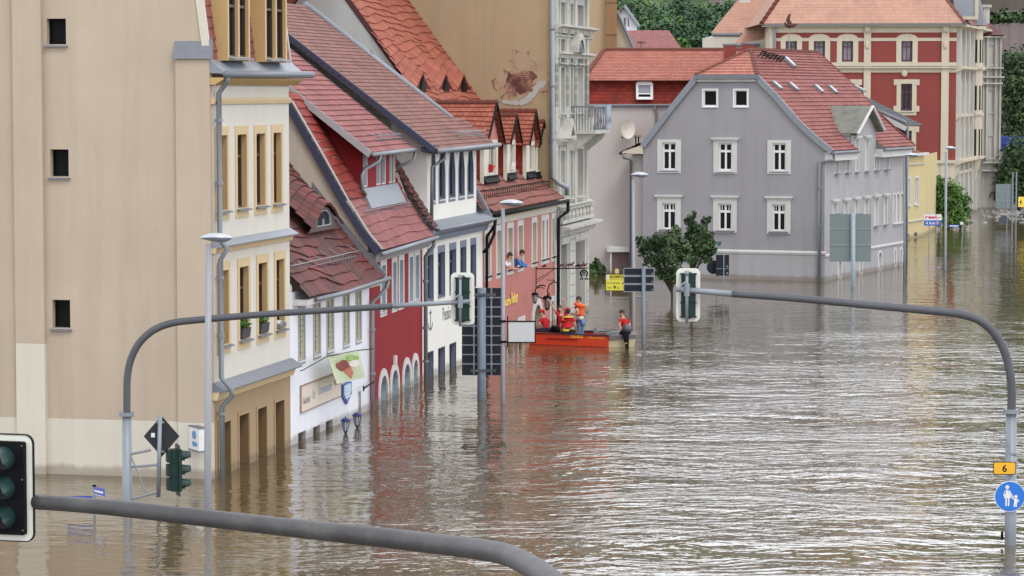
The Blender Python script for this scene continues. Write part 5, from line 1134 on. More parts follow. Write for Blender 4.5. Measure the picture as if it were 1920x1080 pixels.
# ---------------------------------------------------------------- 11 palace of red brick and sandstone
gP = G(1440, 408); gQ = G(1790, 409)
r11 = thing('brick_palace', 'grand red brick and cream sandstone building with salmon roof and corner turret', 'building', B3(gQ))
W = Wall(gP, gQ); f = Face(r11, W.M()); X = lambda px: W.u(px); Z = lambda py: W.z(1650, py); yq = gQ[1]
for c_ in (1481.5, 1534, 1586.5, 1697.5):
    f.win(X(c_ - 10.5), X(c_ + 10.5), Z(116), Z(73), dep=.3, arch='seg', frame=flat('plum_frame', (.10, .03, .05), .5) if c_ < 1500 else bpy.data.materials['plum_frame'], fw=.14, mull=1, trans=.66, sur=m_sandst, sw=.35, sproud=.06, pane=m_glassp, sill=m_sandst)
for c_ in (1481.5, 1590, 1697.5):
    for z0, z1 in ((208, 157), (300, 245)):
        if c_ == 1481.5: continue
        f.win(X(c_ - 10.5), X(c_ + 10.5), Z(z0), Z(z1), dep=.3, frame=bpy.data.materials['plum_frame'], fw=.14, mull=1, trans=.7, sur=m_sandst, sw=.30, sproud=.06, pane=m_glass, sill=m_sandst)
        q = MB(); u0, u1 = X(c_ - 10.5), X(c_ + 10.5)
        for zz in (Z(z1) - .05, Z(z0) + .0, ):
            for uu in (u0 - .50, u1 + .15): q.box(W.M(), uu, uu + .35, zz - .05, zz + .35, -.08, .01)
        q.build('quoin_block', m_sandst, r11)
f.wall([(0, -2), (W.L, -2), (W.L, Z(46)), (0, Z(46))], [m_brickr, m_sandst], 'front_wall')
def band(y0, y1, p=.08, name='stone_band', u0=.0, u1=None): q = MB(); q.box(W.M(), u0, u1 or W.L, Z(y0), Z(y1), -p, .0); return q.build(name, m_sandst, r11)
band(61, 46, .07); band(77, 71, .05); band(124, 117, .22); band(136, 124, .07); band(128, 125.5, .3); band(420, 302, .10); band(306, 300, .28)
for c_ in (1512 - 52, 1510, 1558.5, 1623, 1777):
    w_ = 9 if c_ < 1600 else 14
solid(r11, lambda a, b, d: W.P(0, a, b), [(0, -2), (14, -2), (14, Z(46)), (0, Z(46))], m_sandst, 'left_side_wall')
q = MB()
for a, b in ((1440.5, 1450.5), (1617, 1630), (1762, 1776)): q.box(W.M(), X(a), X(b), -1, Z(46), -.16, 0)
q.build('pilaster', m_sandst, r11)
for a in (1500.5, 1516.5, 1552.5, 1568.5, 1603, 1464, 1679, 1716): q = MB()
q = MB()
for c_ in (1559, 1693):
    q.ell(W.P(X(c_), -.12, Z(137)), (.20, .12, .28), nu=8, nv=5); q.prism(W.M(), [(X(c_ - 6), Z(132)), (X(c_ - 5), Z(142)), (X(c_ - 2), Z(140)), (X(c_), Z(143)), (X(c_ + 2), Z(140)), (X(c_ + 5), Z(142)), (X(c_ + 6), Z(132))], -.12, 0)
for c_ in (1623, 1769): q.ell(W.P(X(c_), -.2, Z(54)), (.26, .2, .3), nu=8, nv=5); q.ell(W.P(X(c_), -.2, Z(84)), (.16, .1, .3), nu=8, nv=5)
q.build('carved_ornament', m_sandst, r11)
q = MB(); q.box(W.M(), -.6, W.L + .6, Z(47), Z(44), -.7, .1); q.build('gutter', m_zincd, r11)
q = MB(); q.box(W.M(), -.5, W.L + .5, Z(50), Z(47), -.5, .1); q.build('eaves_cornice', m_sandst, r11)
# roof hipped
L0 = Vector(W.P(X(1425), -.7, Z(44.5))); R0 = Vector(W.P(X(1803), -.7, Z(44))); hz_ = 9.0; rise = 7.2
def hip(a, b):
    l = L0 + Vector((hz_ * .62 * b * 1.0, 0, 0)); r = R0 - Vector((hz_ * .45 * b, 0, 0)); p = l * (1 - a) + r * a; return (p.x, p.y + hz_ * b, p.z + rise * b)
tiled(r11, hip, t_salm, 14, 11.5, .3, .36, lip=.02, jit=.002, name='roof', seg=60)
q = MB(); ridge(q, hip(0, 0), hip(0, 1), 22, .15); q.build('ridge_tile', t_hung, r11); q = MB(); ridge(q, hip(1, 0), hip(1, 1), 20, .12); q.build('ridge_tile', t_coral, r11)
q = MB(); bp = [hip(0, 0), hip(0, 1), (hip(0, 1)[0], hip(0, 1)[1] + 8, hip(0, 1)[2]), (hip(0, 0)[0], hip(0, 0)[1] + 18, hip(0, 0)[2])]; q.face(bp); q.build('side_roof', t_salm, r11)
q = MB(); q.face([hip(1, 0), hip(1, 1), (hip(1, 1)[0] + 3, hip(1, 1)[1] + 12, hip(1, 1)[2]), (hip(1, 0)[0] + 6, hip(1, 0)[1] + 22, hip(1, 0)[2])]); q.build('side_roof', t_coral, r11)
for px, py in ((1630, 1),): q = MB(); p = at(px, py, yq + 8 * .9); q.box(Mf(p[0], p[1]), -.5, .5, p[2], p[2] + .3, -.3, .3); q.build('roof_window', m_trimw, r11)
pipe(r11, [W.P(X(1449), -.3, Z(48)), W.P(X(1450), -.25, Z(60)), W.P(X(1451.5), -.2, 0)], .1, m_galv)
# side elevation: bays of sandstone, receding
gR = (gQ[0] + 4.5, gQ[1] + 16); W4 = Wall(gQ, gR); U = lambda px: W4.u(px); f = Face(r11, W4.M()); zZ = lambda px, py: W4.z(px, py)
zt4 = Z(46)
lv = [(Z(115), Z(70)), (Z(208), Z(160)), (Z(300), Z(245)), (Z(385), Z(330))]
for i in range(6):
    a = .9 + i * 2.7
    for j, (z0, z1) in enumerate(lv): f.win(a + .5, a + 1.4, z0, z1, dep=.2, arch='round' if j in (0, 3) else None, frame=m_whitef, fw=.12, mull=1, sur=m_stone, sw=.25, sproud=.1, pane=m_glassb)
f.wall([(0, -2), (W4.L, -2), (W4.L, zt4), (0, zt4)], [m_sandst, m_sandst], 'side_wall')
q = MB()
for z, p in ((Z(46), .7), (Z(125), .5), (Z(215), .25), (Z(300), .6), (Z(322), .25)): q.prism(lambda a, b, d: W4.P(d, -a, z + b), [(0, -.4), (p, -.15), (p, 0), (0, .08)], -.0, W4.L)
q.build('cornice', m_sandst, r11)
q = MB()
for i in range(7): a = .15 + i * 2.7; q.box(W4.M(), a, a + .55, -1, zt4 - .3, -.28, .0)
q.build('pilaster', m_stone, r11)
q = MB()
for i in range(6):
    for (z0, z1) in ((Z(150), Z(132)), (Z(236), Z(218))): a = .9 + i * 2.7; q.box(W4.M(), a + .1, a + 1.8, z0, z1, -.06, 0)
q.build('brick_panel', m_brickr, r11)
# corner turret and end pavilion
ct = at(1826, 300, gQ[1] + 9); q = MB()
def drum(q, c, r, z0, z1, n=10, m=0): q.tube([(c[0], c[1], z0), (c[0], c[1], z1)], r, n, m)
drum(q, ct, .55, Z(300), Z(46)); drum(q, ct, .75, Z(128), Z(122)); drum(q, ct, .78, Z(50), Z(44)); drum(q, ct, .72, Z(303), Z(297)); drum(q, ct, .68, Z(218), Z(213)); q.tube([(ct[0], ct[1], Z(345)), (ct[0], ct[1], Z(300))], [.1, .6], 10); q.build('turret', m_sandst, r11)
q = MB()
for (z0, z1) in lv[:3]:
    for k in range(5):
        a = -math.pi * .5 + (k - 2) * .62; p = (ct[0] + .5 * math.cos(a), ct[1] + .5 * math.sin(a)); q.tube([(p[0], p[1], z0), (p[0], p[1], z1)], .085, 6)
q.build('turret_window', m_glass, r11)
q = MB(); q.tube([(ct[0], ct[1], Z(42)), (ct[0], ct[1], Z(30)), (ct[0], ct[1], Z(5)), (ct[0], ct[1], Z(-25))], [.8, .7, .5, .06], 10); q.build('turret_roof', m_zincd, r11)
q = MB(); p = at(1807, 20, gQ[1] + 1.5); q.box(Mf(p[0], p[1]), -.7, .75, Z(30), Z(-10), 0, 2); q.build('dormer', m_zinc, r11)
q = MB(); q.box(Mf(p[0], p[1]), -.8, .85, Z(36), Z(30), -.15, 2); q.box(Mf(p[0], p[1]), .75, 1.0, Z(36), Z(-10), -.1, 2); q.build('dormer_frame', m_sandst, r11)
gS = (gR[0], gR[1]); x0, x1 = at(1838, 300, gR[1])[0], at(1876, 300, gR[1])[0]
ep = Face(r11, Mf(0, gR[1] - 2)); k_ = (gR[1] - 2) / gQ[1]; ZE = lambda py: at(1860, py, gR[1] - 2)[2]; XE = lambda px: at(px, 300, gR[1] - 2)[0]
for (y0, y1) in ((120, 84), (208, 169), (294, 255)): ep.win(XE(1851), XE(1860.5), ZE(y0), ZE(y1), dep=.25, frame=m_zincd, fw=.08, mull=1, sur=m_stone, sw=.2, sproud=.08, pane=m_dark)
ep.wall([(XE(1839), -1), (XE(1850), -1), (XE(1850), ZE(365)), (XE(1862), ZE(350)), (XE(1876), ZE(325)), (XE(1876), ZE(70)), (XE(1839), ZE(70))], [m_stone, m_stone], 'pavilion_wall')
q = MB()
for y, p in ((68, 5), (126, 2), (143, 4), (155, 1), (303, 4), (318, 1)): q.box(Mf(0, gR[1] - 2), XE(1839 - p * .3), XE(1876 + p), ZE(y + 3), ZE(y), -.4, 3)
for px in (1841, 1848.5, 1864, 1873): q.box(Mf(0, gR[1] - 2), XE(px - 1.5), XE(px + 1.5), ZE(300), ZE(70), -.2, 0)
q.build('cornice', m_stone, r11)
q = MB(); q.box(Mf(0, gR[1] - 2), XE(1839), XE(1876), -1, ZE(70), .02, 5); q.build('pavilion_side', m_stone, r11)
q = MB(); q.box(Mf(0, gR[1] - 2), XE(1841), XE(1852), ZE(44), ZE(12), -.1, 2); q.box(Mf(0, gR[1] - 2), XE(1838), XE(1855), ZE(14), ZE(9), -.25, 2.2); q.build('roof_aedicule', m_stone, r11)
q = MB(); q.face([(XE(1855), gR[1] - 2.6, ZE(66)), (XE(1881), gR[1] - 2.6, ZE(66)), (XE(1868), gR[1] + 2, ZE(52))]); q.face([(XE(1838), gR[1] - 2.4, ZE(69)), (XE(1880), gR[1] - 2.4, ZE(69)), (XE(1872), gR[1] + 3, ZE(40)), (XE(1838), gR[1] + 3, ZE(40))]); q.build('pavilion_roof', t_hung, r11)

# ---------------------------------------------------------------- annex with salmon roof, left of the palace
yA = 205.0
r12 = thing('annex_building', 'cream annex with plain salmon roof and broken eaves left of the brick palace', 'building', at(1340, 400, yA)[:2] + (0,))
A = lambda px, py, y=yA: Vector(at(px, py, y))
q = MB(); q.face([A(1338, 110), A(1338, 66), A(1392, 66), A(1392, 110)]); q.face([A(1374, 200, yA - 2), A(1374, 84, yA - 2), A(1450, 70, yA - 2), A(1450, 200, yA - 2)]); q.face([A(1338, 66), A(1338, 110), A(1338, 110) + Vector((0, 12, 0)), A(1338, 66) + Vector((0, 12, 0))]); q.build('wall', m_cream, r12)
tiled(r12, quadP(A(1333, 62), A(1450, 62), A(1450, 62) + Vector((3, 9, 6.3)), A(1333, 62) + Vector((5.6, 9, 6.3))), t_salm, 12, 11, .3, .36, lip=.02, jit=.002, name='roof', seg=20)
tiled(r12, quadP(A(1376, 84, yA - 2), A(1426, 84, yA - 2) , A(1448, 44, yA - .5), A(1402, 50, yA - .5)), t_salm, 4, 3, .3, .36, lip=.02, jit=.002, name='lower_roof', seg=8)
q = MB(); q.tube([A(1335, 65), A(1388, 65)], .14, 6); q.tube([A(1374, 85, yA - 2.2), A(1424, 85, yA - 2.2)], .14, 6); q.build('gutter', m_zincd, r12)
q = MB(); p = A(1404, 30) + Vector((0, 3.5, .9)); q.box(Mf(p.x, p.y), -.4, .4, p.z, p.z + .45, -.2, .3); q.build('roof_window', m_trimw, r12)
q = MB(); p = A(1415, 40) + Vector((0, 3.0, .4)); q.tube([p, p + Vector((0, 0, .7))], .12, 6); q.build('roof_vent', t_hung, r12)

# ---------------------------------------------------------------- ochre house behind the long house
yO = 150.0; A = lambda px, py, y=yO: Vector(at(px, py, y))
r13 = thing('ochre_house', 'tall plain ochre house with a brown chimney breast behind the coral roof', 'house', at(1100, 400, yO)[:2] + (0,))
q = MB(); q.face([A(1085, 500), A(1085, -60), A(1137, -60), A(1137, 500)]); q.build('wall', plaster('plain_ochre', (.44, .32, .20), .08, stain=.2), r13)
q = MB(); q.box(Mf(0, yO - .5), A(1136, 50).x, A(1156, 50).x, 3, 17, 0, 3); q.build('chimney_breast', plaster('brown_block', (.28, .16, .075), .2, stain=.6, stainc=(.12, .07, .04)), r13)
q = MB()
for y in (65, 5): q.box(Mf(0, yO - .5), A(1135.5, 50).x, A(1156.5, 50).x, A(1140, y + 1).z, A(1140, y).z, -.03, 3.1)
q.build('joint_band', m_brownw, r13)
q = MB(); q.face([A(1156, 500), A(1156, 20), A(1190, 96), A(1190, 500)]); q.build('gable_wall', plaster('pale_ochre', (.47, .40, .28), .08, stain=.2), r13)
q = MB(); q.tube([A(1156, 20, yO - .2), A(1190, 96, yO - .2)], .09, 5); q.build('verge_flashing', m_zincd, r13)
q = MB(); q.box(Mf(0, yO), A(1085, 0).x, A(1136, 0).x, -1, 17, .05, 10); q.build('side_wall', bpy.data.materials['plain_ochre'], r13)
# small white gabled house, and a wide red roof
yW = 190.0; A = lambda px, py, y=yW: Vector(at(px, py, y))
t = thing('gabled_house', 'small white gabled house with reddish roof far behind below the hillside', 'house', at(1178, 60, yW)[:2] + (0,))
fc = Face(t, Mf(0, yW)); fc.win(A(1170, 40).x, A(1173, 40).x, A(0, 54).z, A(0, 34).z, dep=.1, frame=m_zincd, mull=0, fw=.04, sur=m_trimw, sw=.06); fc.win(A(1177, 40).x, A(1179.5, 40).x, A(0, 50).z, A(0, 34).z, dep=.1, frame=m_zincd, mull=0, fw=.04)
fc.wall([(A(1150, 0).x, -1), (A(1194.5, 0).x, -1), (A(1194.5, 0).x, A(0, 47).z), (A(1170, 0).x, A(0, 14).z), (A(1150, 0).x, A(0, 40).z)], [m_white, m_white], 'front_wall')
q = MB(); b_ = Vector((0, 9, 0)); f_ = Vector((0, -.4, 0)); q.face([A(1197, 49) + f_, A(1170, 11) + f_, A(1170, 11) + b_, A(1197, 49) + b_]); q.face([A(1148, 42) + f_, A(1170, 11) + f_, A(1170, 11) + b_, A(1148, 42) + b_]); q.build('roof', t_brown, t)
q = MB(); q.tube([A(1198, 50) + f_, A(1170, 11.5) + f_], .12, 5); q.build('bargeboard', m_zinc, t)
yS = 170.0; A = lambda px, py, y=yS: Vector(at(px, py, y))
t = thing('red_roofed_house', 'low house with wide faded red roof and aerial behind the coral roof', 'house', at(1230, 90, yS)[:2] + (0,))
tiled(t, quadP(A(1186, 97), A(1282, 97), A(1254, 57, yS + 5), A(1176, 57, yS + 5)), tiles('dull_red_tile', (.30, .115, .105), (.25, .09, .085), mossy=.1), 4.5, 5, .3, .3, lip=.02, name='roof', jit=.003)
q = MB(); q.box(Mf(0, yS + .4), A(1182, 97).x, A(1280, 97).x, -1, A(0, 97).z, 0, 8); q.build('wall', m_cream, t)
q = MB(); p = A(1202, 92, yS + .4); q.tube([p, p + Vector((0, 0, .5))], .02, 4)
for k in range(4): q.tube([p + Vector((-.25, 0, .45 - k * .04)), p + Vector((.3, 0, .47 - k * .04))], .01, 3)
q.build('aerial', m_black, t)
# house roof far right behind the tree, blue container
yX = 260.0; A = lambda px, py, y=yX: Vector(at(px, py, y))
t = thing('far_house', 'house with long coral roof far right behind the trees', 'house', at(1900, 100, yX)[:2] + (0,))
tiled(t, quadP(A(1868, 104), A(2010, 104), A(2000, 67, yX + 6), A(1870, 67, yX + 6)), t_coral, 8, 6, .4, .4, lip=.02, name='roof', jit=.003)
q = MB(); q.box(Mf(0, yX + .4), A(1870, 97).x, A(2008, 97).x, -1, A(0, 103).z, 0, 8); q.build('wall', m_cream, t)
yX = 215.0
t = thing('blue_container', 'plain bright blue container or hoarding between palace and tree', 'container', at(1900, 300, yX)[:2] + (0,))
A = lambda px, py, y=yX: Vector(at(px, py, y))
q = MB()
q.box(Mf(0, yX), A(1874, 0).x, A(1960, 0).x, A(0, 285).z, A(0, 257).z, 0, 3)
for k in range(18): x = A(1874, 0).x + k * .2; q.box(Mf(0, yX), x, x + .1, A(0, 284).z, A(0, 258).z, -.04, 0)
q.build('box', flat('container_blue', (.012, .045, .26), .5), t)
q = MB(); q.box(Mf(0, yX), A(1876, 0).x, A(1878, 0).x, -1, A(0, 285).z, .2, .5); q.box(Mf(0, yX), A(1930, 0).x, A(1932, 0).x, -1, A(0, 285).z, .2, .5); q.build('leg', m_black, t)

# ================================================================== GROUND, WATER, HILL
q = MB(); q.face([(-400, -60, -3.0), (400, -60, -3.0), (400, 700, -3.0), (-400, 700, -3.0)]); struct(q.build('ground', plaster('mud', (.12, .09, .06), .2, damp=False)))
mw, nt_, b_ = newmat('flood_water')
P = pos(nt_); n1 = noise(nt_, pos(nt_, (.05, .09, 1)), 1, 4); n0 = noise(nt_, pos(nt_, (.35, 1.0, 1)), 1, 3)
col = mixc(nt_, n1, (.086, .060, .028), (.122, .090, .048)); nt_.links.new(col, b_.inputs['Base Color'])
b_.inputs['Roughness'].default_value = .02; b_.inputs['IOR'].default_value = 1.75
wn_ = N(nt_, 'TexNoise'); wn_.inputs['Scale'].default_value = .16; wn_.inputs['Detail'].default_value = 2; nt_.links.new(pos(nt_), wn_.inputs['Vector'])
def wpos(sc, k):      # coordinates bent by slow eddies
    vs = N(nt_, 'VectorMath', operation='SCALE'); vs.inputs['Scale'].default_value = k; nt_.links.new(wn_.outputs['Color'], vs.inputs[0])
    va = N(nt_, 'VectorMath', operation='ADD'); nt_.links.new(pos(nt_), va.inputs[0]); nt_.links.new(vs.outputs[0], va.inputs[1])
    mp = N(nt_, 'Mapping'); mp.inputs['Scale'].default_value = sc; nt_.links.new(va.outputs[0], mp.inputs['Vector']); return mp.outputs[0]
g1 = noise(nt_, wpos((.95, 1.6, 1), 4), 1.0, 2, .5); g2 = noise(nt_, wpos((3.0, 5.0, 1), 3), 1.0, 2, .5); g3 = noise(nt_, pos(nt_, (.14, .34, 1)), 1.0, 2, .5)
# calm strip along the houses, livelier in mid-stream
gq = N(nt_, 'NewGeometry'); sp = N(nt_, 'SeparateXYZ'); nt_.links.new(gq.outputs['Position'], sp.inputs[0])
xx = math_(nt_, 'SUBTRACT', sp.outputs[0], math_(nt_, 'MULTIPLY', math_(nt_, 'SUBTRACT', sp.outputs[1], 62.0), .2))    # distance out from the facades
calm = N(nt_, 'MapRange'); calm.inputs[1].default_value = -6.5; calm.inputs[2].default_value = 4; calm.inputs[3].default_value = .28; calm.inputs[4].default_value = .85; nt_.links.new(xx, calm.inputs[0])
far = N(nt_, 'MapRange'); far.inputs[1].default_value = 84; far.inputs[2].default_value = 112; far.inputs[3].default_value = 1.0; far.inputs[4].default_value = .22; nt_.links.new(sp.outputs[1], far.inputs[0])
near = N(nt_, 'MapRange'); near.inputs[1].default_value = 46; near.inputs[2].default_value = 64; near.inputs[3].default_value = .5; near.inputs[4].default_value = 1.0; nt_.links.new(sp.outputs[1], near.inputs[0])
amp = math_(nt_, 'MULTIPLY', math_(nt_, 'MULTIPLY', calm.outputs[0], near.outputs[0]), far.outputs[0])
gust = ramp(nt_, g3, [(.35, (.55,) * 3), (.65, (1.2,) * 3)])
h = math_(nt_, 'ADD', math_(nt_, 'MULTIPLY', g1, 1.0), math_(nt_, 'MULTIPLY', g2, .34))
h = math_(nt_, 'MULTIPLY', math_(nt_, 'MULTIPLY', h, amp), gust)
bm = N(nt_, 'Bump'); bm.inputs['Distance'].default_value = .13; bm.inputs['Strength'].default_value = 1.0; nt_.links.new(h, bm.inputs['Height']); nt_.links.new(bm.outputs[0], b_.inputs['Normal'])
q = MB(); q.face([(-400, -60, 0), (400, -60, 0), (400, 330, 0), (-400, 330, 0)]); struct(q.build('flood_water', mw))
# hill
mh, nt_, b_ = newmat('hill_ground'); n1 = noise(nt_, pos(nt_), .12, 5); n2 = noise(nt_, pos(nt_), 1.5, 4)
nt_.links.new(mixc(nt_, n2, ramp(nt_, n1, [(.35, (.05, .10, .035)), (.5, (.10, .15, .06)), (.62, (.20, .17, .13))]), (.06, .08, .04)), b_.inputs['Base Color']); b_.inputs['Roughness'].default_value = 1
def hillz(x, y): return max(-1.0, (y - 252) * .36 + 2.0 * math.sin(x * .04 + 1) + .8 * math.sin(x * .17) - 1 + (2.5 if x > 20 else 0))
q = MB(); nx, ny = 60, 30; V = [(-200 + 400 * i / nx, 245 + 330 * j / ny, hillz(-200 + 400 * i / nx, 245 + 330 * j / ny)) for j in range(ny + 1) for i in range(nx + 1)]
q.mesh(V, [(j * (nx + 1) + i, j * (nx + 1) + i + 1, (j + 1) * (nx + 1) + i + 1, (j + 1) * (nx + 1) + i) for j in range(ny) for i in range(nx)]); struct(q.build('hillside', mh, smooth=True))
rnd = random.Random(11)
mtw = plaster('terrace_stone', (.22, .175, .17), .3, stain=.6, damp=False)
for k, (ya, x0, x1, hgt, lab) in enumerate(((281, 6, 40, .8, 'low terrace wall crossing the hillside vineyard, lowest of the three'), (292, 4, 42, 1.1, 'middle terrace wall crossing the hillside vineyard'), (302, 2, 44, 1.6, 'upper terrace wall of dull stone high on the hillside'))):
    q = MB()
    for i in range(16):
        xa = x0 + (x1 - x0) * i / 16; xb = x0 + (x1 - x0) * (i + 1) / 16; q.box(Mf(0, ya + math.sin(i * .6) * .6), xa, xb + .02, hillz(xa, ya) - .8, hillz(xa, ya) + hgt, 0, .6)
    tag(q.build('terrace_wall', mtw), lab, 'wall')
q = MB(); y_ = 246; x0 = at(1855, 60, y_)[0]
for i in range(14): q.box(Mf(0, y_), x0 + i * .9, x0 + i * .9 + .92, -1, at(1900, 45, y_)[2] + .1 * math.sin(i), 0, 1)
tag(q.build('retaining_wall', mtw), 'high dull stone retaining wall at far right below a hedge', 'wall')
q = MB(); leaves(q, [((x0 + i * 1.4, y_ + .5, at(1900, 33, y_)[2]), (1.2, .8, .75)) for i in range(9)], 2600, .30, rnd, 0, .2); tag(q.build('hedge', l_dark), 'dark clipped hedge on top of the far right retaining wall', 'hedge')
q = MB(); y_ = 256
for i in range(12): q.box(Mf(0, y_), x0 - 1 + i * 1, x0 + i * 1 + .02, 10, at(1900, -10, y_)[2], 0, 1)
tag(q.build('quarry_wall', plaster('dark_terrace_stone', (.12, .10, .085), .3, stain=.6, damp=False)), 'dark rough stone wall above the hedge in the top right corner', 'wall')
def tree(name, label, cat, base, blobs, n, size, mat, trunk=None, group=None, tr=.12, limbs=True, seed=1):
    t = thing(name, label, cat, base, group); rnd = random.Random(seed); q = MB(); b = Vector(base)
    cz = sum((Vector(c) for c, r in blobs), Vector()) / len(blobs); top = Vector(trunk) if trunk else cz
    q.tube([b, b.lerp(top, .5) + Vector((.04, 0, 0)), top], [tr, tr * .75, tr * .4], 7)
    if limbs:
        for c, r in blobs: q.tube([b.lerp(top, .55), (b.lerp(top, .6) + Vector(c)) / 2 + Vector((0, 0, .1)), Vector(c)], [tr * .5, tr * .35, tr * .12], 5)
    q.build('trunk', m_bark, t); g = MB(); leaves(g, ragged(blobs, rnd), n, size, rnd, 0, .35); g.build('crown', mat, t); return t
# distant trees on the slope: individual crowns, placed along the hill
spots = []
rnd = random.Random(5)
k = 0
for (px, py, y, r) in ((1150, 25, 235, 3.2), (1165, 48, 232, 2.4), (1208, 20, 262, 2.2), (1225, 45, 250, 2.6), (1248, 62, 240, 1.9), (1262, 30, 266, 2.4), (1275, 52, 244, 2.0), (1290, 68, 236, 1.5), (1305, 40, 258, 2.3), (1318, 60, 240, 1.8), (1330, 25, 268, 2.0), (1338, 50, 246, 2.1), (1355, 30, 262, 2.0), (1372, 22, 268, 1.9), (1200, 55, 240, 1.6), (1236, 20, 272, 1.6), (1320, 80, 232, 1.1), (1390, 15, 272, 1.4), (1282, 82, 230, .9)):
    c = at(px, py, y); zb = hillz(c[0], c[1]); b = [((c[0] + rnd.uniform(-.5, .5) * r, c[1] + rnd.uniform(-.4, .4) * r, c[2] + rnd.uniform(-.45, .35) * r), (r * rnd.uniform(.35, .62),) * 2 + (r * rnd.uniform(.35, .55),)) for _ in range(6)]
    spots.append((px, c, zb, b, r))
posn = ['left end', 'beside the white gabled house', 'centre', 'right']
descr = ['tall dark tree left of the white gabled house at the foot of the hillside', 'broad dark tree just right of the ochre gable on the slope', 'green tree high above the white gabled house on the slope', 'round tree right of the white gabled house on the slope', 'low tree directly above the middle of the faded red roof', 'high dark crown above the vineyard walls left of centre on the slope', 'mid green tree above the right half of the faded red roof', 'low bush-like tree off the right end of the faded red roof', 'broad tree between the terrace walls in the middle of the slope', 'tree low on the slope just left of the annex roof', 'dark tree high on the slope near the top edge above the chimneys', 'dark tree close to the left edge of the annex roof', 'dark tree touching the sloping edge of the annex roof', 'topmost tree beside the salmon annex roof', 'small pale green tree hard against the white gable wall', 'small tree at the top edge above the white gabled house', 'small pale bush behind the coral roof left of the annex', 'last small tree at the top edge before the annex roof', 'smallest pale bush at the lower right end of the faded red roof']
for i, (px, c, zb, b, r) in enumerate(spots):
    tree('hillside_tree', descr[i], 'tree', (c[0], c[1], min(zb, c[2] - r)), b, int(560 * r), .26, l_hill if i % 4 != 2 else l_mid, group='trees on the hillside', tr=.18, limbs=False, seed=i)
q = MB(); blobs = []
for i in range(60): x = rnd.uniform(0, 50); y = rnd.uniform(262, 330); blobs.append(((x, y, hillz(x, y) + .3), (rnd.uniform(.8, 2.2), 1, rnd.uniform(.4, 1.0))))
leaves(q, blobs, 15000, .3, rnd, 0, .2); o = tag(q.build('vineyard_scrub', l_hill), 'green scrub and vine rows covering the hillside terraces', 'scrub'); o['kind'] = 'stuff'
tr_ = thing('vine_trellis', 'row of thin pale vine stakes on the hillside', 'trellis', (12, 288, hillz(12, 288)))
q = MB()
for i in range(7): x = 12 + i * 3.2; z = hillz(x, 288); q.tube([(x, 288, z - .5), (x, 288, z + 2.2)], .05, 5)
q.build('stake', m_galv, tr_)
# tree far right
c = at(1905, 200, 196); rnd = random.Random(8); bl = []
for (px, py, r) in ((1890, 120, 1.3), (1912, 110, 1.4), (1900, 150, 1.6), (1925, 150, 1.8), (1905, 190, 1.8), (1895, 220, 1.5), (1930, 220, 2.2), (1900, 255, 1.6), (1915, 290, 1.7), (1900, 320, 1.6), (1890, 345, 1.3), (1930, 320, 2.2), (1912, 350, 1.8), (1886, 90 + 35, .7), (1882, 300, .9)):
    p = at(px, py, 222 if py < 260 else 205); bl.append((p, (r, r, r * .85)))
tree('broadleaf_tree', 'large dark green tree at the right edge behind the far road signs', 'tree', (bl[4][0][0] + 1, 224, -1), bl[:8] , 6500, .22, l_dark, tr=.3, seed=2, limbs=False)
tree('broadleaf_tree', 'lower brighter bushy tree at the right edge just above the flooded road signs', 'tree', (bl[8][0][0], 206, -1), bl[8:13], 5200, .2, l_mid if False else l_dark, tr=.2, seed=3, limbs=False)
# bush tree by the palace
bl = [(at(px, py, 176), (r, r * .8, r * .8)) for px, py, r in ((1757, 360, .75), (1778, 350, .7), (1745, 375, .5), (1795, 365, .65), (1768, 380, .9), (1790, 392, .85), (1803, 400, .65), (1812, 378, .4), (1775, 408, .9), (1800, 415, .6), (1755, 400, .6), (1760, 340, .4), (1738, 350, .3))]
tree('street_tree', 'bright green round bushy tree beside the yellow house and the blue and white sign', 'tree', at(1780, 470, 176)[:2] + (-1.5,), bl, 5200, .15, l_mid, tr=.12, seed=4)
# two trees in the water in front of the grey house
yT = 115.0
def bb(L): return [(at(px, py, yT + random.Random(px).uniform(-.4, .4)), (r / 45., r / 50., r / 47.)) for px, py, r in L]
tree('street_tree', 'dark spreading street tree standing in the flood left of the traffic signal on the right', 'tree', (at(1259, 560, yT)[0], yT, -1.5), bb([(1284, 484, 12), (1286, 462, 11), (1280, 470, 13), (1275, 450, 10), (1215, 460, 17), (1200, 452, 9), (1235, 455, 20), (1258, 445, 16), (1268, 432, 10), (1225, 485, 18), (1250, 480, 22), (1240, 508, 15), (1265, 505, 17), (1262, 525, 9), (1205, 470, 12), (1275, 465, 16), (1250, 520, 10), (1228, 450, 10)]), 4600, .105, l_dark, trunk=at(1258, 480, yT), tr=.07, seed=5)
yT = 116.5
tree('street_tree', 'taller dark street tree with upright lobes behind the traffic signal on the right', 'tree', (at(1292, 560, yT)[0], yT, -1.5), bb([(1296, 408, 8), (1302, 400, 5), (1290, 415, 8), (1300, 425, 12), (1322, 415, 8), (1330, 408, 5), (1315, 430, 12), (1300, 445, 16), (1325, 445, 14), (1290, 465, 16), (1318, 465, 20), (1335, 470, 9), (1300, 485, 14), (1325, 487, 10), (1338, 455, 6)]), 4200, .105, l_dark, trunk=at(1300, 440, yT), tr=.07, seed=6)
# ivy bush by the pale wall
yT = 131.0; bl = [(at(px, py, yT), (r / 46., r / 55., r / 46.)) for px, py, r in ((1118, 495, 8), (1108, 500, 7), (1128, 502, 8), (1118, 487, 4), (1133, 506, 5), (1112, 508, 8), (1124, 510, 7), (1115, 515, 8), (1128, 514, 7), (1106, 513, 6))]
tree('garden_shrub', 'small green shrub at the foot of the pale wall beside the ornate house', 'shrub', at(1118, 515, yT)[:2] + (-.8,), bl, 1500, .10, l_dark, tr=.04, seed=7)
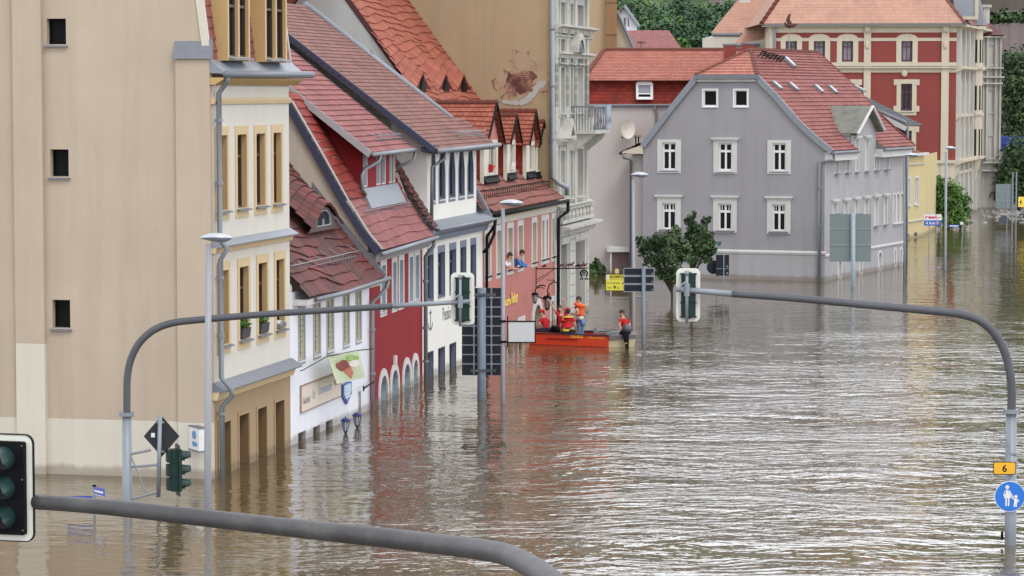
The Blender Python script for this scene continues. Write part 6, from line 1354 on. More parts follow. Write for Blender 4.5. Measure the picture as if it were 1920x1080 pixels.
# floating debris
rnd = random.Random(9); q = MB()
for i in range(420):
    px = rnd.gauss(1888, 26); py = rnd.gauss(394, 8)
    if rnd.random() < .25: px = rnd.gauss(1865, 40); py = rnd.uniform(378, 418)
    if py < 381 or py > 422 or px < 1815 or rnd.random() < .35: continue
    x, y = G(px, py); s = rnd.uniform(.05, .2); a = rnd.uniform(0, 3.14)
    q.box(Mr(x, y, a), -s, s, -.01, rnd.uniform(.015, .06), -s * .4, s * .4)
o = tag(q.build('floating_debris', flat('debris_white', (.40, .39, .37), .8, var=.5)), 'pale floating debris scattered on the far flood water by the palace', 'debris'); o['kind'] = 'stuff'
# ================================================================== STREET FURNITURE
def lamp(px, ybase, head_l, head_r, yhead, label, pr=.055, top=None, mat=m_polel, px_top=None, reach=None):
    x, y = G(px, ybase); t = thing('street_lamp', label, 'street lamp', (x, y, 0), 'street lamps along the flooded road')
    tp = at(px_top or px, yhead + 3, y); q = MB(); q.tube([(x, y, -2), (x, y, 1.2), (tp[0], y, tp[2] - .1)], [pr * 1.35, pr * 1.15, pr], 10); q.build('pole', mat, t, smooth=True)
    a = at(head_l, yhead, y)[0]; b = at(head_r, yhead, y)[0]; L_ = b - a; cx_ = (a + b) / 2; zc_ = at(px, yhead, y)[2]
    vs = []; n = 12; m_ = 14
    for j in range(m_ + 1):
        s = j / m_; prof = (math.sin(math.pi * min(1, s * 1.0)) ** .55) if 0 < s < 1 else 0.02; xx = a + L_ * s
        for i in range(n):
            th = i / n * 6.283; yy = math.cos(th) * .15 * prof; zz = math.sin(th); zz = zz * (.085 if zz > 0 else .11 * (.5 + .9 * s if s < .75 else .5 + .9 * .75 - (s - .75))) * prof
            vs.append((xx, y + yy, zc_ + zz + .02 * math.sin(math.pi * s)))
    F1 = []; F2 = []
    for j in range(m_):
        for i in range(n):
            f = (j * n + i, j * n + (i + 1) % n, (j + 1) * n + (i + 1) % n, (j + 1) * n + i)
            (F1 if i < n // 2 else F2).append(f)
    q = MB(); q.mesh(vs, F1); q.build('lamp_head', m_lamph, t, smooth=True)
    g = MB(); g.mesh(vs, F2); g.build('lamp_glass', flat('lamp_underside', (.20, .23, .27), .25) if 'lamp_underside' not in bpy.data.materials else bpy.data.materials['lamp_underside'], t, smooth=True)
    return t
lamp(390, 955, 374, 436, 446, 'pale street lamp pole standing in front of the corner of the beige house', pr=.062, px_top=391)
lamp(943, 757, 935, 982, 381, 'pale street lamp pole carrying the blank white board in front of the pink house')
lamp(1187, 634, 1182, 1216, 328, 'pale street lamp pole beside the yellow furniture advert', pr=.055)
lamp(1772, 506, 1771.5, 1792, 278, 'pale street lamp pole in front of the bushy tree by the brick palace', pr=.058, px_top=1774)
lamp(1695.5, 520, 1696, 1722, 291, 'street lamp with thin dark pole at the far corner of the grey house', pr=.045, mat=m_pipe)

def backboard(t, M, a0, a1, b0, b1, r, front=False):
    q = MB(); q.prism(M, rrect(a0, a1, b0, b1, r), -.008, .008); q.build('backboard', m_board, t)
def signal_back(px0, px1, py0, py1, Y, label, arm_z, tubex, seed=0):
    """three lens signal head seen from behind, on its backboard"""
    p = at((px0 + px1) / 2, py1, Y); t = thing('traffic_signal', label, 'traffic light', p, 'traffic signals hung over the road seen from behind')
    a0 = at(px0, py0, Y)[0]; a1 = at(px1, py0, Y)[0]; z1 = at(px0, py0, Y)[2]; z0 = p[2]; M = lambda a, b, d: (a, Y + .16 + d, b)
    backboard(t, M, a0, a1, z0, z1, .10)
    w_ = a1 - a0; h_ = z1 - z0; x0 = a0 + w_ * .20; x1 = a0 + w_ * .80; q = MB(); n = 3
    for k in range(3):
        zb_ = z0 + h_ * (.085 + .275 * k); zt_ = z0 + h_ * (.085 + .275 * (k + 1)) - .012
        q.prism(lambda a, b, d: (a, Y + .15 + d, b), [(x0, zb_), (x1, zb_), (x1, zt_), (x0, zt_)], -.10, .02)
        q.box(lambda a, b, d: (a, Y + d, b), x0 + .03, x1 - .03, zb_ + .02, zt_ - .02, .02, .06)
    q.prism(lambda a, b, d: (a, Y + .15 + d, b), [(x0 + .06, z1 - h_ * .09), (x1 - .06, z1 - h_ * .09), (x1 - .14, z1 - h_ * .05), (x0 + .14, z1 - h_ * .05)], -.08, .02)
    q.prism(lambda a, b, d: (a, Y + .15 + d, b), [(x0 + .06, z0 + h_ * .085), (x1 - .06, z0 + h_ * .085), (x1 - .12, z0 + h_ * .05), (x0 + .12, z0 + h_ * .05)], -.08, .02)
    for zz in (z0 + h_ * .09, z0 + h_ * .36, z0 + h_ * .63, z0 + h_ * .90): q.box(lambda a, b, d: (a, Y + .13 + d, b), x0 - .02, x1 + .02, zz - .012, zz + .012, -.09, .02)
    q.build('housing', m_green, t)
    tx = at(tubex, 500, Y)[0]; q = MB(); q.tube([(tx, Y - .03, z0 - .02), (tx, Y - .03, z1 - .05)], .030, 8); q.tube([(tx, Y - .03, z1 - .12), (tx, Y - .03, z1 - .03)], .042, 8); q.build('mounting_tube', m_galv, t, smooth=True)
    q = MB(); q.tube([(tx, Y - .05, arm_z - .12), (tx, Y - .05, arm_z + .12)], .055, 8); q.tube([(tx - .02, Y - .09, arm_z + .16), (tx - .1, Y - .1, arm_z + .10), (tx - .14, Y - .1, arm_z + .04)], .018, 6); q.build('clamp', m_galv, t)
    g = MB()
    for k in range(3):
        zc_ = z0 + h_ * (.085 + .275 * (k + .5)); g.tube([((x0 + x1) / 2, Y + .17, zc_), ((x0 + x1) / 2, Y + .30, zc_)], .105, 12)
    g.build('visor', m_green, t); return t
# right mast
xm, ym = G(1896, 1021)
t = thing('signal_mast', 'galvanised signal mast on the right whose dark arm curves left over the water', 'signal mast', (xm, ym, 0))
q = MB(); p1 = at(1896, 772, ym); q.tube([(xm, ym, -2), p1], [.115, .105], 12); q.build('post', m_galv, t, smooth=True)
def dens(P, k=4):
    out = []; n = len(P)
    for i in range(n - 1):
        p0, p1_, p2_, p3_ = P[max(i - 1, 0)], P[i], P[i + 1], P[min(i + 2, n - 1)]
        for j in range(k):
            t = j / k; out.append(tuple(.5 * (2 * b + (c - a) * t + (2 * a - 5 * b + 4 * c - d) * t * t + (3 * b - a - 3 * c + d) * t ** 3) for a, b, c, d in zip(p0, p1_, p2_, p3_)))
    return out + [tuple(P[-1])]
def path(pts, Y0, Y1=None): n = len(pts); return dens([at(x, y, Y0 + (Y1 - Y0 if Y1 else 0) * i / (n - 1)) for i, (x, y) in enumerate(pts)])
def rad(R): return [v[0] for v in dens([(r,) for r in R])]
arm = path([(1896, 775), (1897, 735), (1893, 695), (1882, 655), (1862, 622), (1835, 600), (1800, 589), (1750, 583), (1650, 574), (1500, 560), (1372, 551)], ym)
q = MB(); q.tube(arm, rad([.082] * 6 + [.08, .078, .075, .07, .065]), 12); q.build('arm', m_galvd, t, smooth=True)
q = MB(); q.tube([at(1376, 551.5, ym), at(1268, 542, ym)], [.062, .055], 10); q.build('arm_tip', m_galv, t, smooth=True)
q = MB(); q.tube([p1 + Vector((0, 0, -.03)) if isinstance(p1, Vector) else (p1[0], p1[1], p1[2] - .03), (p1[0], p1[1], p1[2] + .05)], .16, 12)
for s in (-1, 1): q.tube([(p1[0] + s * .15, ym - .05, p1[2] - .06), (p1[0] + s * .15, ym - .05, p1[2] + .08)], .02, 6)
q.build('flange', m_galv, t)
q = MB(); z_ = at(0, 868, ym)[2]; q.tube([(xm, ym, z_ - .02), (xm, ym, z_ + .02)], .122, 10); z_ = at(0, 850, ym)[2]; q.tube([(xm, ym, z_ - .015), (xm, ym, z_ + .015)], .12, 10)
q.tube([at(1885, 822, ym - .1), at(1889, 840, ym - .1), at(1885, 858, ym - .1)], .01, 4); q.box(Mf(0, ym - .16), *(at(1883, 0, ym)[0], at(1888, 0, ym)[0]), at(0, 832, ym)[2], at(0, 820, ym)[2], -.02, .02); q.build('clamp', m_galv, t)
q = MB(); q.box(Mf(0, ym - .13), at(1887, 0, ym)[0], at(1891, 0, ym)[0], at(0, 1010, ym)[2], at(0, 995, ym)[2], -.03, .03); q.build('cable_box', m_black, t)
signal_back(1269, 1314, 504, 604, ym, 'rear of the white edged traffic signal on the tip of the right mast arm', at(1290, 543, ym)[2], 1288)
# left mast
xl, yl = G(238, 940)
t = thing('signal_mast', 'galvanised signal mast on the left whose dark arm curves right across the house fronts', 'signal mast', (xl, yl, 0))
q = MB(); p1 = at(238, 777, yl); q.tube([(xl, yl, -2), p1], [.115, .10], 12); q.build('post', m_galv, t, smooth=True)
arm = path([(238, 780), (238, 740), (239, 705), (246, 672), (262, 642), (288, 619), (322, 606), (370, 600), (500, 589), (640, 580), (735, 574)], yl)
q = MB(); q.tube(arm, rad([.078] * 6 + [.076, .074, .07, .068, .065]), 12); q.build('arm', m_galvd, t, smooth=True)
q = MB(); q.tube([at(732, 574, yl), at(882, 565, yl)], [.055, .048], 10); q.build('arm_tip', m_galv, t, smooth=True)
q = MB(); q.tube([(p1[0], p1[1], p1[2] - .03), (p1[0], p1[1], p1[2] + .04)], .155, 12)
for s in (-1, 1): q.tube([(p1[0] + s * .14, yl - .05, p1[2] - .05), (p1[0] + s * .14, yl - .05, p1[2] + .07)], .018, 6)
q.build('flange', m_galv, t)
signal_back(845, 889, 512, 610, yl, 'rear of the white edged traffic signal on the tip of the left mast arm', at(868, 566, yl)[2], 863)
br = MB(); Yb = yl
for a, b in (((242, 852), (282, 844)), ((243, 876), (300, 871)), ((242, 937), (298, 922))): br.tube([at(*a, Yb), at(*b, Yb - .1)], .028, 7)
br.tube([at(247, 858, Yb - .05), at(274, 925, Yb - .05)], .016, 6); br.build('bracket', m_galv, t)
# diamond sign + side signal on the left mast
t = thing('diamond_sign', 'back of a dark diamond shaped sign on a short galvanised post by the left mast', 'road sign', at(297, 930, yl))
q = MB(); q.tube([at(297, 932, yl - .1), at(300, 780, yl - .1)], .045, 8); q.build('post', m_galv, t, smooth=True)
c = at(303, 818, yl + .02); q = MB(); r = .44; a_ = .04; P_2 = []
for s in range(4):
    th = s * math.pi / 2; d1 = (math.cos(th), math.sin(th)); d0 = (math.cos(th - .0), math.sin(th)); nx_, ny_ = -d1[1], d1[0]
    P_2 += [(d1[0] * (r - .03) - nx_ * .03, d1[1] * (r - .03) - ny_ * .03), (d1[0] * r, d1[1] * r), (d1[0] * (r - .03) + nx_ * .03, d1[1] * (r - .03) + ny_ * .03)]
q.prism(Mf(c[0], c[1]), [(a * .86, c[2] + b) for a, b in P_2], -.004, .004); q.build('plate', flat('sign_back_dark', (.03, .033, .037), .6, spec=.2), t)
q = MB(); q.box(Mf(c[0], c[1]), -.22, -.14, c[2] - .02, c[2] + .07, -.008, -.004); q.build('sticker', m_whitef, t)
q = MB(); q.box(Mf(c[0], c[1]), -.10, .06, c[2] + .28, c[2] + .32, -.05, -.01); q.box(Mf(c[0], c[1]), -.10, .06, c[2] - .34, c[2] - .30, -.05, -.01); q.build('clamp', m_galv, t)
t = thing('traffic_signal', 'dark green traffic signal seen from the side behind the diamond sign', 'traffic light', at(322, 922, yl))
cx_, cy, _ = at(318, 880, yl); z0, z1 = at(0, 921, yl)[2], at(0, 842, yl)[2]; Ms = Mr(cx_, cy, math.radians(-72))
q = MB()
for k in range(3):
    za, zb3 = z0 + (z1 - z0) * k / 3 + .005, z0 + (z1 - z0) * (k + 1) / 3 - .005; q.box(Ms, -.14, .14, za, zb3, 0.02, .24); q.box(Ms, -.11, .11, za + .02, zb3 - .02, -.06, .02)
q.build('housing', m_green, t)
q = MB(); q.prism(Ms, rrect(-.26, .26, z0 - .1, z1 + .1, .08), .17, .18); q.build('backboard', flat('board_dark_back', (.03, .05, .05), .5), t)
m_vis = flat('visor_green', (.010, .040, .036), .45)
def visor(q, M, cz, d0, d1, r, n=12):
    rings = []
    for (dd, rr_, cut) in ((d0, r, -.9), (d1, r * .96, .1)):
        rings.append([M(rr_ * math.cos(math.pi * (-.28 + 1.56 * k / n)), cz + rr_ * math.sin(math.pi * (-.28 + 1.56 * k / n)) - .02 * (dd == d1), dd if math.sin(math.pi * (-.28 + 1.56 * k / n)) > -.1 else d0 + (dd - d0) * .35) for k in range(n + 1)])
    for k in range(n):
        q.face([rings[0][k], rings[0][k + 1], rings[1][k + 1], rings[1][k]])
    r2_ = [tuple(Vector(p) * 1.0) for p in rings[1]]
q = MB()
for k in range(3): visor(q, Ms, z0 + (z1 - z0) * (k + .5) / 3, .24, .44, .115)
q.build('visor', m_vis, t, smooth=True)
q = MB()
for k in range(3): q.ell(Ms(0, z0 + (z1 - z0) * (k + .5) / 3, .25), (.09, .05, .09), nu=10, nv=5)
q.build('lens', m_glass, t)
# near mast: arm crossing the bottom and signal head at left edge
Ya, Yb = 27.0, 20.5
pts = [(68, 941), (200, 951), (400, 973), (550, 990), (700, 1006), (820, 1020), (900, 1030), (950, 1040), (985, 1056), (1015, 1074), (1045, 1100), (1075, 1135), (1095, 1180)]
arm = path(pts, Ya, Yb); base = (arm[-1][0], arm[-1][1], 0)
t = thing('signal_mast', 'thick dark weathered steel arm crossing the bottom of the view in the foreground', 'signal mast', (arm[-1][0] + .08, arm[-1][1], 0))
q = MB(); q.tube(arm, rad([.073, .077, .083, .087, .09, .092, .093, .094, .095, .096, .097, .098, .10]), 20)
m_arm, nt_, b_ = newmat('weathered_arm_paint'); n1 = noise(nt_, pos(nt_), 2.2, 5, .65); n2 = noise(nt_, pos(nt_), 16, 4, .7); g_ = N(nt_, 'NewGeometry'); s_ = N(nt_, 'SeparateXYZ'); nt_.links.new(g_.outputs['Normal'], s_.inputs[0])
nt_.links.new(mixc(nt_, n2, ramp(nt_, n1, [(.3, (.035, .038, .045)), (.5, (.075, .076, .08)), (.7, (.14, .135, .125))]), (.075, .072, .07)), b_.inputs['Base Color']); b_.inputs['Roughness'].default_value = .6; b_.inputs['Metallic'].default_value = .15; bump(nt_, b_, n2, .003, .5)
q.build('arm', m_arm, t, smooth=True)
q = MB(); q.tube([arm[-1], (arm[-1][0] + .08, arm[-1][1], arm[-1][2] - .4), (arm[-1][0] + .08, arm[-1][1], -2)], [.10, .11, .12], 12); q.build('post', m_galv, t)
q = MB(); e = Vector(arm[0]); q.tube([e + Vector((.02, 0, 0)), e + Vector((.09, -.01, 0))], .080, 16); q.build('end_collar', m_galvd, t)
Ys = 27.0; x1_, z1_ = at(63, 815, Ys)[0], at(63, 815, Ys)[2]; z0_ = at(62, 1015, Ys)[2]; zr1, x0_ = z1_, x1_ - .50
t = thing('traffic_signal', 'large black traffic signal with white border and hooded lenses cut off by the left edge', 'traffic light', (x0_ + .25, Ys, z0_))
Ms = Mr(x1_, Ys - .02, math.radians(-15.0)); w_ = -.56
q = MB(); q.prism(Ms, rrect(w_, 0, z0_, z1_, .09, 8), -.012, .0); q.build('backboard', m_board, t)
q = MB(); q.ring(Ms, rrect(w_ - .006, .006, z0_ - .006, z1_ + .006, .095, 8), rrect(w_ + .004, -.004, z0_ + .004, z1_ - .004, .088, 8), -.02, .012); q.build('edge_trim', m_black, t)
q = MB(); q.prism(Ms, rrect(w_ + .07, -.07, z0_ + .07, z1_ - .065, .025), -.075, -.0125); q.build('housing', m_black, t)
m_vg = flat('visor_dark_green', (.009, .038, .034), .45)
zz = [z0_ + (z1_ - z0_) * f_ for f_ in (.225, .50, .775)]; q = MB(); cxs = w_ / 2 - .01
for c_ in zz:
    n = 20; R = .125; A = []; B = []
    for k in range(n + 1):
        th = math.pi * (-.30 + 1.6 * k / n); sn = math.sin(th); A.append(Ms(cxs + R * math.cos(th), c_ + R * sn, -.075)); B.append(Ms(cxs + R * .97 * math.cos(th), c_ + R * .97 * sn - .015, -.075 - (.28 if sn > .1 else .28 * max(.2, (sn + .9)))))
    for k in range(n): q.face([A[k], A[k + 1], B[k + 1], B[k]]); q.face([Vector(a_) + (Vector(Ms(cxs, c_, -.1)) - Vector(a_)) * .03 for a_ in (A[k], A[k + 1], B[k + 1], B[k])])
q.build('visor', m_vg, t, smooth=True)
q = MB()
for c_ in zz: q.tube([Ms(cxs, c_, -.076), Ms(cxs, c_, -.09)], .11, 16)
q.build('lens', m_glass, t)
q = MB()
for (aa, bb_) in ((-.085, z1_ - .10), (-.085, z0_ + .62), (-.085, z0_ + .12)): q.tube([Ms(aa, bb_, -.09), Ms(aa, bb_, -.07)], .006, 6)
q.build('screw', m_galv, t)
# route 6 plate and the pedestrian sign on the right mast
t = thing('route_sign', 'small orange yellow plate with the number 6 on the right signal mast', 'road sign', at(1894, 890, ym - .2))
Yr = ym - .18; a0, a1 = at(1873, 0, Yr)[0], at(1916, 0, Yr)[0]; z0, z1 = at(0, 890, Yr)[2], at(0, 866, Yr)[2]; M = Mf(0, Yr)
q = MB(); q.prism(M, rrect(a0, a1, z0, z1, .035), 0, .012); q.build('plate', m_black, t)
q = MB(); q.prism(M, rrect(a0 + .012, a1 - .012, z0 + .012, z1 - .012, .03), -.004, -.001); q.build('face', flat('route_yellow', (.80, .42, .02), .4), t)
text(t, '6', M, (a0 + a1) / 2 - .045, (a0 + a1) / 2 + .045, z0 + .05, z1 - .05, -.006, m_black, bold=.02)
t = thing('pedestrian_sign', 'round blue sign with a white adult and child on the right signal mast', 'road sign', at(1893, 960, ym - .2))
c = at(1893.5, 931, Yr); R = .295; q = MB(); q.prism(M, [(c[0] + R * math.cos(k / 36 * 6.2832), c[2] + R * math.sin(k / 36 * 6.2832)) for k in range(36)], 0, .012); q.build('plate', m_whitef, t)
q = MB(); q.prism(M, [(c[0] + (R - .012) * math.cos(k / 36 * 6.2832), c[2] + (R - .012) * math.sin(k / 36 * 6.2832)) for k in range(36)], -.004, -.001); q.build('face', flat('sign_blue_bright', (.015, .16, .58), .35), t)
q = MB(); s = R / 62.
def pp(pts, d=-.007): q.prism(M, [(c[0] + (x) * s, c[2] + (y) * s) for x, y in pts], d, d + .002)
def disc(x, y, r, d=-.007): pp([(x + r * math.cos(k / 14 * 6.283), y + r * math.sin(k / 14 * 6.283)) for k in range(14)], d)
disc(-11, 38, 8); pp([(-17, 27), (-6, 27), (-2, 12), (8, -6), (-24, -6), (-20, 10)]); pp([(-7, 26), (-1, 24), (10, 5), (16, -2), (13, -5), (4, 4), (-5, 16)]); pp([(-17, 26), (-20, 24), (-27, 4), (-23, 2), (-16, 14)]); pp([(-18, -6), (-12, -6), (-12, -38), (-18, -38)]); pp([(-8, -6), (-2, -6), (-2, -38), (-8, -38)])
disc(24, 0, 6.5); pp([(18, -8), (31, -8), (33, -24), (28, -24), (28, -42), (23, -42), (22, -28), (20, -42), (15, -42), (17, -22)]); pp([(18, -8), (10, -3), (9, -7), (17, -14)]); pp([(31, -8), (38, -18), (36, -20), (30, -14)])
q.build('adult_and_child', m_whitef, t)
q = MB()
for zz_ in (c[2] + .12, c[2] - .12, (z0 + z1) / 2): q.tube([(xm, ym, zz_ - .015), (xm, ym, zz_ + .015)], .125, 10)
q.build('clamp', m_galv, t)
# street name sign at far left
x, y = G(176, 966); t = thing('street_name_sign', 'thin post with two blue street name plates at the far left', 'street sign', (x, y, 0))
q = MB(); q.tube([(x, y, -2), at(177, 912, y)], .032, 7); q.build('post', m_galv, t); q = MB(); q.tube([at(177, 913, y), at(177, 909, y)], .038, 7); q.build('cap', m_black, t)
mst = flat('street_sign_blue', (.02, .06, .36), .4)
zt_ = at(0, 911, y)[2]; Mq = Mr(x, y, math.radians(-55)); q = MB(); q.box(Mq, .04, .48, zt_ - .17, zt_ - .01, -.01, .01); q.build('name_plate', mst, t); q = MB(); q.box(Mq, .07, .45, zt_ - .11, zt_ - .07, -.013, -.011); q.box(Mq, .045, .475, zt_ - .165, zt_ - .155, -.013, -.011); q.build('lettering', m_whitef, t)
Mq = Mr(x, y, math.radians(180 + 3)); q = MB(); z_ = at(0, 930, y)[2]; q.box(Mq, .03, .55, z_ - .16, z_, -.01, .01); q.build('name_plate', mst, t)
# big dark sign back
x, y = G(903, 750); t = thing('large_direction_sign', 'large dark road sign back with a grid of bright joints on a thick post', 'road sign', (x, y, 0))
q = MB(); q.tube([(x, y, -2), at(903, 540, y)], .125, 14); q.build('post', m_galvd if False else flat('blue_grey_steel', (.17, .21, .25), .5, .2), t, smooth=True)
a0, a1 = at(865, 0, y)[0], at(941, 0, y)[0]; am = at(889, 0, y)[0]; z0, z1 = at(0, 705, y)[2], at(0, 541, y)[2]; z2 = at(0, 609, y)[2]; Ys = y + .22; M = Mf(0, Ys)
msb = flat('sign_back_navy', (.018, .022, .032), .6, spec=.2)
q = MB(); q.prism(M, [(a0, z0), (a1, z0), (a1, z1), (am, z1), (am, z2 - .0), (a0, z2)], -.01, .02); q.build('panel', msb, t)
q = MB(); H_ = z1 - z0
for k in range(8):
    z_ = z0 + .32 + k * (H_ - .32) / 8 + .0; q.box(M, a0 if z_ < z2 else am, a1, z_ - .015, z_ + .015, -.03, -.011)
for xx in (at(888, 0, y)[0], at(921, 0, y)[0]):
    q.box(M, xx - .02, xx + .02, z0 - .02, (z1 + .05) if xx > am + .1 else z2 + .05, -.05, -.031)
    for k in range(8): z_ = z0 + .32 + k * (H_ - .32) / 8; q.box(M, xx - .045, xx + .045, z_ - .03, z_ + .03, -.055, -.03) if (z_ < z2 or xx > am + .1) else None
q.build('rail', m_galv, t)
q = MB()
for yy in (552, 694): z_ = at(0, yy, y)[2]; q.box(Mf(0, y - .13), x - .3, x + .4, z_ - .035, z_ + .035, -.02, .02)
q.build('cross_arm', m_galvd, t)
# blank white board on the lamp post
yb = G(943, 757)[1]; M = Mf(0, yb - .1); a0, a1 = at(952, 0, yb)[0], at(1004, 0, yb)[0]; z0, z1 = at(0, 642, yb)[2], at(0, 601.5, yb)[2]
t = thing('blank_board', 'blank pale board in a dark frame fixed to the lamp pole before the boat', 'board', (a0, yb, z0))
q = MB(); q.box(M, a0 + .02, a1 - .02, z0 + .02, z1 - .02, -.01, .01); q.build('panel', flat('blank_board_white', (.55, .56, .57), .6, var=.05), t)
q = MB(); q.box(M, a0 - .01, a1 + .01, z1 - .025, z1 + .01, -.02, .03); q.box(M, a0 - .01, a1 + .01, z0 - .01, z0 + .025, -.02, .03); q.box(M, a0 - .02, a0 + .015, z0 - .12, z1 + .13, -.02, .03); q.box(M, a1 - .015, a1 + .01, z0, z1, -.02, .03); q.build('frame', m_black, t)
q = MB()
for z_ in (z0 + .02, z1 - .01): q.tube([at(941, 0, yb)[:2] + (z_,), (a0, yb - .1, z_)], .02, 5); q.tube([(G(943, 757)[0], yb, z_ - .03), (G(943, 757)[0], yb, z_ + .03)], .085, 8)
q.build('bracket', m_black, t)
# yellow furniture advert
yb = G(1187, 634)[1]; M = Mf(0, yb - .15); a0, a1 = at(1137, 0, yb)[0], at(1178.5, 0, yb)[0]; z0, z1 = at(0, 544, yb)[2], at(0, 514, yb)[2]; w_, h_ = a1 - a0, z1 - z0
t = thing('advert_sign', 'yellow furniture store advert reading SCONTO with a left turn arrow', 'sign', (a0, yb, z0))
q = MB(); q.box(M, a0, a1, z0, z1, -.012, .012); q.build('panel', flat('advert_yellow', (.74, .70, .07), .4, var=.04), t)
q = MB(); q.box(M, a0 - .012, a1 + .012, z1, z1 + .025, -.02, .02); q.box(M, a0 - .012, a1 + .012, z0 - .02, z0, -.02, .02); q.box(M, a0 - .02, a0, z0 - .12, z1 + .02, -.02, .02); q.box(M, a1, a1 + .012, z0 - .12, z1, -.02, .02); q.build('frame', m_black, t)
q = MB(); q.box(M, a0 + .01, a0 + w_ * .14, z1 - h_ * .38, z1 - .01, -.0135, -.0125); q.box(M, a0 + w_ * .86, a1 - .01, z1 - h_ * .38, z1 - .01, -.0135, -.0125); q.build('pale_corner', flat('advert_pale', (.68, .66, .60), .5), t)
T = lambda s, x0, x1, y0, y1, m, bo=.02: text(t, s, M, a0 + w_ * x0, a0 + w_ * x1, z0 + h_ * y0, z0 + h_ * y1, -.0145, m, bold=bo)
T('SCONTO', .18, .82, .77, .94, m_black, .05); T('MÖBEL DISCOUNT', .18, .82, .67, .73, flat('advert_red', (.55, .10, .03), .5), .02)
T('in Coswig', .07, .62, .40, .52, m_black); T('nur', .07, .24, .13, .20, m_black); T('9', .34, .46, .10, .30, m_black, .04); T('km', .50, .62, .13, .20, m_black)
q = MB(); q.box(M, a0 + w_ * .84, a0 + w_ * .90, z0 + h_ * .10, z0 + h_ * .47, -.015, -.0128); q.box(M, a0 + w_ * .76, a0 + w_ * .84, z0 + h_ * .42, z0 + h_ * .47, -.015, -.0128); q.prism(M, [(a0 + w_ * .77, z0 + h_ * .38), (a0 + w_ * .77, z0 + h_ * .51), (a0 + w_ * .72, z0 + h_ * .445)], -.015, -.0128); q.build('arrow', m_black, t)
q = MB(); ax = a0 + w_ * .50; q.prism(M, rrect(ax - .07, ax + .07, z1 + .03, z1 + .20, .03), -.01, .01); q.build('badge', flat('badge_cream', (.62, .52, .20), .5), t)
q = MB(); q.tube([(a1, yb - .15, z0 + .05), (at(1187, 0, yb)[0], yb, z0 + .05)], .018, 5); q.tube([(a1, yb - .15, z1 - .05), (at(1187, 0, yb)[0], yb, z1 - .05)], .018, 5); q.build('bracket', m_black, t)
# three panel direction sign back
x, y = G(1207, 645); t = thing('direction_sign', 'back of a dark three panel direction sign on a blue grey post behind the lamp', 'road sign', (x, y, 0))
q = MB(); q.tube([(x, y, -2), at(1206, 501, y)], .060, 9); q.build('post', bpy.data.materials['blue_grey_steel'], t, smooth=True)
a0, a1 = at(1171, 0, y)[0], at(1229, 0, y)[0]; M = Mf(0, y + .12); q = MB(); r_ = MB()
for k in range(3):
    zt_ = at(0, 503 + k * 15.3, y)[2]; zb_ = at(0, 503 + (k + 1) * 15.3 - 1.2, y)[2]; q.prism(M, rrect(a0, a1, zb_, zt_, .04), -.01, .01); r_.ring(M, rrect(a0 - .01, a1 + .01, zb_ - .01, zt_ + .01, .05), rrect(a0 + .02, a1 - .02, zb_ + .02, zt_ - .02, .03), -.016, -.0)
    r_.box(M, a1 - .09, a1 - .04, zb_ + .05, zb_ + .09, -.016, -.011)
q.build('panel', msb, t); r_.build('edge', m_galv, t)
q = MB(); xx = at(1212, 0, y)[0]; q.box(M, xx - .012, xx + .012, at(0, 565, y)[2], at(0, 501, y)[2], -.04, -.02); q.tube([at(1190, 556, y), at(1207, 556, y)], .025, 5); q.build('rail', m_galv, t)
# two posts sign back by the trees
x, y = G(1356.5, 546); t = thing('rectangular_sign', 'back of a dark upright rectangular sign on a thin post right of the trees', 'road sign', (x, y, 0))
q = MB(); q.tube([(x, y, -1.5), at(1357, 478, y)], .028, 6); q.build('post', m_galv, t); q = MB(); q.box(Mf(0, y + .05), at(1345, 0, y)[0], at(1370, 0, y)[0], at(0, 517, y)[2], at(0, 478, y)[2], -.008, .008); q.build('panel', msb, t)
q = MB(); q.box(Mf(0, y + .04), at(1345, 0, y)[0], at(1370, 0, y)[0], at(0, 504.5, y)[2], at(0, 503.5, y)[2], -.01, -.002); 
for yy in (501, 514): q.box(Mf(0, y + .04), at(1365, 0, y)[0], at(1368, 0, y)[0], at(0, yy, y)[2], at(0, yy - 3, y)[2], -.012, -.002)
q.build('rail', m_galv, t)
x, y = G(1343.5, 545); t = thing('round_sign', 'back of a round sign with a green name flag on a thin post', 'road sign', (x, y, 0))
q = MB(); q.tube([(x, y, -1.5), at(1344, 452, y)], .030, 6); q.build('post', m_galv, t); c = at(1338, 501, y); q = MB(); q.prism(Mf(0, y + .06), [(c[0] + .30 * math.cos(k / 24 * 6.283), c[2] + .30 * math.sin(k / 24 * 6.283)) for k in range(24)], -.008, .008); q.build('disc', msb, t)
q = MB(); q.prism(Mf(0, y), [(at(1345, 0, y)[0], at(0, 461, y)[2]), (at(1353, 0, y)[0], at(0, 461, y)[2]), (at(1356, 0, y)[0], at(0, 453, y)[2]), (at(1345, 0, y)[0], at(0, 453, y)[2])], -.01, .01); q.build('name_plate', flat('name_green', (.02, .10, .07), .5), t)
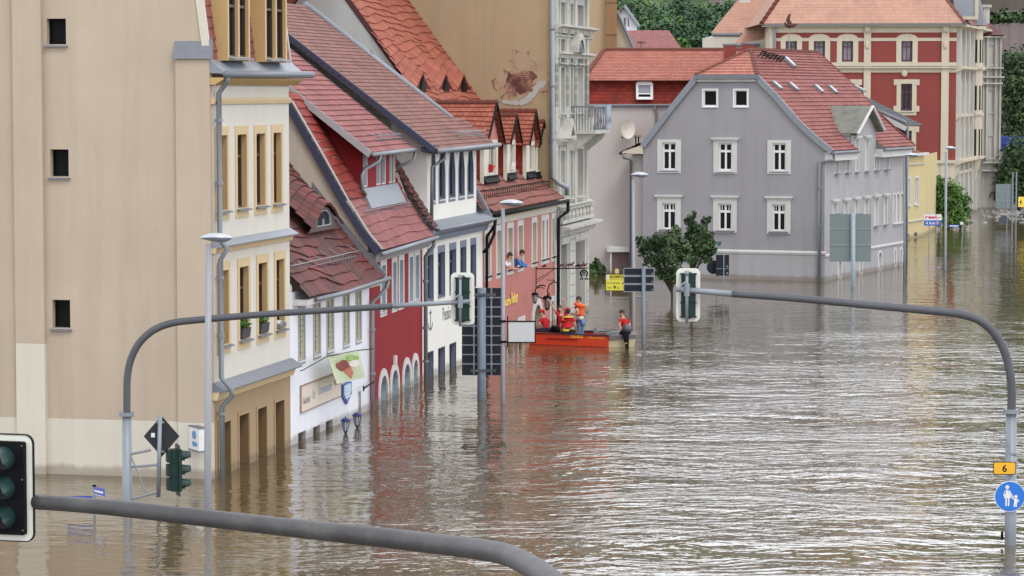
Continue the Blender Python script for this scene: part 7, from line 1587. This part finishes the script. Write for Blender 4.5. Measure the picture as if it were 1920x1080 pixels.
# big grey-green sign back
x, y = G(1600, 537); t = thing('large_grey_sign', 'large plain grey green road sign seen from behind in front of the grey corner house', 'road sign', (x, y, 0))
q = MB(); q.tube([(x, y, -2), at(1600, 400, y)], .10, 12); q.build('post', flat('pale_blue_steel', (.30, .37, .41), .5, .2), t, smooth=True)
mgb = flat('sign_back_green_grey', (.16, .205, .20), .5, var=.08, scale=1.5); M = Mf(0, y + .16); q = MB(); a0, a1 = at(1560, 0, y)[0], at(1638, 0, y)[0]
for ya_, yb_ in ((401.5, 429), (430, 459.5), (460.5, 491)):
    for xa_, xb_ in ((a0, (a0 + a1) / 2 - .005), ((a0 + a1) / 2 + .005, a1)): q.box(M, xa_, xb_, at(0, yb_, y)[2], at(0, ya_, y)[2], -.01, .015)
q.build('panel', mgb, t)
q = MB()
for yy in (429.5, 460): q.box(M, a0, a1, at(0, yy + 1, y)[2], at(0, yy - 1, y)[2], -.035, -.011)
q.box(M, at(1572, 0, y)[0], at(1584, 0, y)[0], at(0, 402, y)[2], at(0, 400, y)[2], -.02, .015); q.box(M, at(1610, 0, y)[0], at(1622, 0, y)[0], at(0, 402, y)[2], at(0, 400, y)[2], -.02, .015)
q.build('rail', m_galv, t)
# "real" advert, blue street signs, small far signs
x, y = G(1760, 445); y = 158.0; M = Mf(0, y); a0, a1 = at(1737, 0, y)[0], at(1770, 0, y)[0]; z0, zm, z1 = at(0, 423, y)[2], at(0, 413, y)[2], at(0, 402, y)[2]
t = thing('store_sign', 'small white and blue advert reading real and 4 km below the bushy tree', 'sign', ((a0 + a1) / 2, y, 0))
q = MB(); q.box(M, a0, a1, zm, z1, -.02, .02); q.build('upper_panel', m_whitef, t); q = MB(); q.box(M, a0, a1, z0, zm - .004, -.02, .02); q.build('lower_panel', flat('strip_blue', (.02, .12, .50), .5), t)
text(t, 'real,-', M, a0 + .06, a1 - .04, zm + .06, z1 - .05, -.024, flat('real_red', (.52, .01, .10), .5), bold=.035); text(t, '4 km', M, a0 + .08, a0 + .62, z0 + .07, zm - .07, -.024, m_whitef, bold=.02)
q = MB(); q.prism(M, [(a1 - .24 + .10 * math.cos(k / 12 * 6.283), (z0 + zm) / 2 + .10 * math.sin(k / 12 * 6.283)) for k in range(12)], -.026, -.021); q.build('roundel', flat('roundel_red', (.60, .25, .20), .5), t)
q = MB(); q.tube([(a0 + .3, y + .03, -1.5), (a0 + .3, y + .03, z1)], .03, 5); q.tube([(a1 - .3, y + .03, -1.5), (a1 - .3, y + .03, z1)], .03, 5); q.build('post', m_galv, t)
y = 172.0; a0, a1 = at(1732, 0, y)[0], at(1751, 0, y)[0]; M = Mf(0, y); t = thing('blank_sign', 'blank cream board between the yellow house and the bushy tree', 'board', (a0, y, 0))
q = MB(); q.box(M, a0, a1, at(0, 407, y)[2], at(0, 390, y)[2], -.03, .03); q.box(M, a1 - .02, a1 + .15, at(0, 402, y)[2], at(0, 396, y)[2], -.02, .02); q.build('panel', m_cream, t); q = MB(); q.tube([((a0 + a1) / 2, y + .05, -1), ((a0 + a1) / 2, y + .05, at(0, 398, y)[2])], .05, 5); q.build('post', m_galv, t)
x, y = G(1805, 460); y = 158.0; x = at(1806, 0, y)[0]; t = thing('street_name_sign', 'thin post with a blue street name plate right of the bushy tree', 'street sign', (x, y, 0))
q = MB(); q.tube([(x, y, -1.5), at(1806, 417, y)], .035, 6); q.build('post', m_galv, t); q = MB(); q.box(Mf(0, y - .04), at(1783, 0, y)[0], at(1803, 0, y)[0], at(0, 426, y)[2], at(0, 421, y)[2], -.01, .01); q.build('name_plate', mst, t); q = MB(); q.box(Mf(0, y - .05), at(1785, 0, y)[0], at(1801, 0, y)[0], at(0, 424.6, y)[2], at(0, 422.6, y)[2], -.013, -.011); q.build('lettering', m_whitef, t)
q = MB(); q.box(Mf(0, y - .04), x - .03, x + .12, at(0, 421, y)[2], at(0, 416, y)[2], -.05, .05); q.build('lamp_box', m_whitef, t)
y = 185.0; M = Mf(0, y); t = thing('far_direction_sign', 'grey green back of a road sign on tall twin posts far right', 'road sign', (at(1890, 0, y)[0], y, 0))
q = MB(); q.box(M, at(1871.5, 0, y)[0], at(1905, 0, y)[0], at(0, 391, y)[2], at(0, 345, y)[2], -.02, .03); q.build('panel', mgb, t); q = MB()
for px_ in (1899, 1906): q.tube([at(px_, 323, y - .1), at(px_, 323, y - .1)[:2] + (-1.5,)], .05, 6)
for yy in (360, 376): q.box(M, at(1872, 0, y)[0], at(1905, 0, y)[0], at(0, yy + .6, y)[2], at(0, yy - .6, y)[2], -.04, -.021)
q.box(M, at(1893, 0, y)[0], at(1895.5, 0, y)[0], at(0, 391, y)[2], at(0, 345, y)[2], -.045, -.021); q.build('post', m_galv, t)
y = 166.0; M = Mf(0, y); t = thing('triangle_sign', 'dark back of a triangular sign almost under water at the right', 'road sign', (at(1887, 0, y)[0], y, 0))
q = MB(); q.prism(M, [(at(1877, 0, y)[0], at(0, 413, y)[2]), (at(1882, 0, y)[0], at(0, 405, y)[2]), (at(1892, 0, y)[0], at(0, 405, y)[2]), (at(1898, 0, y)[0], at(0, 413, y)[2]), (at(1894, 0, y)[0], at(0, 418, y)[2]), (at(1881, 0, y)[0], at(0, 418, y)[2])], -.01, .01); q.build('plate', flat('dull_violet_back', (.06, .06, .09), .6), t)
q = MB(); q.tube([at(1888, 404, y - .04), at(1888, 404, y - .04)[:2] + (-1,)], .03, 6); q.build('post', m_galv, t)
y = 175.0; M = Mf(0, y); t = thing('yellow_sign', 'yellow direction sign cut by the right edge of the view', 'road sign', (at(1925, 0, y)[0], y, 0))
q = MB(); q.box(M, at(1914, 0, y)[0], at(1975, 0, y)[0], at(0, 388, y)[2], at(0, 369, y)[2], -.02, .02); q.build('panel', m_yel, t); q = MB(); q.prism(M, [(at(1916.5, 0, y)[0], at(0, 379, y)[2]), (at(1920, 0, y)[0], at(0, 384, y)[2]), (at(1920, 0, y)[0], at(0, 374, y)[2])], -.025, -.021); q.build('arrow', m_black, t); q = MB(); q.tube([at(1945, 369, y + .05), at(1945, 369, y + .05)[:2] + (-1,)], .05, 6); q.build('post', m_galv, t)

# ================================================================== BOAT AND PEOPLE
yB = G(1140, 651.5)[1]; kx0 = lambda px: at(px, 0, yB)[0]; kz = lambda py: at(0, py, yB)[2]
x1b = kx0(1140); xst = kx0(1195); PHI = math.radians(24); cP, sP = math.cos(PHI), math.sin(PHI)
kx = lambda px: x1b + (kx0(px) - x1b) / cP
x0b = kx(984)
MB_ = lambda a, b, d: (x1b + (a - x1b) * cP + d * sP, yB - (a - x1b) * sP + d * cP, b)      # boat lies at an angle, bow further off
t = thing('rescue_boat', 'bright red flat rescue boat with a grey stern moored against the pink house', 'boat', ((x0b + x1b) / 2, yB, 0))
mbr_ = flat('boat_red', (.60, .055, .018), .35, var=.06); mhull = flat('boat_cream_hull', (.50, .44, .25), .5); mgs = flat('boat_grey', (.13, .12, .12), .5)
zt = kz(630.5) ; Wd = 1.5; M = MB_
q = MB(); zs = zt - .04
# hull: raked bow, open top (walls with thickness)
def hull(q, xa, xb, za, zb_, bow, y0, y1, th=.06):
    q.prism(MB_, [(xa + bow, -.25), (xb, -.25), (xb, zb_), (xa, zb_ + .06)], y0, y0 + th); q.prism(MB_, [(xa + bow, -.25), (xb, -.25), (xb, zb_), (xa, zb_ + .06)], y1 - th, y1)
    q.mesh([MB_(xa, zb_ + .06, y0), MB_(xa, zb_ + .06, y1), MB_(xa + bow, -.25, y1), MB_(xa + bow, -.25, y0)], [(0, 1, 2, 3)]); q.mesh([MB_(xb, -.25, y0), MB_(xb, -.25, y1), MB_(xb, zb_, y1), MB_(xb, zb_, y0)], [(0, 1, 2, 3)])
hull(q, x0b, x1b, 0, zt, .35, 0, Wd)
q.box(M, x0b + .3, x1b - .02, -.12, -.06, .06, Wd - .06); q.build('hull', mbr_, t)
q = MB(); q.box(M, x0b + .02, x1b + .02, zt, zt + .035, -.03, .09); q.box(M, x0b + .02, x1b + .02, zt, zt + .035, Wd - .09, Wd + .03); q.box(M, x0b - .02, x0b + .05, zt + .03, zt + .08, 0, Wd); q.build('gunwale', m_navyc, t)
q = MB(); q.box(M, kx(1027), kx(1085), kz(639.5), kz(637.5), -.035, -.001); q.box(M, x0b + .2, x1b, -.02, .02, -.03, -.001); q.build('rubbing_strake', flat('dark_red', (.25, .012, .012), .5), t)
text(t, 'DLRG', M, kx(1072), kx(1095), kz(635.6), kz(630), -.006, m_yel, bold=.03); text(t, 'Wasserrettung', M, kx(1104), kx(1134), kz(636), kz(632.5), -.006, m_yel, bold=.01)
M = Mf(0, yB); q = MB(); q.prism(M, [(x1b + .06, -.2), (xst - .12, -.2), (xst, kz(634)), (x1b + .06, kz(639))], .15, Wd - .1); q.build('stern_hull', mhull, t)
q = MB(); q.prism(M, [(x1b + .07, kz(638.8)), (xst + .01, kz(634)), (xst + .04, kz(628)), (x1b + .07, kz(630))], .10, Wd - .05); q.build('stern_side', mgs, t)
M = MB_; q = MB(); q.box(M, kx(1105), kx(1138), zt + .04, zt + .09, .5, .56); q.box(M, kx(1110), kx(1140), zt + .12, zt + .16, 1.1, 1.16); q.box(M, kx(1100), kx(1106), zt, zt + .22, .7, .8); q.box(M, kx(1134), kx(1139), zt - .1, zt + .1, .2, 1.3); q.build('rail', m_galv, t)
q = MB()
for xx in (kx(1015), kx(1050), kx(1100)): q.box(M, xx - .15, xx + .15, .05, .10, .06, Wd - .06)
q.build('bench', m_galv, t)
# outboard
tx = kx0(1177); ob = thing('outboard_motor', 'dark grey outboard motor at the stern of the red rescue boat', 'outboard motor', (tx, yB + .1, 0))
q = MB(); q.ell((tx, yB - .02, kz(616)), (.16, .15, .15), nu=12, nv=8); q.build('cowl', flat('motor_grey', (.07, .075, .085), .35), ob, smooth=True); q = MB(); q.tube([(tx, yB - .02, kz(620)), (tx + .02, yB - .02, -.4)], [.07, .05], 8); q.build('shaft', m_black, ob)

# ---- people: one skinned surface per body, clothing grown round the same joints
def skin(name, joints, edges, parent, mat, root, sub=1, cut=None):
    idx = {k: i for i, k in enumerate(joints)}; o0 = ORG[parent.name] if parent else Vector()
    me = bpy.data.meshes.new(name); me.from_pydata([tuple(Vector(joints[k][0]) - o0) for k in joints], [(idx[a], idx[b]) for a, b in edges], [])
    o = bpy.data.objects.new(name, me); COL.objects.link(o); md = o.modifiers.new('skin', 'SKIN'); md.use_smooth_shade = True; md.branch_smoothing = .4
    if not me.skin_vertices: raise RuntimeError('no skin layer')
    for k, i in idx.items():
        r = joints[k][1]; r = r if isinstance(r, tuple) else (r, r); me.skin_vertices[0].data[i].radius = r; me.skin_vertices[0].data[i].use_root = (k == root)
    if sub: s_ = o.modifiers.new('sub', 'SUBSURF'); s_.levels = sub; s_.render_levels = sub
    dg = bpy.context.evaluated_depsgraph_get(); dg.update(); m2 = bpy.data.meshes.new_from_object(o.evaluated_get(dg)); bpy.data.objects.remove(o)
    m2.name = name; m2.materials.clear(); m2.materials.append(mat); m2.polygons.foreach_set('use_smooth', [True] * len(m2.polygons))
    ob = bpy.data.objects.new(name, m2); COL.objects.link(ob)
    if parent: ob.parent = parent
    ORG[ob.name] = o0; return ob
def person(label, J, shirt, trousers, hair=m_hair, cap=None, vest=None, sleeves='short', face=(0, -1, 0), group=None, bare_legs=False, neck_low=0):
    """J: joint name -> position; face: direction the face looks"""
    V = {k: Vector(v) for k, v in J.items()}; root = thing('person', label, 'person', V['pelvis'][:], group)
    f = Vector(face).normalized(); hd = V['head']; up = (hd - V['neck']).normalized(); side = f.cross(up).normalized(); f = up.cross(side).normalized()
    R_ = {'pelvis': (.13, .10), 'belly': (.125, .095), 'chest': (.15, .105), 'neckb': (.075, .07), 'neck': .052}
    jt = {k: (V[k], r) for k, r in R_.items() if k in V}
    jt['head0'] = (hd - up * .05 + f * .01, .068); jt['head1'] = (hd + up * .03, .085); jt['head2'] = (hd + up * .105 - f * .01, .062)
    E_ = [('pelvis', 'belly'), ('belly', 'chest'), ('chest', 'neckb'), ('neckb', 'neck'), ('neck', 'head0'), ('head0', 'head1'), ('head1', 'head2')]
    jt['nose'] = (hd + f * .100 - up * .012, .013); E_.append(('head0', 'nose')) if False else None; jt.pop('nose')
    for s in 'LR':
        for k, r in (('sh', .058), ('el', .042), ('wr', .030)): jt[k + s] = (V[k + s], r)
        E_ += [('neckb', 'sh' + s), ('sh' + s, 'el' + s), ('el' + s, 'wr' + s)]
        d = (V['wr' + s] - V['el' + s]).normalized(); sd = d.cross(Vector((0, 0, 1)))
        sd = sd.normalized() if sd.length > .1 else Vector((1, 0, 0)); nn_ = sd.cross(d).normalized()
        jt['palm' + s] = (V['wr' + s] + d * .07, (.036, .020)); E_.append(('wr' + s, 'palm' + s))
        for q_, (off, ln) in enumerate(((-.030, .065), (-.010, .08), (.010, .075), (.028, .058))):
            a = V['wr' + s] + d * .09 + sd * off; b = a + d * ln * .5 - nn_ * .012; c = a + d * ln * .85 - nn_ * .035
            for n_, p_ in (('a', a), ('b', b), ('c', c)): jt[f'f{q_}{n_}{s}'] = (p_, .0085)
            E_ += [('palm' + s, f'f{q_}a{s}'), (f'f{q_}a{s}', f'f{q_}b{s}'), (f'f{q_}b{s}', f'f{q_}c{s}')]
        jt['th' + s] = (V['wr' + s] + d * .055 - sd * .045, .010); jt['ti' + s] = (V['wr' + s] + d * .10 - sd * .055 - nn_ * .02, .009); E_ += [('palm' + s, 'th' + s), ('th' + s, 'ti' + s)]
        if 'hip' + s in V:
            for k, r in (('hip', .088), ('kn', .06), ('an', .042), ('to', .035)): jt[k + s] = (V[k + s], r)
            E_ += [('pelvis', 'hip' + s), ('hip' + s, 'kn' + s), ('kn' + s, 'an' + s), ('an' + s, 'to' + s)]
    body = skin('body', jt, E_, root, m_skin, 'pelvis')
    q = MB()
    for sg in (-1, 1): q.ell(hd + f * .078 + side * .03 * sg + up * .012, (.012, .012, .009), nu=6, nv=4)
    q.build('eye', m_whitef, root); q = MB()
    for sg in (-1, 1): q.ell(hd + f * .088 + side * .03 * sg + up * .012, (.006, .006, .006), nu=6, nv=4)
    q.build('pupil', m_hair, root)
    q = MB(); q.tube([hd + f * .075 + up * .012, hd + f * .104 - up * .02, hd + f * .08 - up * .028], [.008, .014, .01], 6)
    for sg in (-1, 1): q.ell(hd + side * .082 * sg + up * .0, (.012, .02, .03), nu=6, nv=4)
    q.build('nose_and_ears', m_skin, root); q = MB(); q.tube([hd + f * .078 - up * .048 - side * .022, hd + f * .084 - up * .05, hd + f * .078 - up * .048 + side * .022], .006, 5); q.build('mouth', flat('lips', (.32, .09, .07), .6) if 'lips' not in bpy.data.materials else bpy.data.materials['lips'], root)
    rot = Matrix((side, f, up)).transposed()
    if hair: q = MB(); q.ell(hd + up * .045 - f * .018, (.094, .098, .088), nu=14, nv=8, rot=rot, z0=-.25); q.ell(hd - f * .045 - up * .01, (.078, .05, .075), nu=10, nv=6, rot=rot); q.build('hair', hair, root, smooth=True)
    if cap:
        q = MB(); q.ell(hd + up * .055 - f * .005, (.103, .108, .08), nu=14, nv=6, rot=rot, z0=-.05); b0 = hd + up * .055 + f * .09
        q.mesh([b0 - side * .075, b0 + side * .075, b0 + side * .06 + f * .075 - up * .018, b0 - side * .06 + f * .075 - up * .018] + [v + up * .012 for v in (b0 - side * .075, b0 + side * .075, b0 + side * .06 + f * .075 - up * .018, b0 - side * .06 + f * .075 - up * .018)], [(0, 1, 2, 3), (4, 5, 6, 7), (0, 1, 5, 4), (1, 2, 6, 5), (2, 3, 7, 6), (3, 0, 4, 7)])
        q.build('cap', cap, root)
    # shirt
    sj = {'pelvis': (V['pelvis'] + (V['belly'] - V['pelvis']) * .1, (.15, .12)), 'belly': (V['belly'], (.145, .115)), 'chest': (V['chest'], (.172, .125)), 'neckb': (V['neckb'] - up * .01, (.085, .08))}
    se = [('pelvis', 'belly'), ('belly', 'chest'), ('chest', 'neckb')]
    for s in 'LR':
        sj['sh' + s] = (V['sh' + s], .075); m_ = V['sh' + s].lerp(V['el' + s], .62 if sleeves == 'short' else 1); sj['sl' + s] = (m_, .066 if sleeves == 'short' else .055); se += [('neckb', 'sh' + s), ('sh' + s, 'sl' + s)]
        if sleeves == 'long': sj['cu' + s] = (V['el' + s].lerp(V['wr' + s], .93), .042); se.append(('sl' + s, 'cu' + s))
    skin('shirt', sj, se, root, shirt, 'chest')
    if 'hipL' in V and trousers:
        tj = {'pelvis': (V['pelvis'], (.148, .12))}; te = []
        for s in 'LR':
            tj['hip' + s] = (V['hip' + s], .105); tj['kn' + s] = (V['kn' + s], .078); tj['an' + s] = (V['kn' + s].lerp(V['an' + s], .94), .062); te += [('pelvis', 'hip' + s), ('hip' + s, 'kn' + s), ('kn' + s, 'an' + s)]
        skin('trousers', tj, te, root, trousers, 'pelvis')
        q = MB()
        for s in 'LR': q.tube([V['an' + s] - Vector((0, 0, .02)), V['an' + s].lerp(V['to' + s], .6), V['to' + s] + (V['to' + s] - V['an' + s]) * .25], [.055, .052, .035], 8)
        q.build('shoe', m_black, root)
    if vest:
        vj = {'b': (V['belly'], (.165, .135)), 'c': (V['chest'], (.195, .15)), 'n': (V['neckb'] - up * .02, (.12, .11))}; skin('life_vest', vj, [('b', 'c'), ('c', 'n')], root, vest, 'c')
    return root, V, f, side, up
PX = lambda px, py, d=0: Vector(at(px, py, yB + .55 + d + max(0, 1140 - px) / 54.6 * math.tan(PHI) * .9))
def figure_px(hd_, neck_, sh, el, wr, chest, pelvis, legs, dep, shd=.0):
    """joints given where the photo shows them, at depth offset dep"""
    P = lambda p, d=0: PX(p[0], p[1], dep + d); J = {'head': P(hd_), 'neck': P(neck_), 'neckb': P((neck_[0] * .75 + chest[0] * .25, neck_[1] * .6 + chest[1] * .4)), 'chest': P(chest), 'pelvis': P(pelvis)}
    J['belly'] = (J['chest'] + J['pelvis']) / 2
    for s in (0, 1):
        S_ = 'LR'[s]; J['sh' + S_] = P(sh[s][:2], sh[s][2]); J['el' + S_] = P(el[s][:2], el[s][2]); J['wr' + S_] = P(wr[s][:2], wr[s][2])
        if legs: J['hip' + S_], J['kn' + S_], J['an' + S_], J['to' + S_] = [P(p[:2], p[2]) for p in legs[s]]
    return J
# 1 seated man in red cap and red shirt, left, facing left
J = figure_px((1016, 587), (1019, 595), ((1013, 600, -.16), (1027, 600, .16)), ((1012, 610, -.24), (1030, 612, .2)), ((1004, 615, -.15), (1020, 617, .1)), (1021, 604), (1025, 621),
              (((1022, 621, -.1), (1006, 619, -.12), (1004, 636, -.12), (998, 637, -.12)), ((1024, 621, .1), (1008, 619, .12), (1006, 636, .12), (1000, 637, .12))), 0)
person('seated man in red cap, red shirt and dark trousers, leftmost in the boat', J, m_redc, m_navyc, cap=m_redc, face=(-1, -.35, -.15), group=None)
# 2 man leaning back with one arm stretched up to the lantern (dark red)
J = figure_px((1050, 579), (1054, 585), ((1048, 591, -.1), (1058, 592, .16)), ((1038, 578, -.1), (1060, 578, .1)), ((1031, 566, -.05), (1058, 566, .1)), (1053, 600), (1050, 620),
              (((1047, 620, -.1), (1036, 612, -.12), (1032, 630, -.12), (1026, 631, -.12)), ((1049, 620, .1), (1040, 612, .12), (1036, 630, .12), (1030, 631, .12))), .15)
person('man in a red shirt leaning back with both arms stretched up to the wall lantern', J, m_redc, m_black, face=(-.8, -.25, .75))
# 3 man from behind with red cap and vest with yellow band
J = figure_px((1065, 584), (1065, 592), ((1055, 599, 0), (1076, 599, 0)), ((1051, 612, -.02), (1079, 610, 0)), ((1052, 622, .15), (1080, 620, .15)), (1065, 604), (1066, 622),
              (((1061, 623, 0), (1058, 620, .38), (1058, 634, .4), (1058, 635, .5)), ((1071, 623, 0), (1074, 620, .38), (1074, 634, .4), (1074, 635, .5))), -.32)
rt, V, f, sd, up = person('man seen from behind in red cap and red vest with yellow bands', J, m_redc, m_navyc, cap=m_redc, face=(.1, 1, .1), vest=m_redc)
Y3 = yB + .55 - .32 - .155 + 75 / 54.6 * math.tan(PHI) * .9; M = Mf(0, Y3); xx0, xx1 = at(1054.5, 0, Y3)[0], at(1076, 0, Y3)[0]
for (ya_, yb_) in ((596, 593), (601.5, 597.5), (621, 617)):
    cz_ = (at(0, ya_, Y3)[2] + at(0, yb_, Y3)[2]) / 2; hh = abs(at(0, yb_, Y3)[2] - at(0, ya_, Y3)[2]) / 2; q = MB(); vs = []; n = 10; cxm = (xx0 + xx1) / 2
    for k in range(n + 1):
        a = math.pi * k / n; rx = .19 if yb_ > 600 else .185; ry_ = .16
        p = (cxm + rx * math.cos(a), Y3 + .155 - ry_ * math.sin(a)); vs += [(p[0], p[1], cz_ - hh), (p[0], p[1], cz_ + hh), (p[0], p[1] + .012, cz_ + hh), (p[0], p[1] + .012, cz_ - hh)]
    q.mesh(vs, [(4 * k + i, 4 * k + (i + 1) % 4, 4 * k + 4 + (i + 1) % 4, 4 * k + 4 + i) for k in range(n) for i in range(4)]); q.build('yellow_band', m_yel, rt)
# 4 standing person in orange life vest, white shirt, jeans, facing left
J = figure_px((1085, 562.5), (1087, 570), ((1083, 577, -.12), (1092, 577, .16)), ((1084, 589, -.2), (1088, 590, .1)), ((1073, 590, -.15), (1074, 588, .1)), (1088, 583), (1089, 602),
              (((1086, 604, -.09), (1085, 623, -.1), (1086, 644, -.1), (1081, 645, -.12)), ((1090, 604, .09), (1091, 623, .1), (1093, 644, .1), (1088, 645, .1))), .25)
rt, V, f, sd, up = person('standing person in orange life vest, white shirt and blue jeans facing left', J, m_whitecl, m_jeans, face=(-1, -.2, -.05), vest=m_orangec)
q = MB(); c = V['neckb']
for k in range(11): pass
q.tube([c + Vector((.16 * math.cos(a), .14 * math.sin(a), .06 - .04 * math.cos(a))) for a in [k / 12 * 6.283 for k in range(13)]], .055, 8); q.build('vest_collar', m_orangec, rt)
# 5 outboard driver at stern, red shirt dark trousers, looking left
J = figure_px((1166, 587.5), (1168, 595), ((1164, 600, -.16), (1177, 601, .16)), ((1161, 610, -.2), (1181, 611, .12)), ((1162, 612, -.25), (1175, 613, -.18)), (1170, 605), (1173, 622),
              (((1169, 623, -.13), (1171, 625, -.55), (1174, 645, -.55), (1175, 650, -.6)), ((1175, 623, .1), (1164, 622, .12), (1163, 636, .12), (1158, 637, .12))), -.1)
person('man in a red shirt and black trousers at the stern beside the outboard motor', J, m_redc, m_black, face=(-1, -.5, -.35))
# people at the windows of the pink house
W = PK
for px, py, lab, sh_, side_ in ((956.5, 480, 'dark haired person in a pale top leaning out of a pink house window', m_whitecl, 0), (979, 475, 'dark haired person in a blue top leaning far out of a pink house window', flat('blue_top', (.05, .16, .42), .8), .12)):
    v = -.12 - side_; u, z_ = W.uz(px, py, v); P = lambda du, dv, dz: W.P(u + du, v + dv, z_ + dz)
    J = {'head': P(0, 0, 0), 'neck': P(.0, .06, -.12), 'neckb': P(0, .12, -.20), 'chest': P(0, .22, -.36), 'belly': P(0, .38, -.50), 'pelvis': P(0, .52, -.66)}
    for s, sg in (('L', -1), ('R', 1)): J['sh' + s] = P(.17 * sg, .12, -.24); J['el' + s] = P(.2 * sg, -.02, -.42); J['wr' + s] = P(.06 * sg, -.22, -.44)
    person(lab, J, sh_, None, face=(.9, -.4, -.45), sleeves='long' if side_ else 'short')
